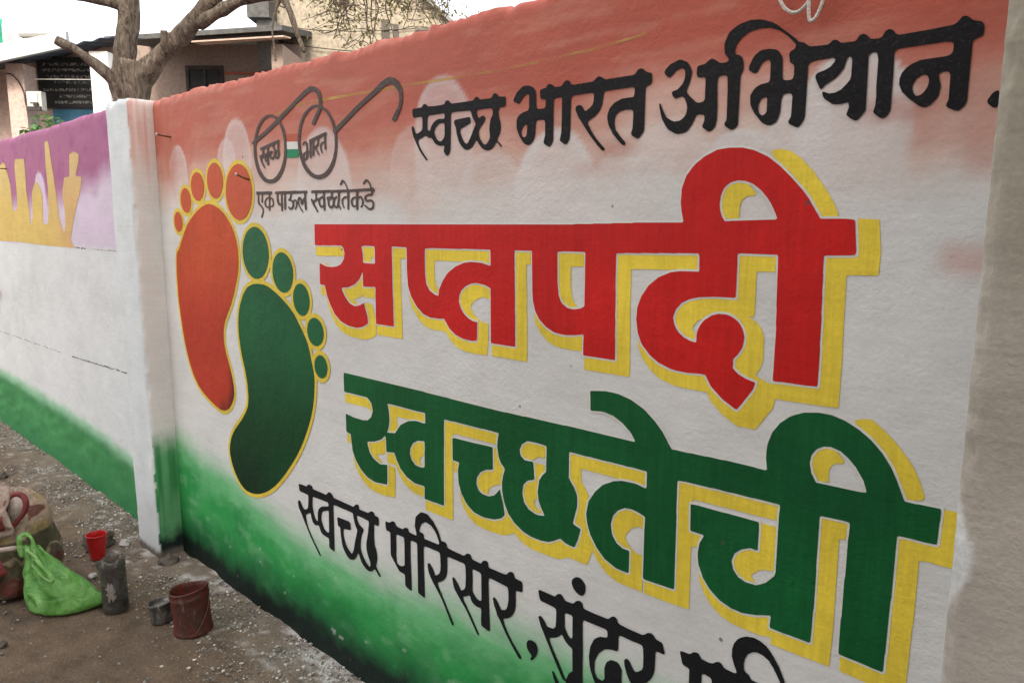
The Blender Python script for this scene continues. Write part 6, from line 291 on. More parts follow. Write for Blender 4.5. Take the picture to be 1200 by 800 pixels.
'toe_red4':['-3117.5,1471 -3132.5,1476 -3144.5,1487 -3152,1501.5 -3153,1507.5 -3153,1517.5 -3148,1533.5 -3137.5,1544.5 -3126.5,1550.5 -3113.5,1553 -3098.5,1549 -3085.5,1540 -3081.5,1534.5 -3077.5,1526.5 -3075,1519.5 -3074,1510.5 -3075.5,1501.5 -3078.5,1493.5 -3083,1485.5 -3089.5,1479 -3095.5,1475 -3103.5,1472 -3109.5,1471'],
'feet_edge_red':['-2830.5,757 -2870.5,765 -2945.5,788 -2989.5,806 -3025.5,827 -3056,852.5 -3068,865.5 -3082.5,884 -3103,917.5 -3123,959.5 -3141,1007.5 -3152,1047.5 -3160,1087.5 -3172,1158.5 -3178,1211.5 -3177,1297.5 -3171,1355.5 -3167,1375.5 -3161,1390.5 -3157,1396.5 -3151.5,1401.5 -3135.5,1411 -3127,1418.5 -3093.5,1458.5 -3094.5,1459 -3108.5,1456 -3116.5,1456 -3133.5,1460 -3146,1467.5 -3157,1478.5 -3166,1496.5 -3168,1510.5 -3168,1518.5 -3166,1528.5 -3163,1536.5 -3157,1546.5 -3146.5,1556.5 -3136.5,1562.5 -3128.5,1565.5 -3114.5,1568 -3094.5,1563.5 -3083.5,1557.5 -3074,1549.5 -3069.5,1543.5 -3064,1532.5 -3061,1524.5 -3059,1511.5 -3061.5,1493 -3035,1514.5 -2997.5,1538.5 -2952.5,1560.5 -2914,1576.5 -2914.5,1577.5 -2930.5,1580 -2941.5,1583 -2963.5,1595 -2967.5,1576.5 -2970.5,1568.5 -2977.5,1556 -2986.5,1546.5 -2992.5,1542 -3005.5,1536 -3019.5,1533 -3032.5,1533 -3051.5,1538 -3064.5,1545 -3074,1553.5 -3082,1563.5 -3087,1573.5 -3092,1593.5 -3092,1603.5 -3087,1623.5 -3080.5,1634.5 -3070.5,1645.5 -3060.5,1652.5 -3051.5,1656.5 -3030.5,1661 -3016.5,1658.5 -3005.5,1655.5 -2988.5,1646 -2985,1667.5 -2982,1675.5 -2974.5,1688.5 -2960.5,1702.5 -2944.5,1711.5 -2936.5,1714.5 -2918.5,1717.5 -2912.5,1717.5 -2894.5,1714.5 -2877.5,1707.5 -2868.5,1701.5 -2858,1692.5 -2851.5,1683.5 -2842.5,1666.5 -2840,1683.5 -2836,1695.5 -2827.5,1710.5 -2813.5,1725.5 -2799,1735.5 -2783.5,1741.5 -2764.5,1745 -2749.5,1743.5 -2730.5,1738.5 -2720.5,1733.5 -2702,1719.5 -2692.5,1706.5 -2685.5,1692.5 -2679.5,1667.5 -2662,1691.5 -2648.5,1703.5 -2632.5,1714.5 -2615.5,1722.5 -2600.5,1726.5 -2582.5,1730 -2566.5,1729.5 -2540.5,1724.5 -2527.5,1719.5 -2508.5,1708.5 -2488,1689.5 -2480.5,1678.5 -2473.5,1665.5 -2467.5,1649.5 -2464,1634.5 -2463,1610.5 -2466.5,1591.5 -2472.5,1573.5 -2481.5,1556.5 -2490,1544.5 -2505.5,1529 -2514.5,1522 -2537.5,1510 -2554.5,1505 -2574.5,1502 -2587.5,1502 -2610.5,1506 -2622.5,1510 -2638.5,1518 -2652.5,1528 -2666,1541.5 -2678,1558.5 -2685,1573.5 -2689,1586.5 -2692,1604.5 -2692.5,1619 -2705.5,1605 -2718.5,1595 -2736.5,1587 -2757,1582.5 -2724,1569.5 -2695.5,1554.5 -2659.5,1527.5 -2632,1500.5 -2616.5,1477.5 -2604.5,1453.5 -2599.5,1439.5 -2593,1406.5 -2593,1374.5 -2599,1336.5 -2605.5,1316.5 -2629.5,1267.5 -2647.5,1235.5 -2675.5,1193 -2717,1145.5 -2734,1122.5 -2743,1102.5 -2747,1086.5 -2749,1059.5 -2748,1050.5 -2744,1034.5 -2734,1007.5 -2711.5,962.5 -2703.5,943.5 -2690,898.5 -2687,882.5 -2686,864.5 -2691.5,840.5 -2699.5,824.5 -2712,806.5 -2725.5,792 -2734.5,784.5 -2746.5,776 -2771.5,764 -2790.5,759 -2803.5,757','-2831,772.5 -2803.5,772 -2795.5,773 -2776.5,778 -2755.5,788 -2742.5,797 -2731,807.5 -2717.5,824.5 -2705.5,845.5 -2701,864.5 -2702,882.5 -2704.5,894.5 -2717.5,938.5 -2725.5,957.5 -2748,1002.5 -2758,1029.5 -2764,1058.5 -2764,1069.5 -2762,1086.5 -2757,1107.5 -2746,1131.5 -2729,1154.5 -2695,1192.5 -2682.5,1209.5 -2656.5,1249.5 -2633.5,1291.5 -2619.5,1321.5 -2615.5,1333.5 -2611,1351.5 -2608,1375.5 -2608,1405.5 -2609,1415.5 -2616.5,1443.5 -2631.5,1473.5 -2644,1491.5 -2658,1506.5 -2692.5,1534.5 -2709.5,1545.5 -2728.5,1555 -2744.5,1561.5 -2775.5,1571.5 -2812.5,1579 -2841.5,1578.5 -2865.5,1574.5 -2892.5,1567.5 -2926.5,1555.5 -2962.5,1539.5 -2996.5,1521.5 -3026,1502.5 -3047.5,1484.5 -3072,1460.5 -3115,1409.5 -3126.5,1399.5 -3142.5,1389.5 -3148,1383.5 -3153,1370.5 -3157,1349.5 -3161,1313.5 -3163,1278.5 -3163,1211.5 -3160,1179.5 -3148,1104.5 -3138,1053.5 -3128,1015.5 -3109,964.5 -3092,928.5 -3079,905.5 -3061,880.5 -3045.5,863 -3017,839.5 -2988.5,822 -2959.5,809 -2919.5,795 -2865.5,779','-3118,1471.5 -3109.5,1471 -3103.5,1472 -3095.5,1475 -3089.5,1479 -3083,1485.5 -3078.5,1493.5 -3075.5,1501.5 -3074,1510.5 -3077.5,1526.5 -3085.5,1540 -3098.5,1549 -3113.5,1553 -3126.5,1550.5 -3137.5,1544.5 -3148,1533.5 -3153,1517.5 -3152,1501.5 -3144.5,1487 -3132.5,1476','-2589,1517.5 -2573.5,1517 -2551.5,1521 -2542.5,1524 -2528.5,1531 -2514.5,1541 -2502,1553.5 -2489.5,1572.5 -2482.5,1589.5 -2478,1610.5 -2478,1626.5 -2481.5,1644.5 -2488.5,1662.5 -2500,1680.5 -2512.5,1692.5 -2532.5,1705.5 -2552.5,1712.5 -2566.5,1714.5 -2583.5,1714.5 -2604.5,1710.5 -2623.5,1702.5 -2639.5,1691.5 -2650,1682.5 -2664,1663.5 -2674,1639.5 -2677,1622.5 -2677,1604.5 -2674,1587.5 -2667,1569.5 -2655,1551.5 -2643.5,1540 -2627.5,1529 -2617.5,1524 -2605.5,1520','-3034,1548.5 -3019.5,1548 -3010.5,1550 -2995.5,1559 -2989.5,1565 -2984,1574.5 -2980.5,1585.5 -2979,1594.5 -2980.5,1604.5 -2984.5,1616.5 -2994.5,1631 -3010.5,1641.5 -3021.5,1644.5 -3030.5,1646 -3046.5,1642.5 -3056.5,1637.5 -3062,1633.5 -3072,1620.5 -3075,1613.5 -3077,1602.5 -3077,1593.5 -3075,1583.5 -3067,1568.5 -3061.5,1562 -3052.5,1555 -3044.5,1551','-2870.5,1589.5 -2840.5,1594 -2812.5,1594 -2801.5,1592 -2801,1593.5 -2815.5,1604 -2826,1615.5 -2833,1626.5 -2839.5,1641.5 -2841,1640.5 -2845.5,1621.5 -2850.5,1611.5 -2856,1603.5','-2922,1593.5 -2905.5,1593 -2894.5,1595 -2875.5,1605.5 -2868,1612.5 -2862,1621.5 -2857.5,1632.5 -2855,1643.5 -2856,1655.5 -2859.5,1666.5 -2863.5,1674.5 -2870.5,1684 -2878.5,1690.5 -2890.5,1697.5 -2903.5,1701.5 -2912.5,1702.5 -2931.5,1700.5 -2943.5,1695.5 -2952.5,1689.5 -2962,1680.5 -2966,1674.5 -2972,1659.5 -2973,1650.5 -2972,1639.5 -2970,1631.5 -2967,1624.5 -2960,1614.5 -2951.5,1606 -2944.5,1601 -2936.5,1597','-2766,1598.5 -2749.5,1599 -2735.5,1603 -2727.5,1607 -2714.5,1617 -2706.5,1627.5 -2700.5,1638.5 -2697.5,1646.5 -2695,1658.5 -2695,1669.5 -2697.5,1681.5 -2703.5,1695.5 -2709,1704.5 -2719.5,1714.5 -2729,1721.5 -2744.5,1727.5 -2757.5,1730 -2772.5,1728.5 -2784.5,1725.5 -2791.5,1722.5 -2804.5,1713.5 -2812,1706.5 -2818.5,1697.5 -2824,1685.5 -2827,1671.5 -2827,1656.5 -2825,1645.5 -2820,1633.5 -2809,1618.5 -2800.5,1611 -2787.5,1603.5 -2773.5,1599'],
'foot_green':['-2639.5,481 -2663.5,486 -2684.5,495 -2701.5,506 -2712.5,515 -2732,534.5 -2748,557.5 -2758,579.5 -2765,605.5 -2765,623.5 -2763,633.5 -2755,654.5 -2745,673.5 -2734,688.5 -2708.5,715 -2652.5,761 -2622.5,790 -2611,802.5 -2599.5,818.5 -2594.5,827.5 -2590.5,838.5 -2587,854.5 -2586,868.5 -2587,900.5 -2589,916.5 -2599.5,958.5 -2623,1023.5 -2628,1045.5 -2634,1083.5 -2636,1110.5 -2635,1132.5 -2632,1154.5 -2628,1171.5 -2621,1191.5 -2612,1209.5 -2604,1222.5 -2592,1238.5 -2579.5,1253 -2567.5,1264 -2553.5,1273.5 -2543.5,1278.5 -2516.5,1288 -2494.5,1292 -2467.5,1294 -2428.5,1293 -2407.5,1290 -2389.5,1285.5 -2352.5,1272.5 -2317.5,1257 -2282.5,1239.5 -2254.5,1222.5 -2232.5,1206 -2213,1187.5 -2183,1154.5 -2162.5,1128.5 -2150.5,1108.5 -2141.5,1086.5 -2123.5,1025.5 -2120,1008.5 -2120,985.5 -2123,957.5 -2127,934.5 -2134.5,905.5 -2147.5,870 -2160.5,843.5 -2172.5,821.5 -2200.5,776.5 -2226.5,740 -2257,703.5 -2284,674.5 -2333,626.5 -2376.5,588 -2409.5,562.5 -2445.5,538 -2466.5,526 -2510.5,505 -2544.5,493 -2577.5,485 -2605.5,481'],
'toe_green0':['-2488.5,1311 -2507.5,1315 -2524.5,1322.5 -2539.5,1333 -2551,1344.5 -2562,1361.5 -2568,1377.5 -2571,1398.5 -2570,1412.5 -2565,1432.5 -2558,1446.5 -2545.5,1463 -2531,1475.5 -2510.5,1486.5 -2493.5,1491.5 -2476.5,1494 -2459.5,1493 -2442.5,1488.5 -2423.5,1479.5 -2411.5,1471 -2398.5,1456.5 -2389.5,1442 -2383.5,1423.5 -2381,1408.5 -2382,1390.5 -2386.5,1374.5 -2394.5,1357.5 -2403.5,1345 -2414.5,1334 -2423.5,1327.5 -2440.5,1318 -2460.5,1312 -2470.5,1311'],
'toe_green1':['-2295.5,1273 -2312.5,1276 -2323.5,1280.5 -2333,1286.5 -2344.5,1297 -2354,1310.5 -2358,1319.5 -2361,1331.5 -2362,1344.5 -2360,1358.5 -2357,1368.5 -2349,1382.5 -2341.5,1391 -2326.5,1401.5 -2314.5,1406.5 -2304.5,1409 -2286.5,1409 -2275.5,1406.5 -2261.5,1400.5 -2253.5,1395.5 -2243,1386.5 -2233.5,1372.5 -2229.5,1363.5 -2226,1351.5 -2225,1337.5 -2226.5,1327.5 -2231.5,1312.5 -2235.5,1304 -2247.5,1290 -2253.5,1285 -2266.5,1278 -2281.5,1274'],
'toe_green2':['-2184.5,1204 -2193.5,1206 -2205.5,1211 -2214,1217.5 -2222.5,1227 -2228,1236.5 -2231,1245.5 -2232,1252.5 -2232,1266.5 -2229,1278.5 -2225,1286.5 -2215,1298.5 -2206,1304.5 -2195.5,1308.5 -2189.5,1310 -2174.5,1310 -2163.5,1306.5 -2157.5,1303.5 -2150.5,1299 -2141.5,1289.5 -2135.5,1279.5 -2131.5,1268.5 -2130,1261.5 -2130,1248.5 -2133.5,1236.5 -2138.5,1226.5 -2148.5,1215 -2157.5,1209 -2168.5,1205 -2176.5,1204'],
'toe_green3':['-2104.5,1111 -2112.5,1112 -2122.5,1115 -2134,1121.5 -2141.5,1129 -2147,1136.5 -2150,1143.5 -2152,1153.5 -2152,1161.5 -2147.5,1176.5 -2142,1185.5 -2134,1193.5 -2127.5,1197.5 -2118.5,1201.5 -2109.5,1204 -2095.5,1204 -2083.5,1200.5 -2075.5,1196.5 -2065,1188.5 -2056.5,1174.5 -2053,1161.5 -2053,1154.5 -2055.5,1144.5 -2058.5,1137.5 -2062,1131.5 -2071.5,1122 -2088.5,1113'],
'toe_green4':['-2084.5,1008 -2097.5,1013 -2109,1023.5 -2113,1030.5 -2115,1037.5 -2116,1045.5 -2115,1053.5 -2113,1060.5 -2109,1067.5 -2098.5,1077.5 -2083.5,1084 -2068.5,1084 -2055.5,1078.5 -2049,1073.5 -2044.5,1067.5 -2039,1055.5 -2038,1047.5 -2039,1039.5 -2044.5,1026.5 -2053.5,1016 -2067.5,1009 -2074.5,1008'],
'feet_edge_green':['-2639.5,466 -2668.5,472 -2693.5,483 -2710.5,494 -2721.5,503 -2744,525.5 -2760,548.5 -2772,574.5 -2778,593.5 -2780,605.5 -2780,624.5 -2778,635.5 -2769.5,658.5 -2760,677.5 -2746,697.5 -2717.5,727 -2661.5,773 -2635.5,798 -2615.5,821 -2606.5,837.5 -2603,848.5 -2601,868.5 -2602,900.5 -2604,916.5 -2613.5,953.5 -2637,1018.5 -2643,1045.5 -2649,1083.5 -2651,1117.5 -2649,1142.5 -2646,1159.5 -2637,1191.5 -2624.5,1217.5 -2610.5,1238.5 -2592,1261.5 -2576.5,1276 -2562.5,1285.5 -2541.5,1295.5 -2519.5,1302.5 -2519.5,1303.5 -2543,1316.5 -2562.5,1335 -2573,1350.5 -2580,1365.5 -2585,1387.5 -2586,1403.5 -2582,1428.5 -2573,1450.5 -2563.5,1464.5 -2557,1472.5 -2544.5,1484 -2531.5,1492.5 -2515.5,1500.5 -2497.5,1506 -2476.5,1509 -2459.5,1508 -2437.5,1502.5 -2414.5,1491.5 -2402,1482.5 -2386.5,1465.5 -2375.5,1447 -2369,1427.5 -2366,1407.5 -2368.5,1379 -2360.5,1391.5 -2351,1402.5 -2340.5,1410.5 -2329.5,1416.5 -2319.5,1420.5 -2303.5,1424 -2285.5,1424 -2267.5,1419.5 -2250.5,1411.5 -2238.5,1403 -2231,1395.5 -2221.5,1381.5 -2215.5,1368.5 -2211,1351.5 -2210,1337.5 -2212.5,1318.5 -2190.5,1325 -2169.5,1324 -2158.5,1320.5 -2148.5,1315.5 -2141.5,1311 -2130.5,1300 -2120.5,1282.5 -2115,1261.5 -2115,1248.5 -2117.5,1237.5 -2127.5,1215.5 -2126.5,1214.5 -2109.5,1219 -2096.5,1219 -2078.5,1214.5 -2064.5,1207.5 -2057.5,1202 -2049.5,1192.5 -2042.5,1179.5 -2039,1167.5 -2038,1155.5 -2041.5,1139.5 -2044,1133.5 -2050,1122.5 -2062,1110.5 -2078,1101.5 -2079.5,1099.5 -2068.5,1099 -2056.5,1095.5 -2046.5,1090.5 -2040.5,1086 -2032.5,1076.5 -2026.5,1064.5 -2023,1044.5 -2027.5,1027.5 -2032.5,1017.5 -2038,1010.5 -2047.5,1002 -2059.5,996 -2074.5,993 -2083.5,993 -2104.5,999 -2108,957.5 -2113,929.5 -2120.5,900.5 -2133.5,865 -2160.5,812.5 -2190.5,764.5 -2227,715.5 -2271.5,666 -2324,614.5 -2367.5,576 -2407.5,545 -2441.5,523 -2490.5,497.5 -2521.5,485 -2567.5,472 -2604.5,466','-2640,481.5 -2605.5,481 -2577.5,485 -2544.5,493 -2510.5,505 -2466.5,526 -2445.5,538 -2409.5,562.5 -2376.5,588 -2333,626.5 -2284,674.5 -2257,703.5 -2226.5,740 -2200.5,776.5 -2172.5,821.5 -2147.5,870 -2134.5,905.5 -2127,934.5 -2123,957.5 -2120,985.5 -2120,1008.5 -2123.5,1025.5 -2141.5,1086.5 -2150.5,1108.5 -2162.5,1128.5 -2183,1154.5 -2213,1187.5 -2232.5,1206 -2254.5,1222.5 -2282.5,1239.5 -2317.5,1257 -2352.5,1272.5 -2389.5,1285.5 -2407.5,1290 -2428.5,1293 -2467.5,1294 -2494.5,1292 -2516.5,1288 -2543.5,1278.5 -2553.5,1273.5 -2567.5,1264 -2579.5,1253 -2592,1238.5 -2612,1209.5 -2621,1191.5 -2628,1171.5 -2632,1154.5 -2635,1132.5 -2636,1110.5 -2634,1083.5 -2628,1045.5 -2623,1023.5 -2599.5,958.5 -2589,916.5 -2587,900.5 -2586,868.5 -2587,854.5 -2590.5,838.5 -2594.5,827.5 -2599.5,818.5 -2611,802.5 -2622.5,790 -2652.5,761 -2708.5,715 -2734,688.5 -2745,673.5 -2755,654.5 -2763,633.5 -2765,623.5 -2765,605.5 -2758,579.5 -2748,557.5 -2732,534.5 -2712.5,515 -2701.5,506 -2684.5,495 -2663.5,486','-2085,1008.5 -2074.5,1008 -2067.5,1009 -2053.5,1016 -2044.5,1026.5 -2039,1039.5 -2038,1047.5 -2039,1055.5 -2044.5,1067.5 -2049,1073.5 -2055.5,1078.5 -2068.5,1084 -2083.5,1084 -2098.5,1077.5 -2109,1067.5 -2113,1060.5 -2115,1053.5 -2116,1042.5 -2111,1026.5 -2100.5,1015 -2091.5,1010','-2123,1076.5 -2121.5,1076 -2108,1089.5 -2098,1094.5 -2096.5,1096.5 -2112.5,1097 -2130.5,1101.5','-2105,1111.5 -2088.5,1113 -2071.5,1122 -2062,1131.5 -2058.5,1137.5 -2053,1154.5 -2053,1161.5 -2056.5,1174.5 -2065,1188.5 -2075.5,1196.5 -2083.5,1200.5 -2095.5,1204 -2109.5,1204 -2118.5,1201.5 -2134,1193.5 -2142,1185.5 -2147.5,1176.5 -2152,1161.5 -2152,1153.5 -2150,1143.5 -2147,1136.5 -2141.5,1129 -2134,1121.5 -2122.5,1115 -2112.5,1112','-2168.5,1160.5 -2167.5,1160.5 -2166.5,1163.5 -2162,1181.5 -2156,1192.5 -2157.5,1193 -2176.5,1189 -2194.5,1190.5 -2194,1188.5','-2185,1204.5 -2176.5,1204 -2168.5,1205 -2157.5,1209 -2148.5,1215 -2138.5,1226.5 -2133.5,1236.5 -2130,1248.5 -2130,1261.5 -2131.5,1268.5 -2135.5,1279.5 -2141.5,1289.5 -2150.5,1299 -2157.5,1303.5 -2174.5,1310 -2189.5,1310 -2195.5,1308.5 -2206,1304.5 -2215,1298.5 -2225,1286.5 -2229,1278.5 -2232,1266.5 -2232,1252.5 -2231,1245.5 -2228,1236.5 -2222.5,1227 -2214,1217.5 -2205.5,1211 -2193.5,1206','-2245,1234.5 -2243.5,1234 -2243.5,1235.5 -2247,1251.5 -2246.5,1271 -2270.5,1261 -2284.5,1258.5 -2283,1256.5','-2296,1273.5 -2281.5,1274 -2266.5,1278 -2253.5,1285 -2247.5,1290 -2235.5,1304 -2231.5,1312.5 -2227.5,1323.5 -2225,1336.5 -2226,1351.5 -2229.5,1363.5 -2233.5,1372.5 -2243,1386.5 -2252.5,1395 -2261,1400.5 -2269.5,1404.5 -2285.5,1409 -2304.5,1409 -2314.5,1406.5 -2326.5,1401.5 -2341.5,1391 -2349,1382.5 -2357,1368.5 -2360,1358.5 -2362,1345.5 -2361,1331.5 -2358,1319.5 -2354,1310.5 -2345,1297.5 -2333.5,1287 -2323.5,1280.5 -2312.5,1276','-2363,1292.5 -2361.5,1292.5 -2361.5,1294.5 -2372,1314.5 -2376,1331.5 -2377,1344.5 -2375.5,1361 -2382.5,1348.5 -2391.5,1336 -2405.5,1322 -2426,1308.5 -2424.5,1307 -2407.5,1305 -2384.5,1299.5','-2489,1311.5 -2470.5,1311 -2460.5,1312 -2440.5,1318 -2423.5,1327.5 -2414.5,1334 -2403.5,1345 -2394.5,1357.5 -2386.5,1374.5 -2382,1390.5 -2381,1408.5 -2383.5,1423.5 -2389.5,1442 -2398.5,1456.5 -2411.5,1471 -2423.5,1479.5 -2442.5,1488.5 -2459.5,1493 -2476.5,1494 -2493.5,1491.5 -2510.5,1486.5 -2531,1475.5 -2545.5,1463 -2558,1446.5 -2565,1432.5 -2570,1412.5 -2571,1398.5 -2568,1377.5 -2562,1361.5 -2551,1344.5 -2539.5,1333 -2525.5,1323 -2507.5,1315'],
}
M_wall = plaster('mural_wall_paint', attr='paint', rough=.58)
M_red = plaster('red_enamel', (.58, .013, .011), rough=.55, spec=.18, var=.10, bump=.7, streak=.13)
M_green = plaster('green_enamel', (.005, .105, .028), rough=.55, spec=.18, var=.12, bump=.7, streak=.18)
M_yellow = plaster('yellow_enamel', (.86, .65, .065), rough=.55, var=.12, bump=.7, streak=.12)
M_white = plaster('white_edging', (.72, .70, .66), rough=.55, var=.06)
M_black = plaster('black_lettering_paint', (.014, .013, .014), rough=.6, spec=.12, var=.2, worn=.05)
M_black2 = plaster('black_gloss_paint', (.012, .013, .015), rough=.6, spec=.12, var=.2, worn=.03)
M_brown = plaster('dark_brown_paint', (.085, .06, .055), rough=.55, var=.15, worn=.25)
M_footred = plaster('foot_red_paint', attr='paint', rough=.55, var=.10, streak=.10)
M_footgreen = plaster('foot_green_paint', attr='paint', rough=.55, var=.12, streak=.12)
M_toered = plaster('toe_red_paint', (.55, .085, .028), rough=.48, var=.10)
M_toegreen = plaster('toe_green_paint', (.012, .12, .045), rough=.48, var=.12)
M_gold = plaster('yellow_outline_paint', (.76, .56, .07), rough=.5, var=.15)
M_orange = plaster('saffron_paint', (.50, .12, .07), var=.08)
M_lgreen = plaster('flag_green_paint', (.03, .25, .12), var=.08)
M_ochre = plaster('ochre_paint', attr='paint', var=.16)

# ------------------------------------------------------------------ ground
def build_ground():
    def axis(lo, hi, step, far, grow=1.35):
        a = list(np.arange(lo, hi + 1e-6, step)); s = step
        while a[-1] < far: s *= grow; a.append(a[-1] + s)
        s = step; pre = []
        p = lo
        while p > -far: s *= grow; p -= s; pre.append(p)
        return np.array(pre[::-1] + a)
    xs = axis(-7.5, .6, .03, 90); ys = axis(-.8, 1.34, .02, 90)
    X, Y = np.meshgrid(xs, ys)
    near = ss(3.0, 0.5, np.maximum(np.abs(X + 3.4) - 4.2, np.abs(Y - .3) - 1.2))
    Z = (fbm(X, Y, 3, seed=2) - .5) * .02 + (fbm(X, Y, 16, seed=5) - .5) * .014 + (fbm(X, Y, 45, seed=9, o=2) - .5) * .006
    Z = Z * near
    bank = ss(.95, 1.33, Y + .06 * (vn(X, Y, 5, seed=3) - .5)) * ss(1.7, 1.45, Y)
    Z += bank * (.012 + .05 * np.maximum(0, fbm(X, Y, 7, seed=12) - .42)) * near
    V = np.stack([X, Y, Z], -1).reshape(-1, 3)
    nx = len(xs); ny = len(ys)
    i = np.arange(ny - 1)[:, None] * nx + np.arange(nx - 1)[None]
    F = np.stack([i, i + 1, i + nx + 1, i + nx], -1).reshape(-1, 4)
    o = mesh_np('ground', V, F, smooth=True)
    # lime and paint spilt along the wall foot, darker trodden earth away from it
    sp = ss(.10, 0, np.abs(Y - 1.235 - .02 * (vn(X, Y, 9, seed=1) - .5))) * ss(-2.35, -2.05, X) * ss(.48, .60, fbm(X, Y, 24, seed=31) + .12 * ss(.05, .0, np.abs(Y - 1.25)))
    sp = np.maximum(sp, .7 * ss(.62, .70, fbm(X, Y, 26, seed=8)) * bank)
    sp = np.maximum(sp, .8 * ss(.60, .68, fbm(X, Y, 30, seed=18)) * ss(.25, .0, np.hypot(X + 3.45, Y - 1.12)))
    damp = ss(.45, .6, fbm(X, Y, 1.6, seed=6))
    c = np.zeros(X.shape + (3,)) + np.array((.150, .108, .074))
    c = mix(c, (.112, .083, .058), damp * .55)
    c = mix(c, (.24, .205, .165), bank * .7)
    c = mix(c, (.070, .055, .045), ss(.66, .74, fbm(X, Y, 11, sx=5, seed=44)) * .5 * (1 - bank))
    c = mix(c, (.62, .61, .58), sp)
    at = o.data.color_attributes.new('paint', 'FLOAT_COLOR', 'POINT')
    at.data.foreach_set('color', np.concatenate([c.reshape(-1, 3), np.ones((len(V), 1))], 1).ravel())
    m, t, b = new_mat('trodden_earth')
    P = nd(t, 'ShaderNodeTexCoord').outputs['Object']
    a = nd(t, 'ShaderNodeAttribute', attribute_name='paint')
    n1 = nd(t, 'ShaderNodeTexNoise', Scale=9.0, Detail=8.0, Roughness=.7); t.links.new(P, n1.inputs['Vector'])
    n2 = nd(t, 'ShaderNodeTexNoise', Scale=120.0, Detail=4.0, Roughness=.7); t.links.new(P, n2.inputs['Vector'])
    vo = nd(t, 'ShaderNodeTexVoronoi', Scale=75.0); t.links.new(P, vo.inputs['Vector'])
    col = mulcol(t, a.outputs['Color'], ramp(t, n1.outputs[0], [(.3, (.68,) * 3), (.7, (1.22,) * 3)]))
    col = mulcol(t, col, ramp(t, n2.outputs[0], [(.25, (.6,) * 3), (.75, (1.3,) * 3)]))
    pick = ramp(t, vo.outputs['Color'], [(.80, (0, 0, 0)), (.86, (1, 1, 1))])
    dist = ramp(t, vo.outputs['Distance'], [(.18, (1, 1, 1)), (.30, (0, 0, 0))])
    grit = nd(t, 'ShaderNodeMath', operation='MULTIPLY'); t.links.new(pick, grit.inputs[0]); t.links.new(dist, grit.inputs[1])
    x = nd(t, 'ShaderNodeMix', data_type='RGBA'); x.inputs[7].default_value = (.25, .23, .20, 1)
    t.links.new(grit.outputs[0], x.inputs[0]); t.links.new(col, x.inputs[6]); t.links.new(x.outputs[2], b.inputs['Base Color'])
    b.inputs['Roughness'].default_value = .95; b.inputs['Specular IOR Level'].default_value = .15
    n3 = nd(t, 'ShaderNodeTexNoise', Scale=55.0, Detail=7.0, Roughness=.7); t.links.new(P, n3.inputs['Vector'])
    ad = nd(t, 'ShaderNodeMath', operation='ADD'); t.links.new(n3.outputs[0], ad.inputs[0]); t.links.new(grit.outputs[0], ad.inputs[1])
    bp = nd(t, 'ShaderNodeBump', Strength=.8, Distance=.012); t.links.new(ad.outputs[0], bp.inputs['Height']); t.links.new(bp.outputs[0], b.inputs['Normal'])
    o.data.materials.append(m)
    tag(o, kind='structure')
    return o
build_ground()

# ------------------------------------------------------------------ wall slabs
YW = 1.285          # front face of the painted wall
def slab(name, x0, x1, yf, yb, ztop, paint, mat, res=.01, axis='x', parent=None):
    """plastered slab: fine front grid facing -Y, rough rounded top, back; paint(x, z) gives the coat of each vertex"""
    xs = np.linspace(x0, x1, int(round((x1 - x0) / res)) + 1)
    nz = int(round(2.05 / res)) + 1
    zt = np.array([ztop(x) for x in xs])
    nx = len(xs)
    T = np.linspace(0, 1, nz)
    X = np.tile(xs, (nz, 1)); Z = -.08 + T[:, None] * (zt[None] + .08); Y = np.full_like(X, yf)
    edge = ss(.025, 0, zt[None] - Z); Y = Y + edge ** 2 * .008 + edge * (vn(X, Z, 45, seed=7) - .5) * .010
    V = [np.stack([X, Y, Z], -1).reshape(-1, 3)]
    steps = np.linspace(0, 1, 9)[1:]
    for s in steps:
        y = yf + .012 + (yb - yf - .012) * s
        z = zt + .008 * np.sin(math.pi * s) + (vn(xs, xs * 0 + s * 3, 24, seed=3) - .5) * .014 + (vn(xs, xs * 0 + s * 5, 60, seed=6) - .5) * .012
        V.append(np.stack([xs, np.full(nx, y), z], -1))
    V.append(np.stack([xs, np.full(nx, yb), np.full(nx, -.08)], -1))
    rows = nz + len(steps) + 1
    V = np.concatenate(V)
    i = np.arange(rows - 1)[:, None] * nx + np.arange(nx - 1)[None]
    F = np.stack([i, i + 1, i + nx + 1, i + nx], -1).reshape(-1, 4).tolist()
    F.append([r * nx for r in range(rows)]); F.append([r * nx + nx - 1 for r in range(rows)][::-1])
    o = mesh_np(name, V, F, mat, parent, smooth=False)
    sm = np.ones(len(o.data.polygons), bool); sm[-2:] = False
    o.data.polygons.foreach_set('use_smooth', sm)
    c = paint(V[:, 0], V[:, 2], V[:, 1])
    at = o.data.color_attributes.new('paint', 'FLOAT_COLOR', 'POINT')
    at.data.foreach_set('color', np.concatenate([c, np.ones((len(V), 1))], 1).ravel())
    return o
WHITE = np.array((.70, .69, .67))
CLOUDS = [  # centre x, top z, half width, height of the solid part, fade, strength
    (-3.085, 1.815, .085, .16, .30, .75), (-2.665, 1.81, .075, .14, .3, .62), (-2.585, 1.872, .105, .20, .34, .72), (-2.03, 1.795, .155, .16, .2, .75),
    (-1.47, 1.872, .115, .10, .22, .72), (-1.60, 1.76, .09, .08, .2, .35), (-1.09, 1.712, .125, .05, .12, .85), (-.80, 1.705, .10, .05, .12, .40),
    (-.46, 1.785, .095, .10, .15, .90), (-.545, 1.735, .055, .07, .12, .75), (-.65, 1.675, .10, .04, .1, .85), (-.90, 1.66, .09, .04, .1, .5), (-1.30, 1.68, .12, .03, .1, .5)]
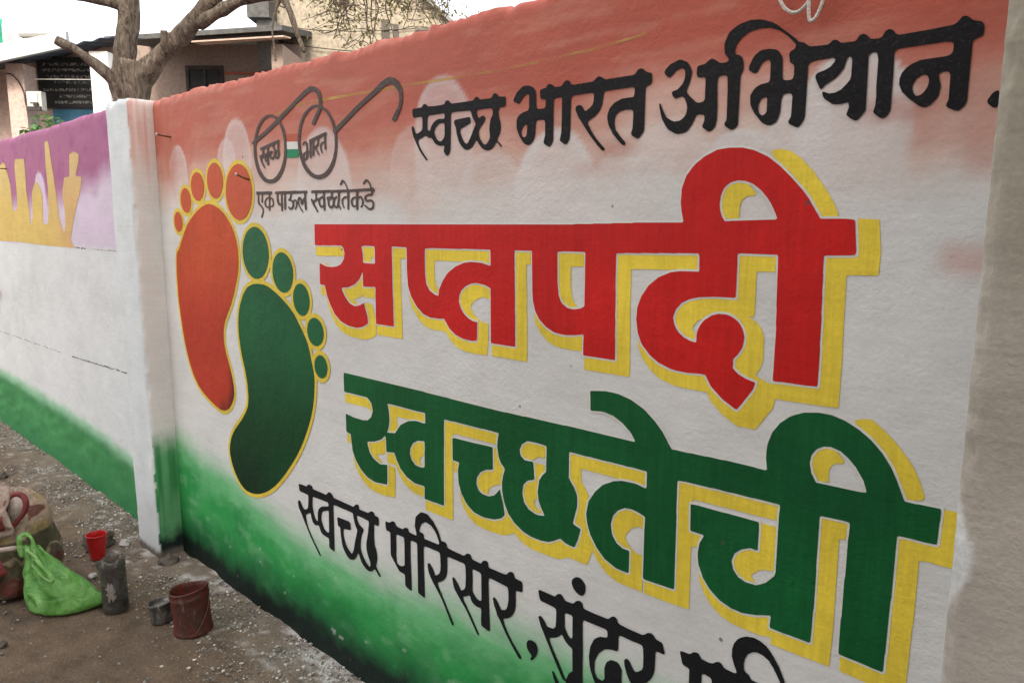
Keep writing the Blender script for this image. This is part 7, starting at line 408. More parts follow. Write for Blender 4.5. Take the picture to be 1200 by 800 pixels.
def mural_paint(x, z, y):
    n = fbm(x, z, 4, seed=21); nf = fbm(x, z, 22, seed=23); st = fbm(x, z, 40, sx=5, seed=25)
    c = np.zeros(x.shape + (3,)) + WHITE
    c = mix(c, (.58, .565, .54), ss(.45, .75, fbm(x, z, 2.2, seed=3)) * .25)
    # saffron wash, thickest at the coping
    lo = 1.60 - .05 * ss(-2.6, -1.6, x) * 0 + .04 * ss(-1.2, -.6, x)
    f = ss(lo - .13, 1.885, z + .16 * (n - .5) + .06 * (st - .5) + .05 * (fbm(x, z, 1.6, seed=27) - .5))
    c = mix(c, (.69, .50, .42), ss(0.0, .25, f) * .65)
    c = mix(c, (.66, .42, .35), ss(0.12, .50, f) * .62)
    c = mix(c, (.575, .215, .15), ss(.30, .92, f) * .88)
    c = mix(c, (.475, .105, .070), ss(.62, 1.0, f + .12 * (nf - .5)) * (.75 + .2 * ss(-1.8, -.6, x)))
    c = mix(c, (.62, .33, .24), ss(.55, .75, st) * f * .28)
    for cx, zt, hw, solid, fade, k in CLOUDS:
        dx = (x - cx) / hw + .22 * (fbm(x, z, 6, seed=29) - .5)
        dd = np.clip((zt - hw * 1.25 - z) / (solid + fade), 0, 1)
        r = np.sqrt(dx ** 2 + (np.minimum(0, zt - hw * 1.25 - z) / (hw * 1.25)) ** 2)
        t0 = 1.04 + .25 * dd; t1 = .96 - .5 * dd; q_ = np.clip((t0 - r) / (t0 - t1), 0, 1); inside = q_ * q_ * (3 - 2 * q_)
        below = ss(zt - hw * 1.25 - solid - fade, zt - hw * 1.25 - solid * .3, z)
        rim = ss(.72, 1.0, r) * .25 + .75
        c = mix(c, (.71, .66, .64), inside * below * k * (1.15 if cx > -1.2 else .85) * rim)
    # smudges of red under the text
    for cx, cz, a, b, k in ((-.275, 1.45, .055, .045, .55), (-.92, 1.655, .07, .022, .55), (-1.0, 1.62, .05, .03, .25), (-.26, 1.62, .05, .06, .35), (-.40, 1.685, .07, .03, .5), (-.31, 1.66, .10, .07, .35), (-1.75, 1.60, .20, .05, .22), (-.72, 1.62, .16, .04, .25)):
        d = np.hypot((x - cx) / a, (z - cz) / b) + .9 * (nf - .5)
        c = mix(c, (.52, .20, .15), ss(1.1, .1, d) * k)
    # left corner: streaky red run beside the pillar
    k = ss(-3.02, -3.20, x) * ss(1.60, 1.74, z + .1 * (fbm(x, z, 3, sx=40, seed=50) - .5)) * (.35 + .65 * ss(.35, .6, fbm(x, z, 2, sx=38, seed=51)))
    c = mix(c, (.50, .19, .14), k * .8)
    # green wash rising from the ground, nearly black at the foot
    top = .50 + .06 * ss(-3.0, -3.32, x) - .10 * ss(-2.9, -2.2, x) + .07 * ss(-1.8, -1.0, x) + .05 * (n - .5)
    g = ss(top + .16, top - .19, z + .04 * (st - .5))
    c = mix(c, (.42, .60, .44), ss(.02, .35, g) * .75)
    c = mix(c, (.11, .46, .17), ss(.25, .66, g) * .9)
    c = mix(c, (.020, .29, .062), ss(.62, 1.0, g + .25 * (nf - .5)) * .9)
    mottle = ss(.50, .72, fbm(x, z, 9, sx=6, seed=61))  # paler brush mottling in the green paint
    c = mix(c, (.16, .48, .20), mottle * g * .25)
    c = mix(c, (.012, .17, .045), ss(.5, .72, fbm(x, z, 11, sx=7, seed=63)) * g * .35)
    c = mix(c, (.30, .55, .33), ss(.60, .72, fbm(x, z, 26, sx=12, seed=64)) * g * .25)
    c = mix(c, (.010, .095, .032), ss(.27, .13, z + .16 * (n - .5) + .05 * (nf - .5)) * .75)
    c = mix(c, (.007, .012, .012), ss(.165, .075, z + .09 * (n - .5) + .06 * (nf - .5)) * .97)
    # bare flecks and scuffs
    c = mix(c, (.60, .60, .57), ss(.78, .82, fbm(x, z, 33, sx=20, seed=71)) * .5 * ss(.5, .1, z) * ss(.05, .12, z))
    # mould grime on the coping
    c = mix(c, (.36, .25, .21), (y > YW + .012) * .4 * ss(.3, .7, fbm(x, y, 9, seed=33)) + 0 * z)
    return c
def mural_top(x): return 1.997 + .012 * (float(fbm(x, 0, 3, seed=2)) - .5) + .012 * (float(vn(x, 0, 22, seed=4)) - .5) + .012 * (float(vn(x, 0, 55, seed=14)) - .5) - .014 * max(0, float(vn(x, 0, 13, seed=15)) - .72) * 3 + .012 * float(ss(-1.6, -3.2, x))
wall = slab('painted_wall', -3.315, -.02, YW, YW + .22, mural_top, mural_paint, M_wall, res=.009)
tag(wall, 'mural wall with red and green painted slogans, orange top and green foot', 'wall')

# ------------------------------------------------------------------ painted lettering, traced outlines in millimetres on the wall face
def sheet(name, key, mat, off, parent, paint=None):
    V = []; E = []
    polys = []
    for s in DATA[key]:
        P = [tuple(float(a) * .001 for a in q.split(',')) for q in s.split()]
        b = len(V); n = len(P)
        V += [Vector(p) for p in P]; E += [(b + i, b + (i + 1) % n) for i in range(n)]
        polys.append(np.array(P))
    vs, es, fs, _, _, _ = delaunay_2d_cdt(V, E, [], 0, 1e-6)
    C = np.array([[sum(vs[i][k] for i in f) / len(f) for k in (0, 1)] for f in fs])
    ins = np.zeros(len(C), bool)
    for P in polys:
        A = P; B = np.roll(P, -1, 0)
        for a, b_ in zip(A, B):
            c = (a[1] <= C[:, 1]) != (b_[1] <= C[:, 1])
            if abs(b_[1] - a[1]) < 1e-12: continue
            xi = a[0] + (C[:, 1] - a[1]) / (b_[1] - a[1]) * (b_[0] - a[0])
            ins ^= c & (C[:, 0] < xi)
    F = []
    for f, k in zip(fs, ins):
        if not k: continue
        a, b_, c = (vs[i] for i in f[:3])
        F.append(tuple(f) if (b_ - a).cross(c - a) > 0 else tuple(f)[::-1])
    used = sorted({i for f in F for i in f}); mp = {u: i for i, u in enumerate(used)}
    VV = [(vs[u][0], YW - off, vs[u][1]) for u in used]
    FF = [tuple(mp[i] for i in f) for f in F]
    o = mesh_np(name, VV, FF, mat, parent)
    if paint:
        a = np.array(VV); c = paint(a[:, 0], a[:, 2])
        at = o.data.color_attributes.new('paint', 'FLOAT_COLOR', 'POINT')
        at.data.foreach_set('color', np.concatenate([c, np.ones((len(VV), 1))], 1).ravel())
    return o
def subdivided_sheet(name, key, mat, off, parent, paint, cell=.02):
    """as sheet, cut along a lattice so that a blended coat of paint can be carried on its vertices"""
    o = sheet(name, key, mat, off, parent)
    bm = bmesh.new(); bm.from_mesh(o.data)
    xs = [v.co.x for v in bm.verts]; zs = [v.co.z for v in bm.verts]
    for ax, lo, hi in ((0, min(xs), max(xs)), (2, min(zs), max(zs))):
        k = lo + cell
        while k < hi:
            no = [0, 0, 0]; no[ax] = 1; co = [0, 0, 0]; co[ax] = k
            bmesh.ops.bisect_plane(bm, geom=bm.verts[:] + bm.edges[:] + bm.faces[:], plane_co=co, plane_no=no, dist=1e-6)
            k += cell
    bm.to_mesh(o.data); bm.free()
    a = np.array([v.co[:] for v in o.data.vertices]); c = paint(a[:, 0], a[:, 2])
    at = o.data.color_attributes.new('paint', 'FLOAT_COLOR', 'POINT')
    at.data.foreach_set('color', np.concatenate([c, np.ones((len(a), 1))], 1).ravel())
    return o
hl = sheet('headline_lettering', 'red', M_red, .0022, wall); tag(hl, 'large red Devanagari headline edged white')
sheet('drop_shadow', 'red_shadow', M_yellow, .0010, hl)
sheet('edging', 'red_edge', M_white, .0014, hl)
gl = sheet('headline_lettering', 'green', M_green, .0022, wall); tag(gl, 'large dark green Devanagari headline under the red one')
sheet('drop_shadow', 'green_shadow', M_yellow, .0010, gl)
sheet('edging', 'green_edge', M_white, .0014, gl)
for k in ('top_swachh', 'top_bharat', 'top_abhiyan'): tag(sheet('lettered_word', k, M_black, .0016, wall), 'black brush lettered word along the top')
for k in ('bot_swachh', 'bot_pari', 'bot_sundar', 'bot_next'): tag(sheet('lettered_word', k, M_black2, .0016, wall), 'black brush lettered word along the bottom')
tag(sheet('tagline_lettering', 'tag', M_brown, .0016, wall), 'small dark brown tagline under the spectacles')
sp = sheet('spectacles_emblem', 'glasses', M_brown, .0026, wall); tag(sp, 'painted round spectacles with curled temples')
sheet('lens_lettering', 'lens_text', M_brown, .0026, sp)
sheet('bridge_stripe', 'tri_orange', M_orange, .0016, sp); sheet('bridge_stripe', 'tri_white', M_white, .0016, sp); sheet('bridge_stripe', 'tri_green', M_lgreen, .0016, sp)
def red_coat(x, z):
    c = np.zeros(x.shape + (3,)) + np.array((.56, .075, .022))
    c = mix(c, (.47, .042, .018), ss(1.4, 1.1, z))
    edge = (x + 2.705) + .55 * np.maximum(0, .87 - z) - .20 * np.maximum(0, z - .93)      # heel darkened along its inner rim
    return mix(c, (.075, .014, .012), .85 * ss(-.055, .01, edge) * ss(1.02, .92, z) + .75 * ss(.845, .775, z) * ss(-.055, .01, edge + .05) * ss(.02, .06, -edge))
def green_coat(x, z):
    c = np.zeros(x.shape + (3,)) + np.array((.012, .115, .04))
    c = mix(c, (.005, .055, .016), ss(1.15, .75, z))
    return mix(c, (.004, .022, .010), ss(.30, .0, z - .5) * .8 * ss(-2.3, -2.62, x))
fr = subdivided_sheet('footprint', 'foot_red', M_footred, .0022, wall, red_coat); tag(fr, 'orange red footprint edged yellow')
for i in range(5): sheet('toe', 'toe_red%d' % i, M_toered, .0022, fr)
sheet('outline', 'feet_edge_red', M_gold, .0012, fr)
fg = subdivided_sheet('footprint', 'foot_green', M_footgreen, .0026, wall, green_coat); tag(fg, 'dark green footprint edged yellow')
for i in range(5): sheet('toe', 'toe_green%d' % i, M_toegreen, .0026, fg)
sheet('outline', 'feet_edge_green', M_gold, .0018, fg)
# faint yellow setting-out line snapped along the orange band
m, t, b = new_mat('faint_yellow_line')
b.inputs['Base Color'].default_value = (.62, .40, .10, 1); b.inputs['Roughness'].default_value = .7
n_ = nd(t, 'ShaderNodeTexNoise', Scale=9.0, Detail=6.0); t.links.new(nd(t, 'ShaderNodeTexCoord').outputs['Object'], n_.inputs['Vector'])
t.links.new(ramp(t, n_.outputs[0], [(.35, (.05,) * 3), (.65, (.75,) * 3)]), b.inputs['Alpha'])
mb = MB()
pts = [(-2.32, 1.852), (-2.203, 1.874), (-1.9, 1.872), (-1.6, 1.866), (-1.252, 1.857), (-.98, 1.863), (-.86, 1.872)]
for (a, b_), w0, w1 in zip(zip(pts, pts[1:]), (.004, .010, .008, .007, .006, .006), (.010, .008, .007, .006, .006, .004)):
    mb.add([(a[0], YW - .0007, a[1] - w0 / 2), (b_[0], YW - .0007, b_[1] - w1 / 2), (b_[0], YW - .0007, b_[1] + w1 / 2), (a[0], YW - .0007, a[1] + w0 / 2)], [(0, 1, 2, 3)])
mb.build('setting_out_line', m, wall)

# nails
M_rust = simple('rusty_iron', (.16, .08, .05), rough=.7, metallic=.5, scale=60, var=.4)
M_tip = simple('bright_iron', (.6, .45, .38), rough=.5, metallic=.3, scale=60, var=.2)
def nail(x, z, parent, L=.085, dx=-.03, dz=.012):
    mb = MB(); mb.tube([(x, YW + .01, z), (x + dx * .5, YW - L * .5, z + dz * .5), (x + dx, YW - L, z + dz)], [.0035, .0033, .0032], 8)
    o = mb.build('iron_nail', M_rust, parent, True)
    mb = MB(); mb.tube([(x + dx, YW - L, z + dz), (x + dx * 1.02, YW - L - .004, z + dz)], .0065, 10); mb.build('nail_head', M_tip, o, True)
nail(-3.135, 1.850, wall, .05, -.012, .008)
nail(-2.49, 1.652, wall, .035, -.028, .022)

# ------------------------------------------------------------------ white pillar between the two panels
def pillar_top(x): return 2.010 + .03 * (float(vn(x, 0, 30, seed=9)) - .5)
def pillar(name, x0, x1, yf, yb, ztop, paint, mat, res=.01, rag=1.0):
    """free-standing rendered pier: rounded rough arrises, grid on all sides"""
    w = x1 - x0; d = yb - yf
    ring = []
    for i in range(int(w / res) + 1): ring.append((x0 + w * i / int(w / res), yf))
    for i in range(1, int(d / res) + 1): ring.append((x1, yf + d * i / int(d / res)))
    for i in range(1, 9): ring.append((x1 - w * i / 8, yb))
    for i in range(1, int(d / res)): ring.append((x0, yb - d * i / int(d / res)))
    ring = np.array(ring); n = len(ring)
    nz = int(2.1 / res)
    V = []
    cx, cy = (x0 + x1) / 2, (yf + yb) / 2
    for k in range(nz + 1):
        tt = k / nz; z = -.08 + (np.array([ztop(x) for x in ring[:, 0]]) + .08) * tt
        q = ring.copy()
        # wavy arrises
        for ex, s in ((x0, 1), (x1, -1)):
            a = np.maximum(0, 1 - np.abs(q[:, 0] - ex) / .018) * np.maximum(0, 1 - np.abs(q[:, 1] - yf) / .018)
            q[:, 0] += s * a * (.005 * rag + .016 * rag * (fbm(z, z * 0 + ex, 26, seed=5) - .4) + .02 * np.maximum(0, vn(z, z * 0 + ex, 11, seed=8) - .75)); q[:, 1] += a * .005
        q[:, 1] += (q[:, 1] < yf + .004) * (vn(q[:, 0], z, 9, seed=3) - .5) * .006
        top = max(0, (k - nz + 2) / 2)
        q[:, 0] = cx + (q[:, 0] - cx) * (1 - .04 * top); q[:, 1] = cy + (q[:, 1] - cy) * (1 - .04 * top)
        V.append(np.stack([q[:, 0], q[:, 1], z], -1))
    V.append(np.stack([cx + (ring[:, 0] - cx) * .4, cy + (ring[:, 1] - cy) * .4, np.array([ztop(x) for x in ring[:, 0]]) + .006], -1))
    rows = len(V); V = np.concatenate(V)
    F = []
    for r in range(rows - 1):
        a = r * n + np.arange(n); b2 = r * n + (np.arange(n) + 1) % n
        F += np.stack([a, b2, b2 + n, a + n], -1).tolist()
    F.append([(rows - 1) * n + i for i in range(n)])
    o = mesh_np(name, V, F, mat, None, True)
    c = paint(V[:, 0], V[:, 2], V[:, 1])
    at = o.data.color_attributes.new('paint', 'FLOAT_COLOR', 'POINT')
    at.data.foreach_set('color', np.concatenate([c, np.ones((len(V), 1))], 1).ravel())
    return o
def white_pillar_paint(x, z, y):
    n = fbm(x + y, z, 6, seed=81); nf = fbm(x + y, z, 30, seed=83)
    c = np.zeros(x.shape + (3,)) + np.array((.67, .70, .71))
    c = mix(c, (.56, .58, .58), ss(.5, .75, n) * .4)
    # return face turned to the mural carries the mural's wash
    side = ss(-3.312 + .012 * 1, -3.300, x + .010 * (nf - .5) + .006) * 1.0
    sc = np.zeros_like(c) + WHITE
    k = ss(1.62, 1.86, z + .12 * (fbm(y, z, 2, sx=45, seed=84) - .5))
    sc = mix(sc, (.60, .30, .24), k * (.30 + .5 * ss(.35, .65, fbm(y, z, 2, sx=50, seed=85))))
    g = ss(.62, .47, z + .05 * (nf - .5))
    sc = mix(sc, (.07, .34, .12), g * .9); sc = mix(sc, (.025, .20, .06), g * ss(.4, .7, fbm(y, z, 3, sx=60, seed=86)) * .8)
    sc = mix(sc, (.012, .022, .022), ss(.17, .07, z + .08 * (nf - .5)))
    c = mix(c, (1, 1, 1), np.zeros_like(x)); c = c * (1 - side[:, None]) + sc * side[:, None]
    # bare ragged cement under the last brush stroke
    c = mix(c, (.16, .14, .12), ss(.03, .0, z - .03 * nf - .02))
    return c
o = pillar('white_pillar', -3.555, -3.300, 1.180, 1.50, pillar_top, white_pillar_paint, M_wall)
tag(o, 'white painted pillar between the mural and the purple panel', 'pillar')

# ------------------------------------------------------------------ right pillar, bare plaster with a ragged lick of white
def bare_paint(x, z, y):
    n = fbm(x, z, 7, seed=91); nf = fbm(x, z, 40, seed=93)
    c = np.zeros(x.shape + (3,)) + np.array((.47, .425, .37))
    c = mix(c, (.38, .335, .28), ss(.4, .7, fbm(x, z, 3, seed=95)) * .5)
    c = mix(c, (.36, .33, .25), ss(1.25, 1.65, z) * .75)
    e = -.240 + .010 * (n - .5) + .012 * (nf - .5) + .034 * np.exp(-((z - 1.03) / .06) ** 2)
    return mix(c, (.66, .66, .64), ss(.004, -.004, x - e) * .95)
M_bare = plaster('bare_cement_plaster', attr='paint', rough=.85, spec=.1, var=.20, bump=1.0)
o = pillar('plaster_pillar', -.239, .05, 1.180, 1.50, lambda x: 2.03 + .01 * math.sin(x * 40), bare_paint, M_bare, res=.008, rag=1.9)
tag(o, 'bare grey brown plaster pillar with ragged white paint edge at right', 'pillar')

# ------------------------------------------------------------------ purple panel to the left
def purple_paint(x, z, y):
    n = fbm(x, z, 3, seed=101); nf = fbm(x, z, 18, seed=103)
    c = np.zeros(x.shape + (3,)) + np.array((.66, .675, .68))
    c = mix(c, (.52, .53, .53), ss(.5, .75, fbm(x, z, 5, sx=3, seed=105)) * .35)
    up = ss(1.378, 1.386, z)
    p = ss(1.53, 1.77, z + .16 * (n - .5) - .10 * ss(-4.6, -3.9, x) )
    pc = np.zeros_like(c) + np.array((.62, .53, .64))
    pc = mix(pc, (.52, .34, .48), ss(.0, .5, p)); pc = mix(pc, (.37, .115, .235), ss(.35, .95, p)); pc = mix(pc, (.30, .07, .20), ss(.5, .8, nf) * p * .6)
    for cx, zt, hw, k in ((-5.02, 1.80, .10, .75), (-4.22, 1.66, .13, .7), (-4.55, 1.63, .08, .5), (-4.0, 1.56, .12, .6), (-5.5, 1.62, .12, .5)):
        dx = (x - cx) / hw; r = np.sqrt(dx ** 2 + (np.minimum(0, zt - hw - z) / hw) ** 2)
        pc = mix(pc, (.64, .52, .66), ss(1.08, .92, r) * ss(1.36, 1.50, z) * min(1, k * 1.3))
    c = c * (1 - up[:, None]) + pc * up[:, None]
    top = .36 + .05 * ss(-4.5, -6.5, x) - .05 * ss(-4.6, -3.8, x)
    g = ss(top + .10, top - .09, z + .05 * (fbm(x, z, 5, seed=107) - .5))
    c = mix(c, (.22, .50, .28), ss(0, .4, g) * .8); c = mix(c, (.022, .20, .050), ss(.3, .9, g) * .92)
    br = fbm(x + z * 1.5, z - x * .25, 26, sx=5, seed=109)
    c = mix(c, (.12, .40, .15), ss(.52, .75, br) * g * .30); c = mix(c, (.010, .11, .03), ss(.48, .28, br) * g * .35)
    c = mix(c, (.018, .15, .05), ss(.22, .05, z) * g * .6)
    return c
o = slab('purple_panel_wall', -11.0, -3.545, YW, YW + .22, lambda x: 2.035 + .02 * (float(fbm(x, 0, 3, seed=41)) - .5) + .008 * (float(vn(x, 0, 24, seed=44)) - .5), purple_paint, M_wall, res=.014)
tag(o, 'boundary wall panel with purple painted top, yellow skyline and green foot', 'wall')
pw = o
def ochre_coat(x, z):
    c = np.zeros(x.shape + (3,)) + np.array((.66, .47, .13))
    c = mix(c, (.66, .40, .17), ss(-5.0, -4.5, x) * .8)
    return mix(c, (.62, .48, .22), ss(1.6, 1.8, z) * .5)
sky_o = subdivided_sheet('skyline_painting', 'skyline', M_ochre, .0012, pw, ochre_coat, .08)
m_crack = simple('dark_crack', (.05, .045, .04), var=.4, rough=.95)
mb = MB(); random.seed(3)
for P, w in (([(-6.6, .735), (-6.0, .742), (-5.2, .750), (-4.9, .752)], .0025), ([(-4.75, .755), (-4.3, .765), (-3.9, .776), (-3.60, .78)], .0055), ([(-4.92, 1.381), (-4.6, 1.380), (-4.3, 1.376)], .005), ([(-4.2, 1.376), (-4.0, 1.374), (-3.7, 1.372)], .002)):
    Q = spline([(p[0], 0, p[1]) for p in P], 16)
    for a, b_ in zip(Q, Q[1:]):
        if random.random() < .22: continue
        w0 = w * random.uniform(.4, 1.3); j = random.uniform(-.002, .002)
        mb.add([(a[0], YW - .0009, a[2] - w0 / 2 + j), (b_[0], YW - .0009, b_[2] - w0 / 2 + j), (b_[0], YW - .0009, b_[2] + w0 / 2 + j), (a[0], YW - .0009, a[2] + w0 / 2 + j)], [(0, 1, 2, 3)])
mb.build('crack', m_crack, pw)
nail(-5.70, 1.852, pw, .09, -.07, .004)
# stub of a yellow stick poking out of the panel
mb = MB(); mb.tube([(-6.35, YW + .02, 1.03), (-6.18, YW - .07, 1.03)], [.022, .020], 10, bump=.1); mb.build('wooden_stub', simple('pale_wood', (.55, .42, .20), var=.2), pw, True)

# ------------------------------------------------------------------ plain wall carrying on beyond the right pillar
o = slab('rendered_wall', .04, 5.0, YW + .003, YW + .22, lambda x: 2.0 + .01 * math.sin(x * 9), lambda x, z, y: bare_paint(x + 1, z, y), M_bare, res=.04)
tag(o, 'bare rendered wall running on beyond the plaster pillar', 'wall')

# ------------------------------------------------------------------ looped white cord hanging over the coping
M_cord = simple('white_cord', (.66, .62, .56), rough=.8, var=.15, scale=200, bump=.5, bscale=300)
mb = MB()
y0 = YW - .010
mb.tube(spline([(-.60, YW + .05, 2.012), (-.602, YW - .004, 2.0), (-.600, y0, 1.96), (-.592, y0 - .004, 1.90), (-.580, y0 - .006, 1.868), (-.562, y0 - .006, 1.853), (-.545, y0 - .008, 1.855), (-.530, y0 - .010, 1.872), (-.522, y0 - .010, 1.91), (-.521, y0, 1.97), (-.521, YW, 2.004), (-.52, YW + .05, 2.012)], 8), .0031, 8)
mb.tube(spline([(-.533, YW + .05, 2.012), (-.532, YW - .006, 2.0), (-.530, y0 - .012, 1.93), (-.532, y0 - .014, 1.872), (-.530, y0 - .014, 1.838), (-.524, y0 - .014, 1.832), (-.517, y0 - .012, 1.842), (-.510, y0 - .010, 1.865), (-.507, y0, 1.92), (-.506, YW - .004, 2.0), (-.505, YW + .05, 2.012)], 8), .0029, 8)
tag(mb.build('hanging_cord', M_cord, None, True), 'looped white cord hanging over the top of the mural wall', 'cord')
# ================================================================== things on the ground
def stone_mesh(rad, seed, sub=2, flat=.7):
    bm = bmesh.new(); bmesh.ops.create_icosphere(bm, subdivisions=sub, radius=1)
    for v in bm.verts:
        d = noise.noise(v.co * 1.3 + Vector((seed, seed * .7, 0))) * .5 + noise.noise(v.co * 3.1 + Vector((0, seed, 3))) * .22
        v.co *= 1 + d
        v.co.x *= rad[0]; v.co.y *= rad[1]; v.co.z *= rad[2]
    return bm

# gravel, one object: far too many chips to count
def build_gravel():
    rng = random.Random(11); V = []; F = []
    base = []
    for s in range(6):
        bm = stone_mesh((1, .8, .6), s * 5.3, 1); base.append(([tuple(v.co) for v in bm.verts], [tuple(v.index for v in f.verts) for f in bm.faces])); bm.free()
    n = 0; cols = []
    while n < 13000:
        x = rng.uniform(-7.5, -1.2); y = rng.uniform(-.5, 1.28)
        dens = .035 + .965 * max(0, (y - .80) / .48) ** 1.6
        dens *= .35 + 1.1 * float(vn(x, y, 4, seed=77))
        if rng.random() > dens: continue
        if x > -3.60 and x < -3.28 and y > 1.15: continue
        r = .0018 + .0062 * rng.random() ** 3.5
        if rng.random() < .02: r *= 1.8
        vs, fs = base[rng.randrange(6)]
        a = rng.uniform(0, 6.28); ca, sa = math.cos(a), math.sin(a); b = len(V)
        z0 = .004 + (.016 * max(0, (y - 1.05) / .2) if y > 1.05 else 0)
        w = rng.random(); g = .34 + .26 * rng.random() if w > (.74 if y > .95 else .93) else .13 + .17 * rng.random()
        c = (g, g * .93, g * .82, 1)
        for p in vs:
            V.append((x + r * (p[0] * ca - p[1] * sa), y + r * (p[0] * sa + p[1] * ca), z0 + r * p[2])); cols.append(c)
        F += [tuple(b + i for i in f) for f in fs]; n += 1
    m, t, b_ = new_mat('stone_chips')
    a = nd(t, 'ShaderNodeAttribute', attribute_name='paint'); t.links.new(a.outputs['Color'], b_.inputs['Base Color']); b_.inputs['Roughness'].default_value = .9
    o = mesh_np('gravel', V, F, m)
    at = o.data.color_attributes.new('paint', 'FLOAT_COLOR', 'POINT'); at.data.foreach_set('color', np.array(cols).ravel())
    tag(o, kind='stuff'); return o
build_gravel()

# clods and bits lying loose at the wall foot: single stones one can make out
M_clod = simple('dark_clod', (.10, .085, .07), rough=.95, scale=30, var=.4, bump=.6)
M_chip = simple('white_mortar_chip', (.42, .40, .37), rough=.95, scale=30, var=.3, bump=.6)
for (x, y, r, m, lab) in ((-5.15, .98, .035, M_clod, 'dark clod of earth on the ground left of the red cup, nearest the purple wall'),
                          (-3.36, .92, .020, M_chip, 'pale mortar chip on the ground between green bag and clear container'),
                          (-3.245, 1.195, .050, M_clod, 'dark mud lump pressed into the corner beside the white pillar foot'),
                          (-3.02, .52, .018, M_clod, 'small dark clod on bare earth in front of the green bag'),
                          (-3.60, 1.135, .030, M_chip, 'whitish mortar lump at the left foot of the white pillar')):
    bm = stone_mesh((r, r * .8, r * .6), x * 7, 2); me = bpy.data.meshes.new('stone'); bm.to_mesh(me); bm.free()
    o = link('stone', me, m); o.location = (x, y, r * .35 + .004); tag(o, lab, 'stone')

# ---- reddish paint bucket
def wobf(seed, amp):
    return lambda g, z: amp * (noise.noise(Vector((math.cos(g) * 1.2 + seed, math.sin(g) * 1.2, z * 14))))
def dirty(name, base, stain, rough=.6, scale=14., spec=.3, drip=True):
    m, t, b = new_mat(name)
    P = nd(t, 'ShaderNodeTexCoord').outputs['Object']
    mp = nd(t, 'ShaderNodeMapping'); mp.inputs['Scale'].default_value = (1, 1, .35 if drip else 1); t.links.new(P, mp.inputs['Vector'])
    n1 = nd(t, 'ShaderNodeTexNoise', Scale=scale, Detail=7.0, Roughness=.65, Distortion=.4); t.links.new(mp.outputs[0], n1.inputs['Vector'])
    n2 = nd(t, 'ShaderNodeTexNoise', Scale=scale * 4, Detail=5.0, Roughness=.6); t.links.new(P, n2.inputs['Vector'])
    c = ramp(t, n1.outputs[0], [(.36, base), (.50, tuple((a + s) / 2 for a, s in zip(base, stain[0]))), (.60, stain[0]), (.72, stain[1])])
    c = mulcol(t, c, ramp(t, n2.outputs[0], [(.3, (.7,) * 3), (.7, (1.2,) * 3)]))
    t.links.new(c, b.inputs['Base Color'])
    t.links.new(ramp(t, n1.outputs[0], [(.3, (rough * .7,) * 3), (.7, (min(1, rough * 1.3),) * 3)]), b.inputs['Roughness'])
    b.inputs['Specular IOR Level'].default_value = spec
    bp = nd(t, 'ShaderNodeBump', Strength=.4, Distance=.003); t.links.new(n2.outputs[0], bp.inputs['Height']); t.links.new(bp.outputs[0], b.inputs['Normal'])
    return m
M_buck = dirty('red_brown_bucket', (.12, .020, .015), ((.055, .026, .020), (.27, .13, .11)), rough=.5, scale=19)
M_buckin = dirty('dried_red_paint', (.20, .02, .018), ((.13, .018, .016), (.24, .05, .04)), rough=.4)
bk = empty('paint_bucket', (-2.628, 1.040, .006), .3); tag(bk, 'open red brown paint bucket smeared with paint beside a small dark tin', 'bucket')
mb = MB(); w_ = wobf(2, .035)
mb.lathe([(.0, 0), (.065, 0), (.0685, .003), (.0695, .010), (.0675, .015), (.0665, .02), (.0665, .06), (.0668, .10), (.0672, .128), (.0688, .131), (.0688, .137), (.0672, .140), (.0675, .154), (.0695, .158), (.0695, .162), (.0675, .1640), (.0650, .161), (.0640, .14), (.062, .05), (.0, .045)], 40, wob=w_)
for i, v in enumerate(mb.v):
    x, y, z = v; mb.v[i] = (x - .10 * z, y + .02 * z, z + x * .16 * (z / .16) + .003 * math.sin(2 * math.atan2(y, x) + 1) * (z / .16))   # dented, leaning rim
mb.build('body', M_buck, bk, True)
mb = MB(); mb.lathe([(.0, .092), (.03, .093), (.0655, .0955)], 40, wob=w_); mb.v = [(x * .96 - .10 * z, y * .96 + .02 * z, z + x * .08) for x, y, z in mb.v]
mb.build('paint', M_buckin, bk, True)
mb = MB(); mb.tube(spline([(.080, .012, .150), (.088, .0, .12), (.082, -.02, .07), (.07, -.045, .03), (.055, -.064, .016)], 5), .0016, 6); mb.build('wire_handle', M_rust, bk, True)

# ---- small dark tin
M_tin = dirty('paint_crusted_tin', (.030, .027, .025), ((.12, .11, .10), (.66, .62, .58)), rough=.55, scale=34)
tn = empty('paint_tin', (-2.785, .985, .004), .8); tag(tn, 'small dark paint tin with pale drips leaning against the red brown bucket', 'tin')
mb = MB(); w_ = wobf(7, .07)
mb.lathe([(0, 0), (.036, 0), (.038, .004), (.037, .010), (.039, .04), (.041, .070), (.044, .073), (.0445, .078), (.042, .080), (.039, .076), (.037, .04), (0, .035)], 28, wob=w_)
mb.v = [(x * 1.05, y * .95, z + .16 * x * (z / .08)) for x, y, z in mb.v]
mb.build('body', M_tin, tn, True)
mb = MB(); mb.lathe([(0, .058), (.038, .060)], 28, wob=w_); mb.v = [(x * 1.05, y * .95, z + .16 * x * (z / .08)) for x, y, z in mb.v]; mb.build('paint', dirty('skinned_paint', (.16, .15, .13), ((.10, .10, .09), (.30, .29, .26)), rough=.5), tn, True)

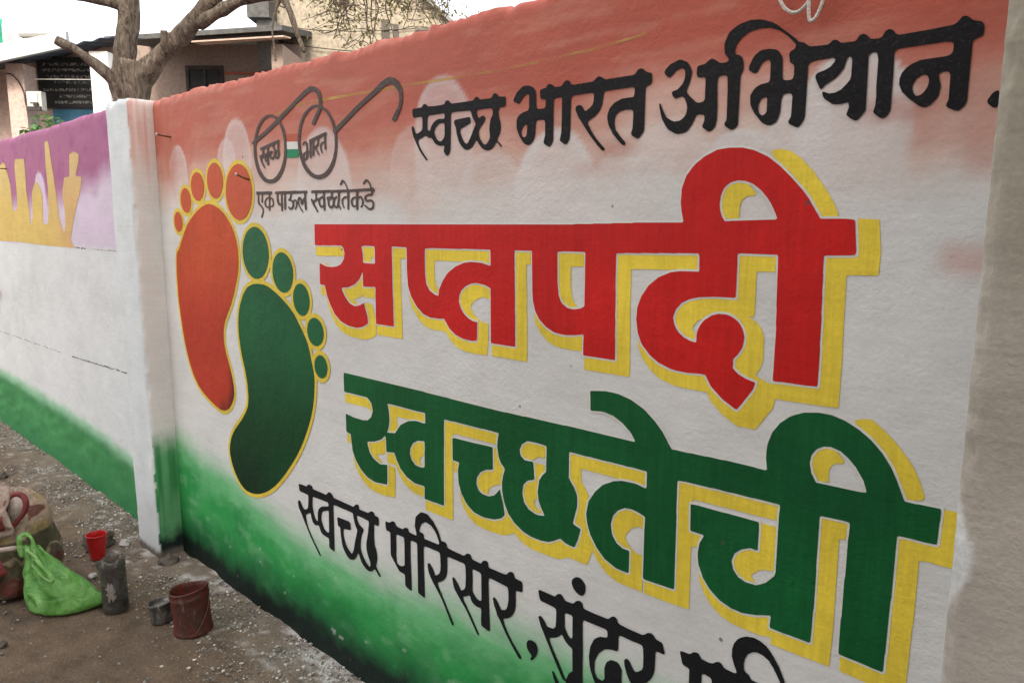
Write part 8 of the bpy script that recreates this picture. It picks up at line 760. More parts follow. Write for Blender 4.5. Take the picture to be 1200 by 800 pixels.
# ---- clear grey plastic container
m, t, b = new_mat('clouded_plastic')
P = nd(t, 'ShaderNodeTexCoord').outputs['Object']
n1 = nd(t, 'ShaderNodeTexNoise', Scale=26.0, Detail=6.0, Roughness=.6); t.links.new(P, n1.inputs['Vector'])
t.links.new(ramp(t, n1.outputs[0], [(.35, (.045, .040, .034)), (.6, (.085, .077, .068)), (.75, (.17, .16, .15))]), b.inputs['Base Color'])
t.links.new(ramp(t, n1.outputs[0], [(.4, (.42,) * 3), (.7, (.80,) * 3)]), b.inputs['Alpha'])
b.inputs['Roughness'].default_value = .22; b.inputs['Specular IOR Level'].default_value = .5
M_plas = m
bt = empty('plastic_container', (-3.000, .895, .003), 0.0); tag(bt, 'tall cut clear plastic container, grey with dregs, beside the green bag', 'container')
mb = MB(); w_ = wobf(5, .03)
mb.lathe([(0, .004), (.03, .002), (.043, 0), (.047, .006), (.047, .03), (.0455, .036), (.0472, .042), (.0472, .10), (.046, .104), (.0472, .110), (.047, .165), (.045, .172), (.0465, .178), (.047, .215), (.0455, .215), (.045, .17), (.0455, .05), (.044, .008), (0, .008)], 36, wob=w_)
for i, v in enumerate(mb.v):
    x, y, z = v
    k = max(0, (z - .16) / .055); out = max(0, -(x * .72 + y * .69) / .047)
    mb.v[i] = (x - .72 * .022 * k * out ** 3 - .05 * z * .35, y - .69 * .022 * k * out ** 3, z - .02 * k * out ** 3 + .006 * math.sin(5 * math.atan2(y, x)) * (z > .2))
mb.build('body', M_plas, bt, True)
mb = MB(); mb.lathe([(0, .010), (.043, .010), (.0445, .02), (.0445, .046), (.035, .049), (0, .048)], 32); mb.build('dregs', dirty('dark_dregs', (.035, .032, .030), ((.06, .055, .05), (.09, .08, .07)), rough=.3), bt, True)
def wrap(prof, R_, a0, a1, z0, z1, jag, seed):
    """ragged patch of old label stuck round a cylinder"""
    mb = MB(); n = 12; k = 8; rng = random.Random(seed); V = []
    for j in range(k + 1):
        for i in range(n + 1):
            a = a0 + (a1 - a0) * i / n; z = z0 + (z1 - z0) * j / k
            if i in (0, n): a += rng.uniform(-jag, jag)
            if j in (0, k): z += rng.uniform(-jag, jag) * .05
            V.append((R_ * math.cos(a) - .0175 * z, R_ * math.sin(a), z))
    mb.add(V, [(j * (n + 1) + i, j * (n + 1) + i + 1, (j + 1) * (n + 1) + i + 1, (j + 1) * (n + 1) + i) for j in range(k) for i in range(n)])
    return mb
face = math.atan2(-.895, 3.0)
wrap(0, .0482, face - .55, face - .05, .062, .125, .22, 4).build('label_scrap', dirty('label_scrap_paper', (.34, .31, .28), ((.20, .18, .16), (.42, .40, .37)), scale=40), bt, True)
wrap(0, .0482, face - .1, face + .45, .105, .15, .25, 8).build('label_scrap', dirty('label_scrap_dark', (.06, .055, .055), ((.10, .09, .09), (.16, .15, .14)), scale=40), bt, True)

# ---- red cup
m = simple('red_plastic', (.42, .012, .012), rough=.38, spec=.45, var=.18, scale=8, bump=.05)
cp = empty('plastic_cup', (-3.545, 1.000, .004), 0); tag(cp, 'bright red plastic cup standing behind the clear container', 'cup')
mb = MB()
prof = [(0, 0), (.027, 0), (.029, .003)] + [(.029 + .0125 * k / 12 + (.0007 if k % 3 == 1 else 0), .003 + .085 * k / 12) for k in range(1, 12)] + [(.0418, .090), (.0418, .098), (.0440, .100), (.0445, .104), (.0425, .106), (.0405, .104), (.039, .085), (.026, .006), (0, .006)]
mb.lathe([(r, z * 1.12) for r, z in prof], 36); mb.v = [(x + .05 * z, y, z) for x, y, z in mb.v]
mb.build('body', m, cp, True)

# ---- broken brick lump
m = dirty('lime_splashed_brick', (.07, .055, .045), ((.15, .135, .115), (.50, .52, .47)), rough=.95, scale=16, drip=False)
bm = bmesh.new(); bmesh.ops.create_cube(bm, size=1.0); bmesh.ops.subdivide_edges(bm, edges=bm.edges[:], cuts=7, use_grid_fill=True)
for v in bm.verts:
    c = v.co.copy(); r = c.length / .87
    v.co = c * (1 - .22 * r ** 4) + Vector((noise.noise(c * 3), noise.noise(c * 3 + Vector((5, 0, 0))), noise.noise(c * 3 + Vector((0, 9, 0))))) * .16
    v.co = Vector((v.co.x * .112, v.co.y * .095, v.co.z * .082))
me = bpy.data.meshes.new('broken_brick'); bm.to_mesh(me); bm.free(); me.polygons.foreach_set('use_smooth', [True] * len(me.polygons))
o = link('broken_brick', me, m); o.location = (-3.660, 1.040, .040); o.rotation_euler = (.05, -.08, .5); tag(o, 'squat broken brick splashed with lime behind the red cup', 'brick')

# ---- green carrier bag
m, t, b = new_mat('thin_green_plastic')
P = nd(t, 'ShaderNodeTexCoord').outputs['Object']
n1 = nd(t, 'ShaderNodeTexNoise', Scale=7.0, Detail=5.0, Roughness=.6, Distortion=1.2); t.links.new(P, n1.inputs['Vector'])
t.links.new(ramp(t, n1.outputs[0], [(.3, (.07, .24, .04)), (.5, (.12, .32, .06)), (.66, (.20, .41, .12)), (.8, (.32, .48, .22))]), b.inputs['Base Color'])
b.inputs['Roughness'].default_value = .33; b.inputs['Specular IOR Level'].default_value = .5
b.inputs['Subsurface Weight'].default_value = .35; b.inputs['Subsurface Radius'].default_value = (.02, .05, .01); b.inputs['Subsurface Scale'].default_value = .5
n2 = nd(t, 'ShaderNodeTexNoise', Scale=16.0, Detail=6.0, Roughness=.65, Distortion=2.0); t.links.new(P, n2.inputs['Vector'])
n2b = nd(t, 'ShaderNodeTexVoronoi', Scale=13.0, feature='DISTANCE_TO_EDGE'); t.links.new(P, n2b.inputs['Vector'])
bp = nd(t, 'ShaderNodeBump', Strength=.8, Distance=.014); t.links.new(n2.outputs[0], bp.inputs['Height'])
bp2 = nd(t, 'ShaderNodeBump', Strength=.35, Distance=.03); t.links.new(n2b.outputs['Distance'], bp2.inputs['Height']); t.links.new(bp.outputs[0], bp2.inputs['Normal']); t.links.new(bp2.outputs[0], b.inputs['Normal'])
M_bag = m
# local axes: u = to the right as one stands before the wall (world .724, .690), w = away
bg_ = empty('carrier_bag', (-3.165, .770, .004), math.atan2(.690, .724)); tag(bg_, 'slumped bright green plastic carrier bag with drawn up handle', 'bag')
bg_.scale = (1, 1, .87)
NS = 110
rings = []   # z, left u, right u, half depth, centre depth
for z, ul, ur, hd, cd in ((.0, -.112, .120, .070, 0), (.004, -.130, .148, .088, 0), (.018, -.142, .168, .098, 0), (.04, -.146, .160, .100, 0), (.07, -.148, .130, .096, .0), (.10, -.149, .098, .088, .0), (.135, -.151, .064, .076, .0), (.17, -.153, .030, .062, 0), (.205, -.155, -.004, .048, 0), (.24, -.157, -.040, .034, 0), (.27, -.158, -.070, .023, 0), (.295, -.158, -.092, .015, 0)):
    rings.append((z, ul, ur, hd, cd))
V = []; F = []
for z, ul, ur, hd, cd in rings:
    for k in range(NS):
        a = 2 * math.pi * k / NS
        e = 2.6 if math.cos(a) < 0 else 1.45
        cu = math.copysign(abs(math.cos(a)) ** (2 / e), math.cos(a)); cw = math.copysign(abs(math.sin(a)) ** (2 / e), math.sin(a))
        u = (ul + ur) / 2 + (ur - ul) / 2 * cu; w = cd + hd * cw
        # gathers run from the handle down to the outer corners
        ang = math.atan2(z - .34, u + .15)
        p = (abs(math.sin(ang * 13 + 3.2 * noise.noise(Vector((u * 6, w * 6, z * 6))))) ** .7 - .6) * .020 * min(1, z / .04) - abs(noise.noise(Vector((u * 11, w * 11, z * 11)))) ** .8 * .034
        q = 1 + p / max(.03, hd)
        V.append((u + p * cu, w * q, max(0, z + (.012 * noise.noise(Vector((u * 9, w * 9, 1))) if z > .02 else 0))))
n = len(rings)
for i in range(n - 1):
    for k in range(NS):
        k2 = (k + 1) % NS; F.append((i * NS + k, i * NS + k2, (i + 1) * NS + k2, (i + 1) * NS + k))
F.append(tuple(range(NS))[::-1])
o = mesh_np('body', V, F, M_bag, bg_, True)
sub = o.modifiers.new('soft', 'SUBSURF'); sub.levels = sub.render_levels = 1
def strap(P, wd, name, parent, mat):
    """flat crumpled strip along P, each point (u, w, z)"""
    mb = MB(); Q = spline(P, 6); V = []
    for i, q in enumerate(Q):
        w_ = wd[min(len(wd) - 1, int(i / len(Q) * len(wd)))]
        tdir = np.array(Q[min(i + 1, len(Q) - 1)]) - np.array(Q[max(i - 1, 0)]); tdir /= np.linalg.norm(tdir)
        side = np.cross(tdir, (0.2, 1, 0)); side /= np.linalg.norm(side)
        for s in (-1, -.5, 0, .5, 1):
            V.append(tuple(np.array(q) + side * w_ * s + np.array((0, -.005 * (1 - s * s), 0)) + np.array((0, .0025 * (abs(s) > .4) * math.sin(i * .6 + s * 3), 0))))
    mb.add(V, [(i * 5 + k, i * 5 + k + 1, i * 5 + k + 6, i * 5 + k + 5) for i in range(len(Q) - 1) for k in range(4)])
    o = mb.build(name, mat, parent, True)
    sd_ = o.modifiers.new('film', 'SOLIDIFY'); sd_.thickness = .0015
    return o
strap([(-.145, -.022, .25), (-.150, -.022, .30), (-.148, -.02, .335), (-.130, -.01, .350), (-.108, -.012, .338), (-.098, -.02, .305), (-.092, -.03, .27), (-.085, -.04, .24)], (.011, .012, .010, .008, .010, .014), 'handle', bg_, M_bag)
strap([(-.118, -.030, .290), (-.085, -.045, .270), (-.050, -.060, .235), (-.018, -.070, .200), (.004, -.080, .178), (-.008, -.084, .170), (-.045, -.075, .198), (-.085, -.058, .230)], (.008, .010, .012, .009, .006, .008), 'handle', bg_, M_bag)

# ---- patterned shopping sack at the left edge
m, t, b = new_mat('faded_printed_sack')
P = nd(t, 'ShaderNodeTexCoord').outputs['Object']
n1 = nd(t, 'ShaderNodeTexNoise', Scale=30.0, Detail=5.0, Roughness=.65); t.links.new(P, n1.inputs['Vector'])
n2 = nd(t, 'ShaderNodeTexNoise', Scale=8.0, Detail=1.5, Distortion=.3); t.links.new(P, n2.inputs['Vector'])
n3 = nd(t, 'ShaderNodeTexNoise', Scale=65.0, Detail=5.0, Roughness=.7); t.links.new(P, n3.inputs['Vector'])
ca = ramp(t, n2.outputs[0], [(.30, (.30, .22, .10)), (.44, (.34, .26, .13)), (.46, (.36, .27, .21)), (.60, (.34, .26, .20)), (.62, (.14, .05, .036)), (.75, (.15, .06, .045))])
cb = ramp(t, n2.outputs[0], [(.36, (.060, .055, .030)), (.48, (.085, .072, .040)), (.50, (.30, .24, .16)), (.53, (.26, .21, .14)), (.545, (.10, .082, .050)), (.64, (.09, .07, .045)), (.66, (.13, .040, .03))])
sx = nd(t, 'ShaderNodeSeparateXYZ'); t.links.new(P, sx.inputs[0])
mz = nd(t, 'ShaderNodeMapRange'); mz.inputs[1].default_value = .235; mz.inputs[2].default_value = .245; t.links.new(sx.outputs[2], mz.inputs[0])
mxx = nd(t, 'ShaderNodeMix', data_type='RGBA'); t.links.new(mz.outputs[0], mxx.inputs[0]); t.links.new(cb, mxx.inputs[6]); t.links.new(ca, mxx.inputs[7]); c = mxx.outputs[2]
c2 = ramp(t, n1.outputs[0], [(.35, (.62, .58, .54)), (.5, (1, .97, .92)), (.7, (1.2, 1.12, 1.05))])
c = mulcol(t, c, c2)
c = mulcol(t, c, ramp(t, n3.outputs[0], [(.3, (.65,) * 3), (.7, (1.15,) * 3)]))
t.links.new(c, b.inputs['Base Color']); b.inputs['Roughness'].default_value = .6
wv = nd(t, 'ShaderNodeTexNoise', Scale=20.0, Detail=5.0, Distortion=1.0); t.links.new(P, wv.inputs['Vector'])
bp = nd(t, 'ShaderNodeBump', Strength=.6, Distance=.012); t.links.new(wv.outputs[0], bp.inputs['Height']); t.links.new(bp.outputs[0], b.inputs['Normal'])
M_sack = m
M_trim = simple('maroon_binding', (.17, .035, .035), rough=.6, var=.35, scale=30, bump=.4)
M_lining = simple('pale_lining', (.40, .33, .28), rough=.7, var=.35, scale=20, bump=.5, bscale=30)
sk = empty('shopping_sack', (-3.575, .618, .004), math.atan2(.690, .724)); tag(sk, 'bulging faded printed shopping sack with maroon handles at the left edge', 'bag')
NS = 96
V = []; F = []
rings = [(.0, .19, .13), (.01, .215, .150), (.05, .232, .165), (.10, .236, .166), (.15, .234, .163), (.20, .230, .158), (.235, .226, .154), (.27, .222, .150), (.31, .214, .142), (.345, .200, .130), (.375, .180, .112), (.40, .155, .092), (.41, .13, .07), (.395, .11, .055), (.36, .09, .045), (.32, .07, .03)]
for i, (z, a_, b_) in enumerate(rings):
    for k in range(NS):
        g = 2 * math.pi * k / NS; e = 4.2
        cu = math.copysign(abs(math.cos(g)) ** (2 / e), math.cos(g)); cw = math.copysign(abs(math.sin(g)) ** (2 / e), math.sin(g))
        p = noise.noise(Vector((cu * 1.6, cw * 1.6, z * 7))) * .026 + (abs(noise.noise(Vector((cu * 4.5, cw * 4.5, z * 6 + 5)))) ** .8) * -.040 * (.4 + 1.6 * z) + noise.noise(Vector((cu * 11, cw * 11, z * 34))) * .006
        p *= min(1, z / .05 + .2)
        V.append((a_ * cu + p * cu - .015 * (z / .4), b_ * cw + p * cw, max(0, z + (.075 * noise.noise(Vector((cu * 1.7, cw * 1.7, 3))) * (z / .44) ** 2 + .010 * noise.noise(Vector((cu * 8, cw * 8, z * 5)))) * min(1, z / .03))))
for i in range(len(rings) - 1):
    for k in range(NS):
        k2 = (k + 1) % NS; F.append((i * NS + k, i * NS + k2, (i + 1) * NS + k2, (i + 1) * NS + k))
F.append(tuple(range(NS))[::-1])
o = mesh_np('body', V, F, M_sack, sk, True); sub = o.modifiers.new('soft', 'SUBSURF'); sub.levels = sub.render_levels = 1
strap([(.238, -.125, .232), (.215, -.168, .240), (.14, -.180, .236), (.06, -.182, .244), (-.03, -.180, .234), (-.14, -.178, .243), (-.22, -.14, .236)], (.010,), 'binding_strip', sk, M_lining)
def loop(P, rad, name):
    mb = MB(); mb.tube(spline(P, 7), rad, 10, bump=.3); return mb.build(name, M_trim, sk, True)
lp = loop([(.165, -.135, .335), (.163, -.130, .385), (.172, -.115, .425), (.196, -.105, .440), (.222, -.105, .432), (.236, -.110, .402), (.228, -.118, .368), (.206, -.128, .335), (.185, -.135, .305)], [.010] * 57, 'handle')
mb = MB(); cen = (.198, -.116, .388); ringp = spline([(.166, -.128, .36), (.170, -.120, .40), (.190, -.110, .428), (.216, -.108, .424), (.230, -.112, .400), (.222, -.120, .368), (.20, -.126, .342), (.18, -.130, .342), (.166, -.128, .36)], 4)
mb.add([cen] + [tuple(p) for p in ringp], [(0, i + 1, i + 2) for i in range(len(ringp) - 1)]); lo_ = mb.build('folded_lining', M_lining, sk, True)
sd_ = lo_.modifiers.new('cloth', 'SOLIDIFY'); sd_.thickness = .006
def flap(c0, du, dz, name, mat, seed, n=16):
    '''crumpled cloth flap: c0 corner, du and dz edge vectors in (u, w, z)'''
    mb = MB(); V = []
    for j in range(n + 1):
        for i in range(n + 1):
            a, b_ = i / n, j / n
            p = Vector(c0) + Vector(du) * a + Vector(dz) * b_
            q = Vector((a * 3 + seed, b_ * 3, seed))
            p += Vector((.02 * noise.noise(q + Vector((9, 0, 0))), -.045 * math.sin(math.pi * b_) * .6 - .05 * abs(noise.noise(q * .8)) + .012 * noise.noise(q * 3), .022 * noise.noise(q + Vector((0, 7, 0))) * (1 + (b_ > .9))))
            V.append(tuple(p))
    mb.add(V, [(j * (n + 1) + i, j * (n + 1) + i + 1, (j + 1) * (n + 1) + i + 1, (j + 1) * (n + 1) + i) for j in range(n) for i in range(n)])
    o = mb.build(name, mat, sk, True); s_ = o.modifiers.new('cloth', 'SOLIDIFY'); s_.thickness = .004
    return o
M_flap = dirty('dusty_pink_cloth', (.26, .19, .15), ((.34, .27, .22), (.19, .10, .08)), rough=.75, scale=14)
M_flap2 = dirty('dusty_ochre_cloth', (.28, .21, .10), ((.36, .29, .16), (.20, .15, .09)), rough=.75, scale=14)
flap((-.02, -.165, .26), (.235, .02, .03), (-.05, .06, .185), 'flap', M_flap, 3.1)
flap((-.24, -.17, .28), (.20, -.005, -.01), (.05, .07, .17), 'flap', M_flap2, 8.4)
flap((.02, -.115, .395), (.14, .02, -.04), (-.03, .09, .07), 'flap', M_flap, 12.7)
loop([(.10, -.145, .35), (.085, -.155, .38), (.06, -.15, .42), (.03, -.13, .45), (.0, -.10, .475)], [.012] * 40, 'handle')
strap([(.175, -.16, .34), (.13, -.175, .335), (.08, -.172, .30), (.05, -.172, .27)], (.030, .034, .03), 'red_panel', sk, simple('maroon_print', (.20, .04, .035), rough=.6, var=.5, scale=16, bump=.5, bscale=30))
strap([(.17, -.172, .165), (.12, -.18, .14), (.07, -.18, .09), (.05, -.17, .06)], (.030, .05, .04, .02), 'red_panel', sk, simple('maroon_print_worn', (.17, .035, .03), rough=.6, var=.5, scale=16, bump=.5, bscale=30))

# ================================================================== behind the wall
FH = Vector((-.68929, .72449, 0)); RT = Vector((.72449, .68929, 0))
RZ = math.atan2(RT.y, RT.x)
def house(name, d, u=0, turn=0):
    p = FH * d + RT * u
    return empty(name, (p.x, p.y, 0), RZ + turn)
def stucco(name, c, var=.25, scale=2.5, stain=(.2, .17, .13), k=.5):
    m, t, b = new_mat(name)
    P = nd(t, 'ShaderNodeTexCoord').outputs['Object']
    mp = nd(t, 'ShaderNodeMapping'); mp.inputs['Scale'].default_value = (1, 1, .35); t.links.new(P, mp.inputs['Vector'])
    n1 = nd(t, 'ShaderNodeTexNoise', Scale=scale, Detail=8.0, Roughness=.68, Distortion=.5); t.links.new(mp.outputs[0], n1.inputs['Vector'])
    n2 = nd(t, 'ShaderNodeTexNoise', Scale=scale * 9, Detail=5.0, Roughness=.6); t.links.new(P, n2.inputs['Vector'])
    col = ramp(t, n1.outputs[0], [(.30, tuple(a * (1 - k) + s * k for a, s in zip(c, stain))), (.48, c), (.75, tuple(min(1, a * 1.08) for a in c))])
    col = mulcol(t, col, ramp(t, n2.outputs[0], [(.3, (1 - var,) * 3), (.7, (1 + var * .4,) * 3)]))
    t.links.new(col, b.inputs['Base Color']); b.inputs['Roughness'].default_value = .9; b.inputs['Specular IOR Level'].default_value = .15
    bp = nd(t, 'ShaderNodeBump', Strength=.4, Distance=.01); t.links.new(n2.outputs[0], bp.inputs['Height']); t.links.new(bp.outputs[0], b.inputs['Normal'])
    return m
M_pinkw = stucco('pinkish_limewash', (.52, .40, .35))
M_whitew = stucco('white_limewash', (.74, .74, .72), var=.1, k=.2)
M_tinw = simple('white_tin_sheet', (.40, .44, .45), rough=.5, var=.08, scale=3, bump=.05)
M_under = simple('shaded_tin_underside', (.10, .13, .17), rough=.6, var=.3)  # shadow under the veranda roof put into the dark blue colour
M_board = simple('blackboard', (.030, .033, .034), rough=.6, var=.4, scale=5)
M_chalk = simple('chalk', (.26, .26, .25), rough=.9, var=.5, scale=60)
M_blue = simple('blue_dado', (.06, .20, .32), rough=.7, var=.25, scale=6)
M_meter = simple('meter_grey', (.48, .48, .44), rough=.5, var=.2, scale=20)
M_darkwood = simple('dark_timber', (.05, .042, .04), rough=.7, var=.4)
M_glassd = simple('dim_pane', (.02, .022, .025), rough=.45, spec=.2, var=.3, bump=0)
M_brownw = stucco('brown_limewash', (.30, .235, .20), k=.35, stain=(.16, .12, .10))
M_cream = stucco('weathered_cream_wall', (.34, .30, .235), var=.42, scale=1.7, stain=(.13, .11, .085), k=.9)
M_grey = stucco('grey_cement', (.24, .24, .23), k=.4)
M_tile = simple('dark_roof_edge', (.085, .085, .085), rough=.8, var=.4)
M_soffit = simple('pink_soffit', (.50, .38, .32), rough=.8, var=.15)

# veranda house, far left (local: x along facade, y away, z up); facade plane is 9.6 m out
vh = house('veranda_house', 9.0); tag(vh, 'pink house with white tin veranda roof and a blackboard beyond the purple wall', 'house')
mb = MB(); mb.box(-9.0, -4.95, .9, 1.1, 0, 3.75); mb.build('wall', M_pinkw, vh)
mb = MB(); mb.box(-6.14, -5.93, .35, .60, 0, 3.42); mb.build('column', M_pinkw, vh)
mb = MB(); mb.box(-5.06, -4.84, .25, .50, 0, 3.54); mb.build('column', M_whitew, vh)
mb = MB(); mb.box(-5.93, -4.72, .88, .895, 0, 2.97); mb.build('dado', M_blue, vh)
mb = MB()
mb.add([(-7.6, .05, 3.06), (-5.20, .05, 3.545), (-5.20, .05, 3.72), (-7.6, .05, 3.30), (-7.6, .11, 3.06), (-5.20, .11, 3.545), (-5.20, .11, 3.72), (-7.6, .11, 3.30)], [(0, 1, 2, 3), (7, 6, 5, 4), (0, 4, 5, 1), (3, 2, 6, 7), (1, 5, 6, 2), (0, 3, 7, 4)])
mb.build('fascia', M_tinw, vh)
mb = MB(); N = 60
for i in range(N):                                   # corrugated sheet behind the fascia
    u0 = -7.6 + 2.9 * i / N; u1 = -7.6 + 2.9 * (i + 1) / N
    z0 = 3.10 + .202 * (u0 + 7.6) + .012 * math.sin(i * 1.57); z1 = 3.10 + .202 * (u1 + 7.6) + .012 * math.sin((i + 1) * 1.57)
    mb.add([(u0, .115, z0), (u1, .115, z1), (u1, .9, z1 + .16), (u0, .9, z0 + .16)], [(0, 1, 2, 3)])
ro = mb.build('roof', M_under, vh, True); sd_ = ro.modifiers.new('sheet', 'SOLIDIFY'); sd_.thickness = .01
bd = MB(); bd.box(-6.06, -5.30, .84, .875, 2.98, 3.60); bd = bd.build('blackboard', M_board, vh)
m, t, b = new_mat('chalk_writing_smear')
b.inputs['Base Color'].default_value = (.30, .30, .285, 1); b.inputs['Roughness'].default_value = .95
mp = nd(t, 'ShaderNodeMapping'); mp.inputs['Scale'].default_value = (46, 1, 30); t.links.new(nd(t, 'ShaderNodeTexCoord').outputs['Object'], mp.inputs['Vector'])
n1 = nd(t, 'ShaderNodeTexNoise', Scale=1.0, Detail=2.0); t.links.new(mp.outputs[0], n1.inputs['Vector'])
t.links.new(ramp(t, n1.outputs[0], [(.45, (0, 0, 0)), (.58, (.85,) * 3)]), b.inputs['Alpha'])
for zz, u0, u1 in ((3.51, -6.0, -5.36), (3.44, -6.0, -5.36), (3.36, -5.94, -5.36), (3.29, -5.86, -5.36), (3.20, -6.0, -5.36), (3.12, -5.80, -5.37), (3.045, -5.90, -5.38)):
    mb = MB(); mb.box(u0, u1, .836, .838, zz - .016, zz + .018); mb.build('chalk_line', m, bd)
mt = MB(); mt.box(-5.85, -5.67, .24, .34, 2.86, 3.08); mt = mt.build('meter_box', M_meter, vh, bevel=.008)
mb = MB(); mb.box(-5.815, -5.715, .222, .238, 2.95, 3.06); mb.build('dial_plate', simple('dial_white', (.66, .64, .60), var=.1), mt)
mb = MB(); mb.box(-5.845, -5.675, .21, .238, 2.85, 2.90); mb.box(-5.755, -5.705, .205, .237, 2.905, 2.945); mb.build('terminal_cover', M_darkwood, mt)
mb = MB(); mb.tube(spline([(-6.12, .33, 3.30), (-6.06, .33, 3.29), (-5.98, .33, 3.20), (-5.93, .33, 3.07), (-5.90, .3, 2.93), (-5.86, .3, 2.88)], 6), .008, 6); mb.build('cable', M_darkwood, vh, True)
mb = MB(); mb.tube([(-5.80, .33, 3.235), (-5.05, .24, 3.215)], .005, 6); mb.build('cable', M_meter, vh, True)
# brown house with a framed window
bh = house('brown_house', 10.5 * 1.12); tag(bh, 'low brown house with dark roof edge and one framed window behind the tree', 'house')
mb = MB(); mb.box(-6.2, -3.2, 0, .2, 0, 4.2); mb.box(-3.36, -3.2, -.98, 0, 0, 3.98); mb.build('wall', M_brownw, bh)
mb = MB()
mb.add([(-5.5, -1.30, 4.00), (-3.1, -1.30, 4.15), (-3.1, -1.30, 4.085), (-5.5, -1.30, 3.935), (-5.5, .9, 4.42), (-3.1, .9, 4.57), (-3.1, .9, 4.47), (-5.5, .9, 4.32)], [(0, 1, 2, 3), (7, 6, 5, 4), (0, 4, 5, 1), (3, 2, 6, 7), (1, 5, 6, 2), (0, 3, 7, 4)])
mb.build('roof', M_tile, bh)
mb = MB(); mb.add([(-4.35, -1.26, 3.955), (-3.1, -1.26, 4.03), (-3.1, -.9, 4.09), (-4.35, -.9, 4.0)], [(0, 1, 2, 3)]); q = mb.build('soffit', M_soffit, bh); sd_ = q.modifiers.new('board', 'SOLIDIFY'); sd_.thickness = .02
def wb(m_, x0, x1, y0, y1, z0, z1): m_.box(x0 * 1.12, x1 * 1.12, y0, y1, 1.5 + (z0 - 1.5) * 1.12, 1.5 + (z1 - 1.5) * 1.12)
wf = MB()
for q_ in ((-4.44, -3.93, 3.30, 3.34), (-4.44, -3.93, 3.58, 3.63), (-4.44, -4.40, 3.34, 3.58), (-3.97, -3.93, 3.34, 3.58), (-4.20, -4.17, 3.34, 3.58)): wb(wf, q_[0], q_[1], -.03, -.002, q_[2], q_[3])
wf = wf.build('window', M_darkwood, bh)
mb = MB(); wb(mb, -4.40, -3.97, -.012, -.004, 3.34, 3.58); mb.build('pane', M_glassd, wf)
mb = MB(); wb(mb, -3.92, -3.10, -.025, -.003, 3.52, 3.55); mb.build('red_band', simple('red_oxide', (.35, .10, .06), var=.2), bh)

# weathered cream house with a gable
ch = house('cream_house', 12.0); tag(ch, 'tall weathered cream plaster house with sloping gable behind the hanging twigs', 'house')
mb = MB(); mb.prism([(-3.95, 0), (-.2, 0), (-.2, 3.9), (-.80, 4.44), (-1.32, 4.95), (-2.3, 5.75), (-3.95, 5.9)], 0, 0, 5.0); mb.build('wall', M_cream, ch)
mb = MB(); mb.add([(-2.35, -.12, 5.86), (-.15, -.12, 3.92), (-.15, -.12, 3.86), (-2.35, -.12, 5.78), (-2.35, 5.1, 5.86), (-.15, 5.1, 3.92), (-.15, 5.1, 3.86), (-2.35, 5.1, 5.78)], [(0, 1, 2, 3), (7, 6, 5, 4), (0, 4, 5, 1), (3, 2, 6, 7), (1, 5, 6, 2), (0, 3, 7, 4)]); mb.build('roof', M_grey, ch)
mb = MB(); mb.box(-3.86, -3.60, -.25, -.02, 0, 4.55); mb.build('pier', M_grey, ch)
mb = MB(); mb.box(-3.95, -3.62, -.40, -.02, 4.55, 4.95); mb.build('water_spout', M_tile, ch)
mb = MB(); mb.box(-2.02, -1.90, -.03, -.003, 4.16, 4.62); mb.box(-1.84, -1.76, -.03, -.003, 4.20, 4.55); mb.build('slit_window', simple('dim_slit', (.07, .062, .055), var=.3), ch)
mb = MB(); mb.box(-1.50, -1.28, -.04, -.003, 4.42, 4.47); mb.build('ledge', M_darkwood, ch)

mb = MB(); mb.tube(spline([(-3.75, -.05, 4.33), (-3.2, -.06, 4.22), (-2.5, -.05, 4.15), (-1.9, -.03, 4.13)], 6), .007, 6); mb.tube(spline([(-3.75, -.05, 4.55), (-3.1, -.06, 4.46), (-2.3, -.05, 4.44), (-1.3, -.03, 4.5)], 6), .006, 6); mb.build('cable', M_darkwood, ch, True)

# green shade net far left
gn = house('shade_net', 19.0); tag(gn, 'green shade net on a post far behind the veranda roof', 'net')
mb = MB(); V = []
for j in range(9):
    for i in range(9): V.append((-13.95 + 1.55 * i / 8, .12 * math.sin(i * 1.7 + j * .6), 5.2 + 1.4 * j / 8 + .10 * math.sin(i * .9) * (j / 8) - .25 * (i / 8) * (j / 8)))
mb.add(V, [(j * 9 + i, j * 9 + i + 1, j * 9 + i + 10, j * 9 + i + 9) for j in range(8) for i in range(8)])
q = mb.build('netting', simple('green_net', (.03, .26, .17), rough=.8, var=.3, scale=4), gn, True); sd_ = q.modifiers.new('cloth', 'SOLIDIFY'); sd_.thickness = .01
mb = MB(); mb.box(-12.40, -12.28, -.1, .1, 0, 6.1); mb.build('post', M_whitew, gn)
fb = house('distant_block', 24.0); tag(fb, 'pale flat roofed block in the distance above the veranda roof', 'building')
mb = MB(); mb.box(-15.1, -14.3, 0, 3, 0, 7.2); mb.build('wall', M_whitew, fb); mb = MB(); mb.box(-15.2, -14.2, -.1, 3.1, 7.2, 7.30); mb.build('roof_edge', M_grey, fb)

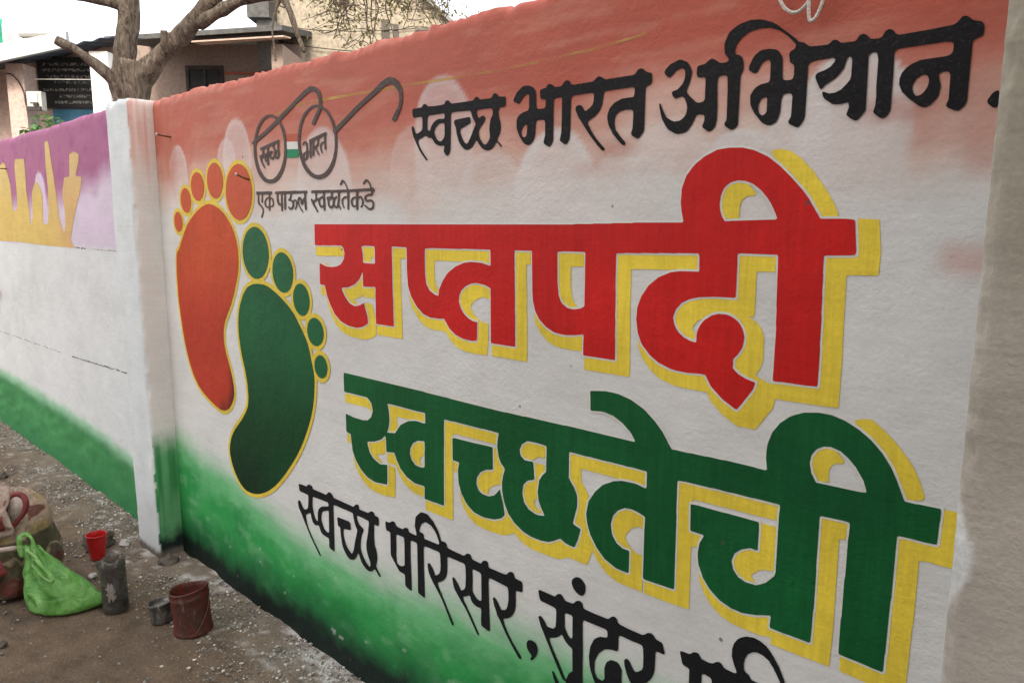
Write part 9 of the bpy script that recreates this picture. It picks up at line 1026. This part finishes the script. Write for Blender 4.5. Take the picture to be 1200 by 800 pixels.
# unseen house added behind the camera to keep the sun off the mural
oh = empty('added_lane_house', (0, 0, 0)); tag(oh, 'unseen plain plastered house added across the lane to shade the mural wall', 'house')
mb = MB(); mb.box(-2.6, 13.0, -10.0, -4.2, 0, 9.2); mb.box(2.0, 13.0, -4.195, -2.3, 0, 9.15); mb.build('wall', stucco('added_lane_house_wall', (.58, .56, .52)), oh)  # deeper wing on the right added to dim that end of the mural
mb = MB(); mb.box(-2.75, 13.2, -10.3, -4.0, 9.2, 9.35); mb.box(1.8, 13.2, -3.995, -2.1, 9.2, 9.35); mb.box(-.4, 1.97, -4.19, -2.6, 3.0, 3.14); mb.build('roof', M_grey, oh)
for wx, wz in ((-1.8, 1.0), (-1.8, 4.3), (.6, 4.3)):
    mb = MB(); mb.box(wx, wx + 1.1, -4.198, -4.15, wz, wz + .06); mb.box(wx, wx + 1.1, -4.198, -4.15, wz + 1.14, wz + 1.2)
    for k in (0, .53, 1.04): mb.box(wx + k, wx + k + .06, -4.198, -4.15, wz + .06, wz + 1.14)
    q = mb.build('window', M_darkwood, oh); mb = MB(); mb.box(wx + .06, wx + 1.04, -4.197, -4.19, wz + .06, wz + 1.14); mb.build('pane', M_glassd, q)
mb = MB(); mb.box(.7, 1.65, -4.198, -4.15, 0, 2.05); mb.build('door', M_darkwood, oh)

# leafy shrub over the purple wall
def leaves(n, fn, size, seed, name, mat, parent, droop=.3):
    rng = random.Random(seed); V = []; F = []
    for i in range(n):
        p = fn(rng)
        if p is None: continue
        l = size * rng.uniform(.6, 1.3); w = l * rng.uniform(.28, .42)
        a = rng.uniform(0, 6.28); e = rng.uniform(-.9, .5) - droop
        d = Vector((math.cos(a) * math.cos(e), math.sin(a) * math.cos(e), math.sin(e)))
        s = d.cross(Vector((rng.uniform(-.5, .5), rng.uniform(-.5, .5), 1))).normalized(); nn = s.cross(d)
        p = Vector(p); b = len(V)
        V += [tuple(p), tuple(p + d * l * .45 + s * w + nn * l * .06), tuple(p + d * l - nn * l * .08), tuple(p + d * l * .45 - s * w + nn * l * .06)]
        F += [(b, b + 1, b + 2), (b, b + 2, b + 3)]
    return mesh_np(name, V, F, mat, parent)
def leafmat(name, c1, c2):
    m, t, b = new_mat(name)
    P = nd(t, 'ShaderNodeTexCoord').outputs['Object']
    n1 = nd(t, 'ShaderNodeTexNoise', Scale=11.0, Detail=3.0); t.links.new(P, n1.inputs['Vector'])
    t.links.new(ramp(t, n1.outputs[0], [(.35, c1), (.65, c2)]), b.inputs['Base Color']); b.inputs['Roughness'].default_value = .5
    tr = nd(t, 'ShaderNodeBsdfTranslucent'); t.links.new(ramp(t, n1.outputs[0], [(.35, c1), (.65, c2)]), tr.inputs[0])
    mx = nd(t, 'ShaderNodeMixShader'); mx.inputs[0].default_value = .35
    out = t.nodes['Material Output']; t.links.new(b.outputs[0], mx.inputs[1]); t.links.new(tr.outputs[0], mx.inputs[2]); t.links.new(mx.outputs[0], out.inputs[0])
    return m
sh = empty('shrub', tuple(FH * 8.4 + RT * -5.1), RZ); tag(sh, 'low green shrub showing over the purple wall below the meter box', 'shrub')
mb = MB(); rng = random.Random(5)
for k in range(9):
    a = rng.uniform(0, 6.28); mb.tube(spline([(0, 0, 0), (.08 * math.cos(a), .08 * math.sin(a), 1.2), (.25 * math.cos(a), .2 * math.sin(a), 2.2 + .3 * rng.random())], 4), [.02] * 4 + [.012] * 4 + [.006], 6)
mb.build('stem', M_darkwood, sh, True)
def shf(r):
    a = r.uniform(0, 6.28); q = r.random() ** .5; z = r.uniform(1.9, 2.72)
    if r.random() > .5 + .5 * noise.noise(Vector((q * math.cos(a) * 3, z * 4, 1))) + .2: return None
    return (.30 * q * math.cos(a), .22 * q * math.sin(a), z - .2 * q * q)
leaves(900, shf, .085, 6, 'foliage', leafmat('shrub_leaf', (.05, .13, .035), (.16, .27, .10)), sh)

# ---- pollarded tree just behind the wall
m, t, b = new_mat('grey_bark')
P = nd(t, 'ShaderNodeTexCoord').outputs['Object']
mp = nd(t, 'ShaderNodeMapping'); mp.inputs['Scale'].default_value = (1, 1, .28); t.links.new(P, mp.inputs['Vector'])
n1 = nd(t, 'ShaderNodeTexNoise', Scale=38.0, Detail=9.0, Roughness=.75, Distortion=1.2); t.links.new(mp.outputs[0], n1.inputs['Vector'])
n2 = nd(t, 'ShaderNodeTexNoise', Scale=5.0, Detail=4.0); t.links.new(P, n2.inputs['Vector'])
c = ramp(t, n1.outputs[0], [(.34, (.035, .027, .022)), (.46, (.15, .125, .102)), (.58, (.27, .23, .19)), (.68, (.50, .44, .37))])
c = mulcol(t, c, ramp(t, n2.outputs[0], [(.3, (.8, .78, .76)), (.7, (1.1, 1.06, 1.0))]))
t.links.new(c, b.inputs['Base Color']); b.inputs['Roughness'].default_value = .95; b.inputs['Specular IOR Level'].default_value = .1
bp = nd(t, 'ShaderNodeBump', Strength=.9, Distance=.03); t.links.new(n1.outputs[0], bp.inputs['Height']); t.links.new(bp.outputs[0], b.inputs['Normal'])
M_bark = m
tr = empty('tree', tuple(FH * 4.8 + RT * -2.41), RZ); tag(tr, 'bare pollarded tree with forked grey trunk rising behind the white pillar', 'tree')
U0 = -2.41
def lp_(P): return [(p[0] - U0, p[2] if len(p) > 2 else 0, p[1]) for p in P]     # (u, z, depth) -> local
def limb(name, P, r, seg=16, bump=.22, parent=tr, n=6):
    mb = MB(); Q = spline(lp_(P), n); rr = np.interp(np.linspace(0, 1, len(Q)), np.linspace(0, 1, len(r)), r)
    mb.tube(Q, list(rr), seg, bump=bump, seed=len(name) + r[0] * 100)
    return mb.build(name, M_bark, parent, True)
tk = limb('trunk', [(-2.40, -.1), (-2.42, .8), (-2.41, 1.6), (-2.39, 2.1), (-2.385, 2.25), (-2.37, 2.40), (-2.36, 2.50)], [.115, .10, .092, .086, .088, .098, .075], 24, .34)
limb('limb', [(-2.43, 2.22), (-2.44, 2.38), (-2.415, 2.50), (-2.375, 2.66), (-2.355, 2.80), (-2.365, 2.95), (-2.355, 3.2), (-2.34, 3.6), (-2.36, 4.2)], [.066, .064, .062, .062, .063, .068, .064, .052, .04], 20, .26, tr)
limb('limb', [(-2.38, 2.2), (-2.33, 2.36), (-2.24, 2.47), (-2.13, 2.555, -.03), (-2.0, 2.66, -.06), (-1.86, 2.79, -.08), (-1.70, 2.92, -.12), (-1.5, 3.1, -.15), (-1.2, 3.4, -.2)], [.070, .066, .062, .057, .054, .049, .044, .04, .035], 20, .28, tr)
limb('limb', [(-2.40, 2.26), (-2.46, 2.38, -.05), (-2.52, 2.45, -.10), (-2.62, 2.53, -.14), (-2.715, 2.585, -.18)], [.055, .038, .031, .026, .024], 14, .3, tr)
limb('limb', [(-2.36, 2.83), (-2.46, 2.835, -.05), (-2.60, 2.845, -.12), (-2.755, 2.85, -.2)], [.05, .028, .024, .022], 12, .25, tr)
limb('limb', [(-2.12, 2.55, -.05), (-2.11, 2.60, -.09), (-2.105, 2.655, -.11)], [.032, .024, .020], 10, .4, tr)
limb('limb', [(-1.90, 2.70, -.07), (-1.80, 2.735, -.12), (-1.70, 2.775, -.16), (-1.60, 2.80, -.2), (-1.47, 2.82, -.22), (-1.38, 2.825, -.23), (-1.33, 2.79, -.24), (-1.29, 2.70, -.25), (-1.26, 2.60, -.25), (-1.22, 2.50, -.26)], [.046, .036, .033, .030, .028, .026, .022, .018, .015, .012], 12, .35, tr)
limb('limb', [(-1.66, 2.80, -.18), (-1.60, 2.86, -.18), (-1.53, 2.90, -.2), (-1.45, 2.97, -.2)], [.03, .022, .02, .015], 10, .4, tr)
limb('limb', [(-1.38, 2.83, -.23), (-1.36, 2.87, -.23), (-1.30, 2.93, -.24)], [.022, .018, .012], 10, .4, tr)
limb('twig', [(-1.36, 2.80, -.23), (-1.39, 2.72, -.24), (-1.405, 2.62, -.25), (-1.395, 2.52, -.26), (-1.39, 2.45, -.26)], [.010, .008, .006, .006, .005], 8, .3, tr)
limb('twig', [(-1.46, 2.82, -.22), (-1.40, 2.78, -.23), (-1.33, 2.75, -.24)], [.007, .006, .004], 8, .3, tr)
# a drooping spray of twigs reaching in from above the frame
limb('limb', [(-1.45, 3.15, -.15), (-1.2, 3.05, -.1), (-.9, 3.02, -.05), (-.6, 3.04, 0), (-.35, 3.0, 0)], [.03, .024, .018, .014, .008], 10, .3, tr)
rng = random.Random(21); tw = MB(); tips = []
for k in range(52):
    u = rng.uniform(-1.18, -.42); z = 3.03 + rng.uniform(-.03, .03); y = rng.uniform(-.25, .25)
    P = [(u, z, y)]; L = rng.uniform(.18, .62) * (1 - .55 * abs(u + .82) / .42); du = rng.uniform(-.25, .25)
    st = 5
    for i in range(st):
        u += du * L / st + rng.uniform(-.035, .035); z -= L / st * rng.uniform(.7, 1.15); y += rng.uniform(-.03, .03); P.append((u, z, y))
        if rng.random() < .75:
            s = rng.choice((-1, 1)); Q = [(u, z, y), (u + s * rng.uniform(.03, .08), z + rng.uniform(-.03, .04), y), (u + s * rng.uniform(.08, .19), z + rng.uniform(-.10, .03), y)]
            tw.tube(spline(lp_(Q), 3), [.0028] * 4 + [.0016] * 3, 5); tips += [Q[1], Q[2], Q[2]]
    tw.tube(spline(lp_(P), 3), list(np.linspace(.0055, .002, 16)), 6); tips += P[2:]
q = tw.build('twigs', M_bark, tr, True)
lpt = [lp_([p])[0] for p in tips]
def tf(r):
    c = lpt[r.randrange(len(lpt))]
    if noise.noise(Vector(c) * 5.0) < -.12: return None
    return (c[0] + r.gauss(0, .028), c[1] + r.gauss(0, .03), c[2] + r.gauss(0, .03))
leaves(2100, tf, .023, 9, 'foliage', leafmat('dry_neem_leaf', (.13, .125, .04), (.30, .27, .10)), tr, .5)
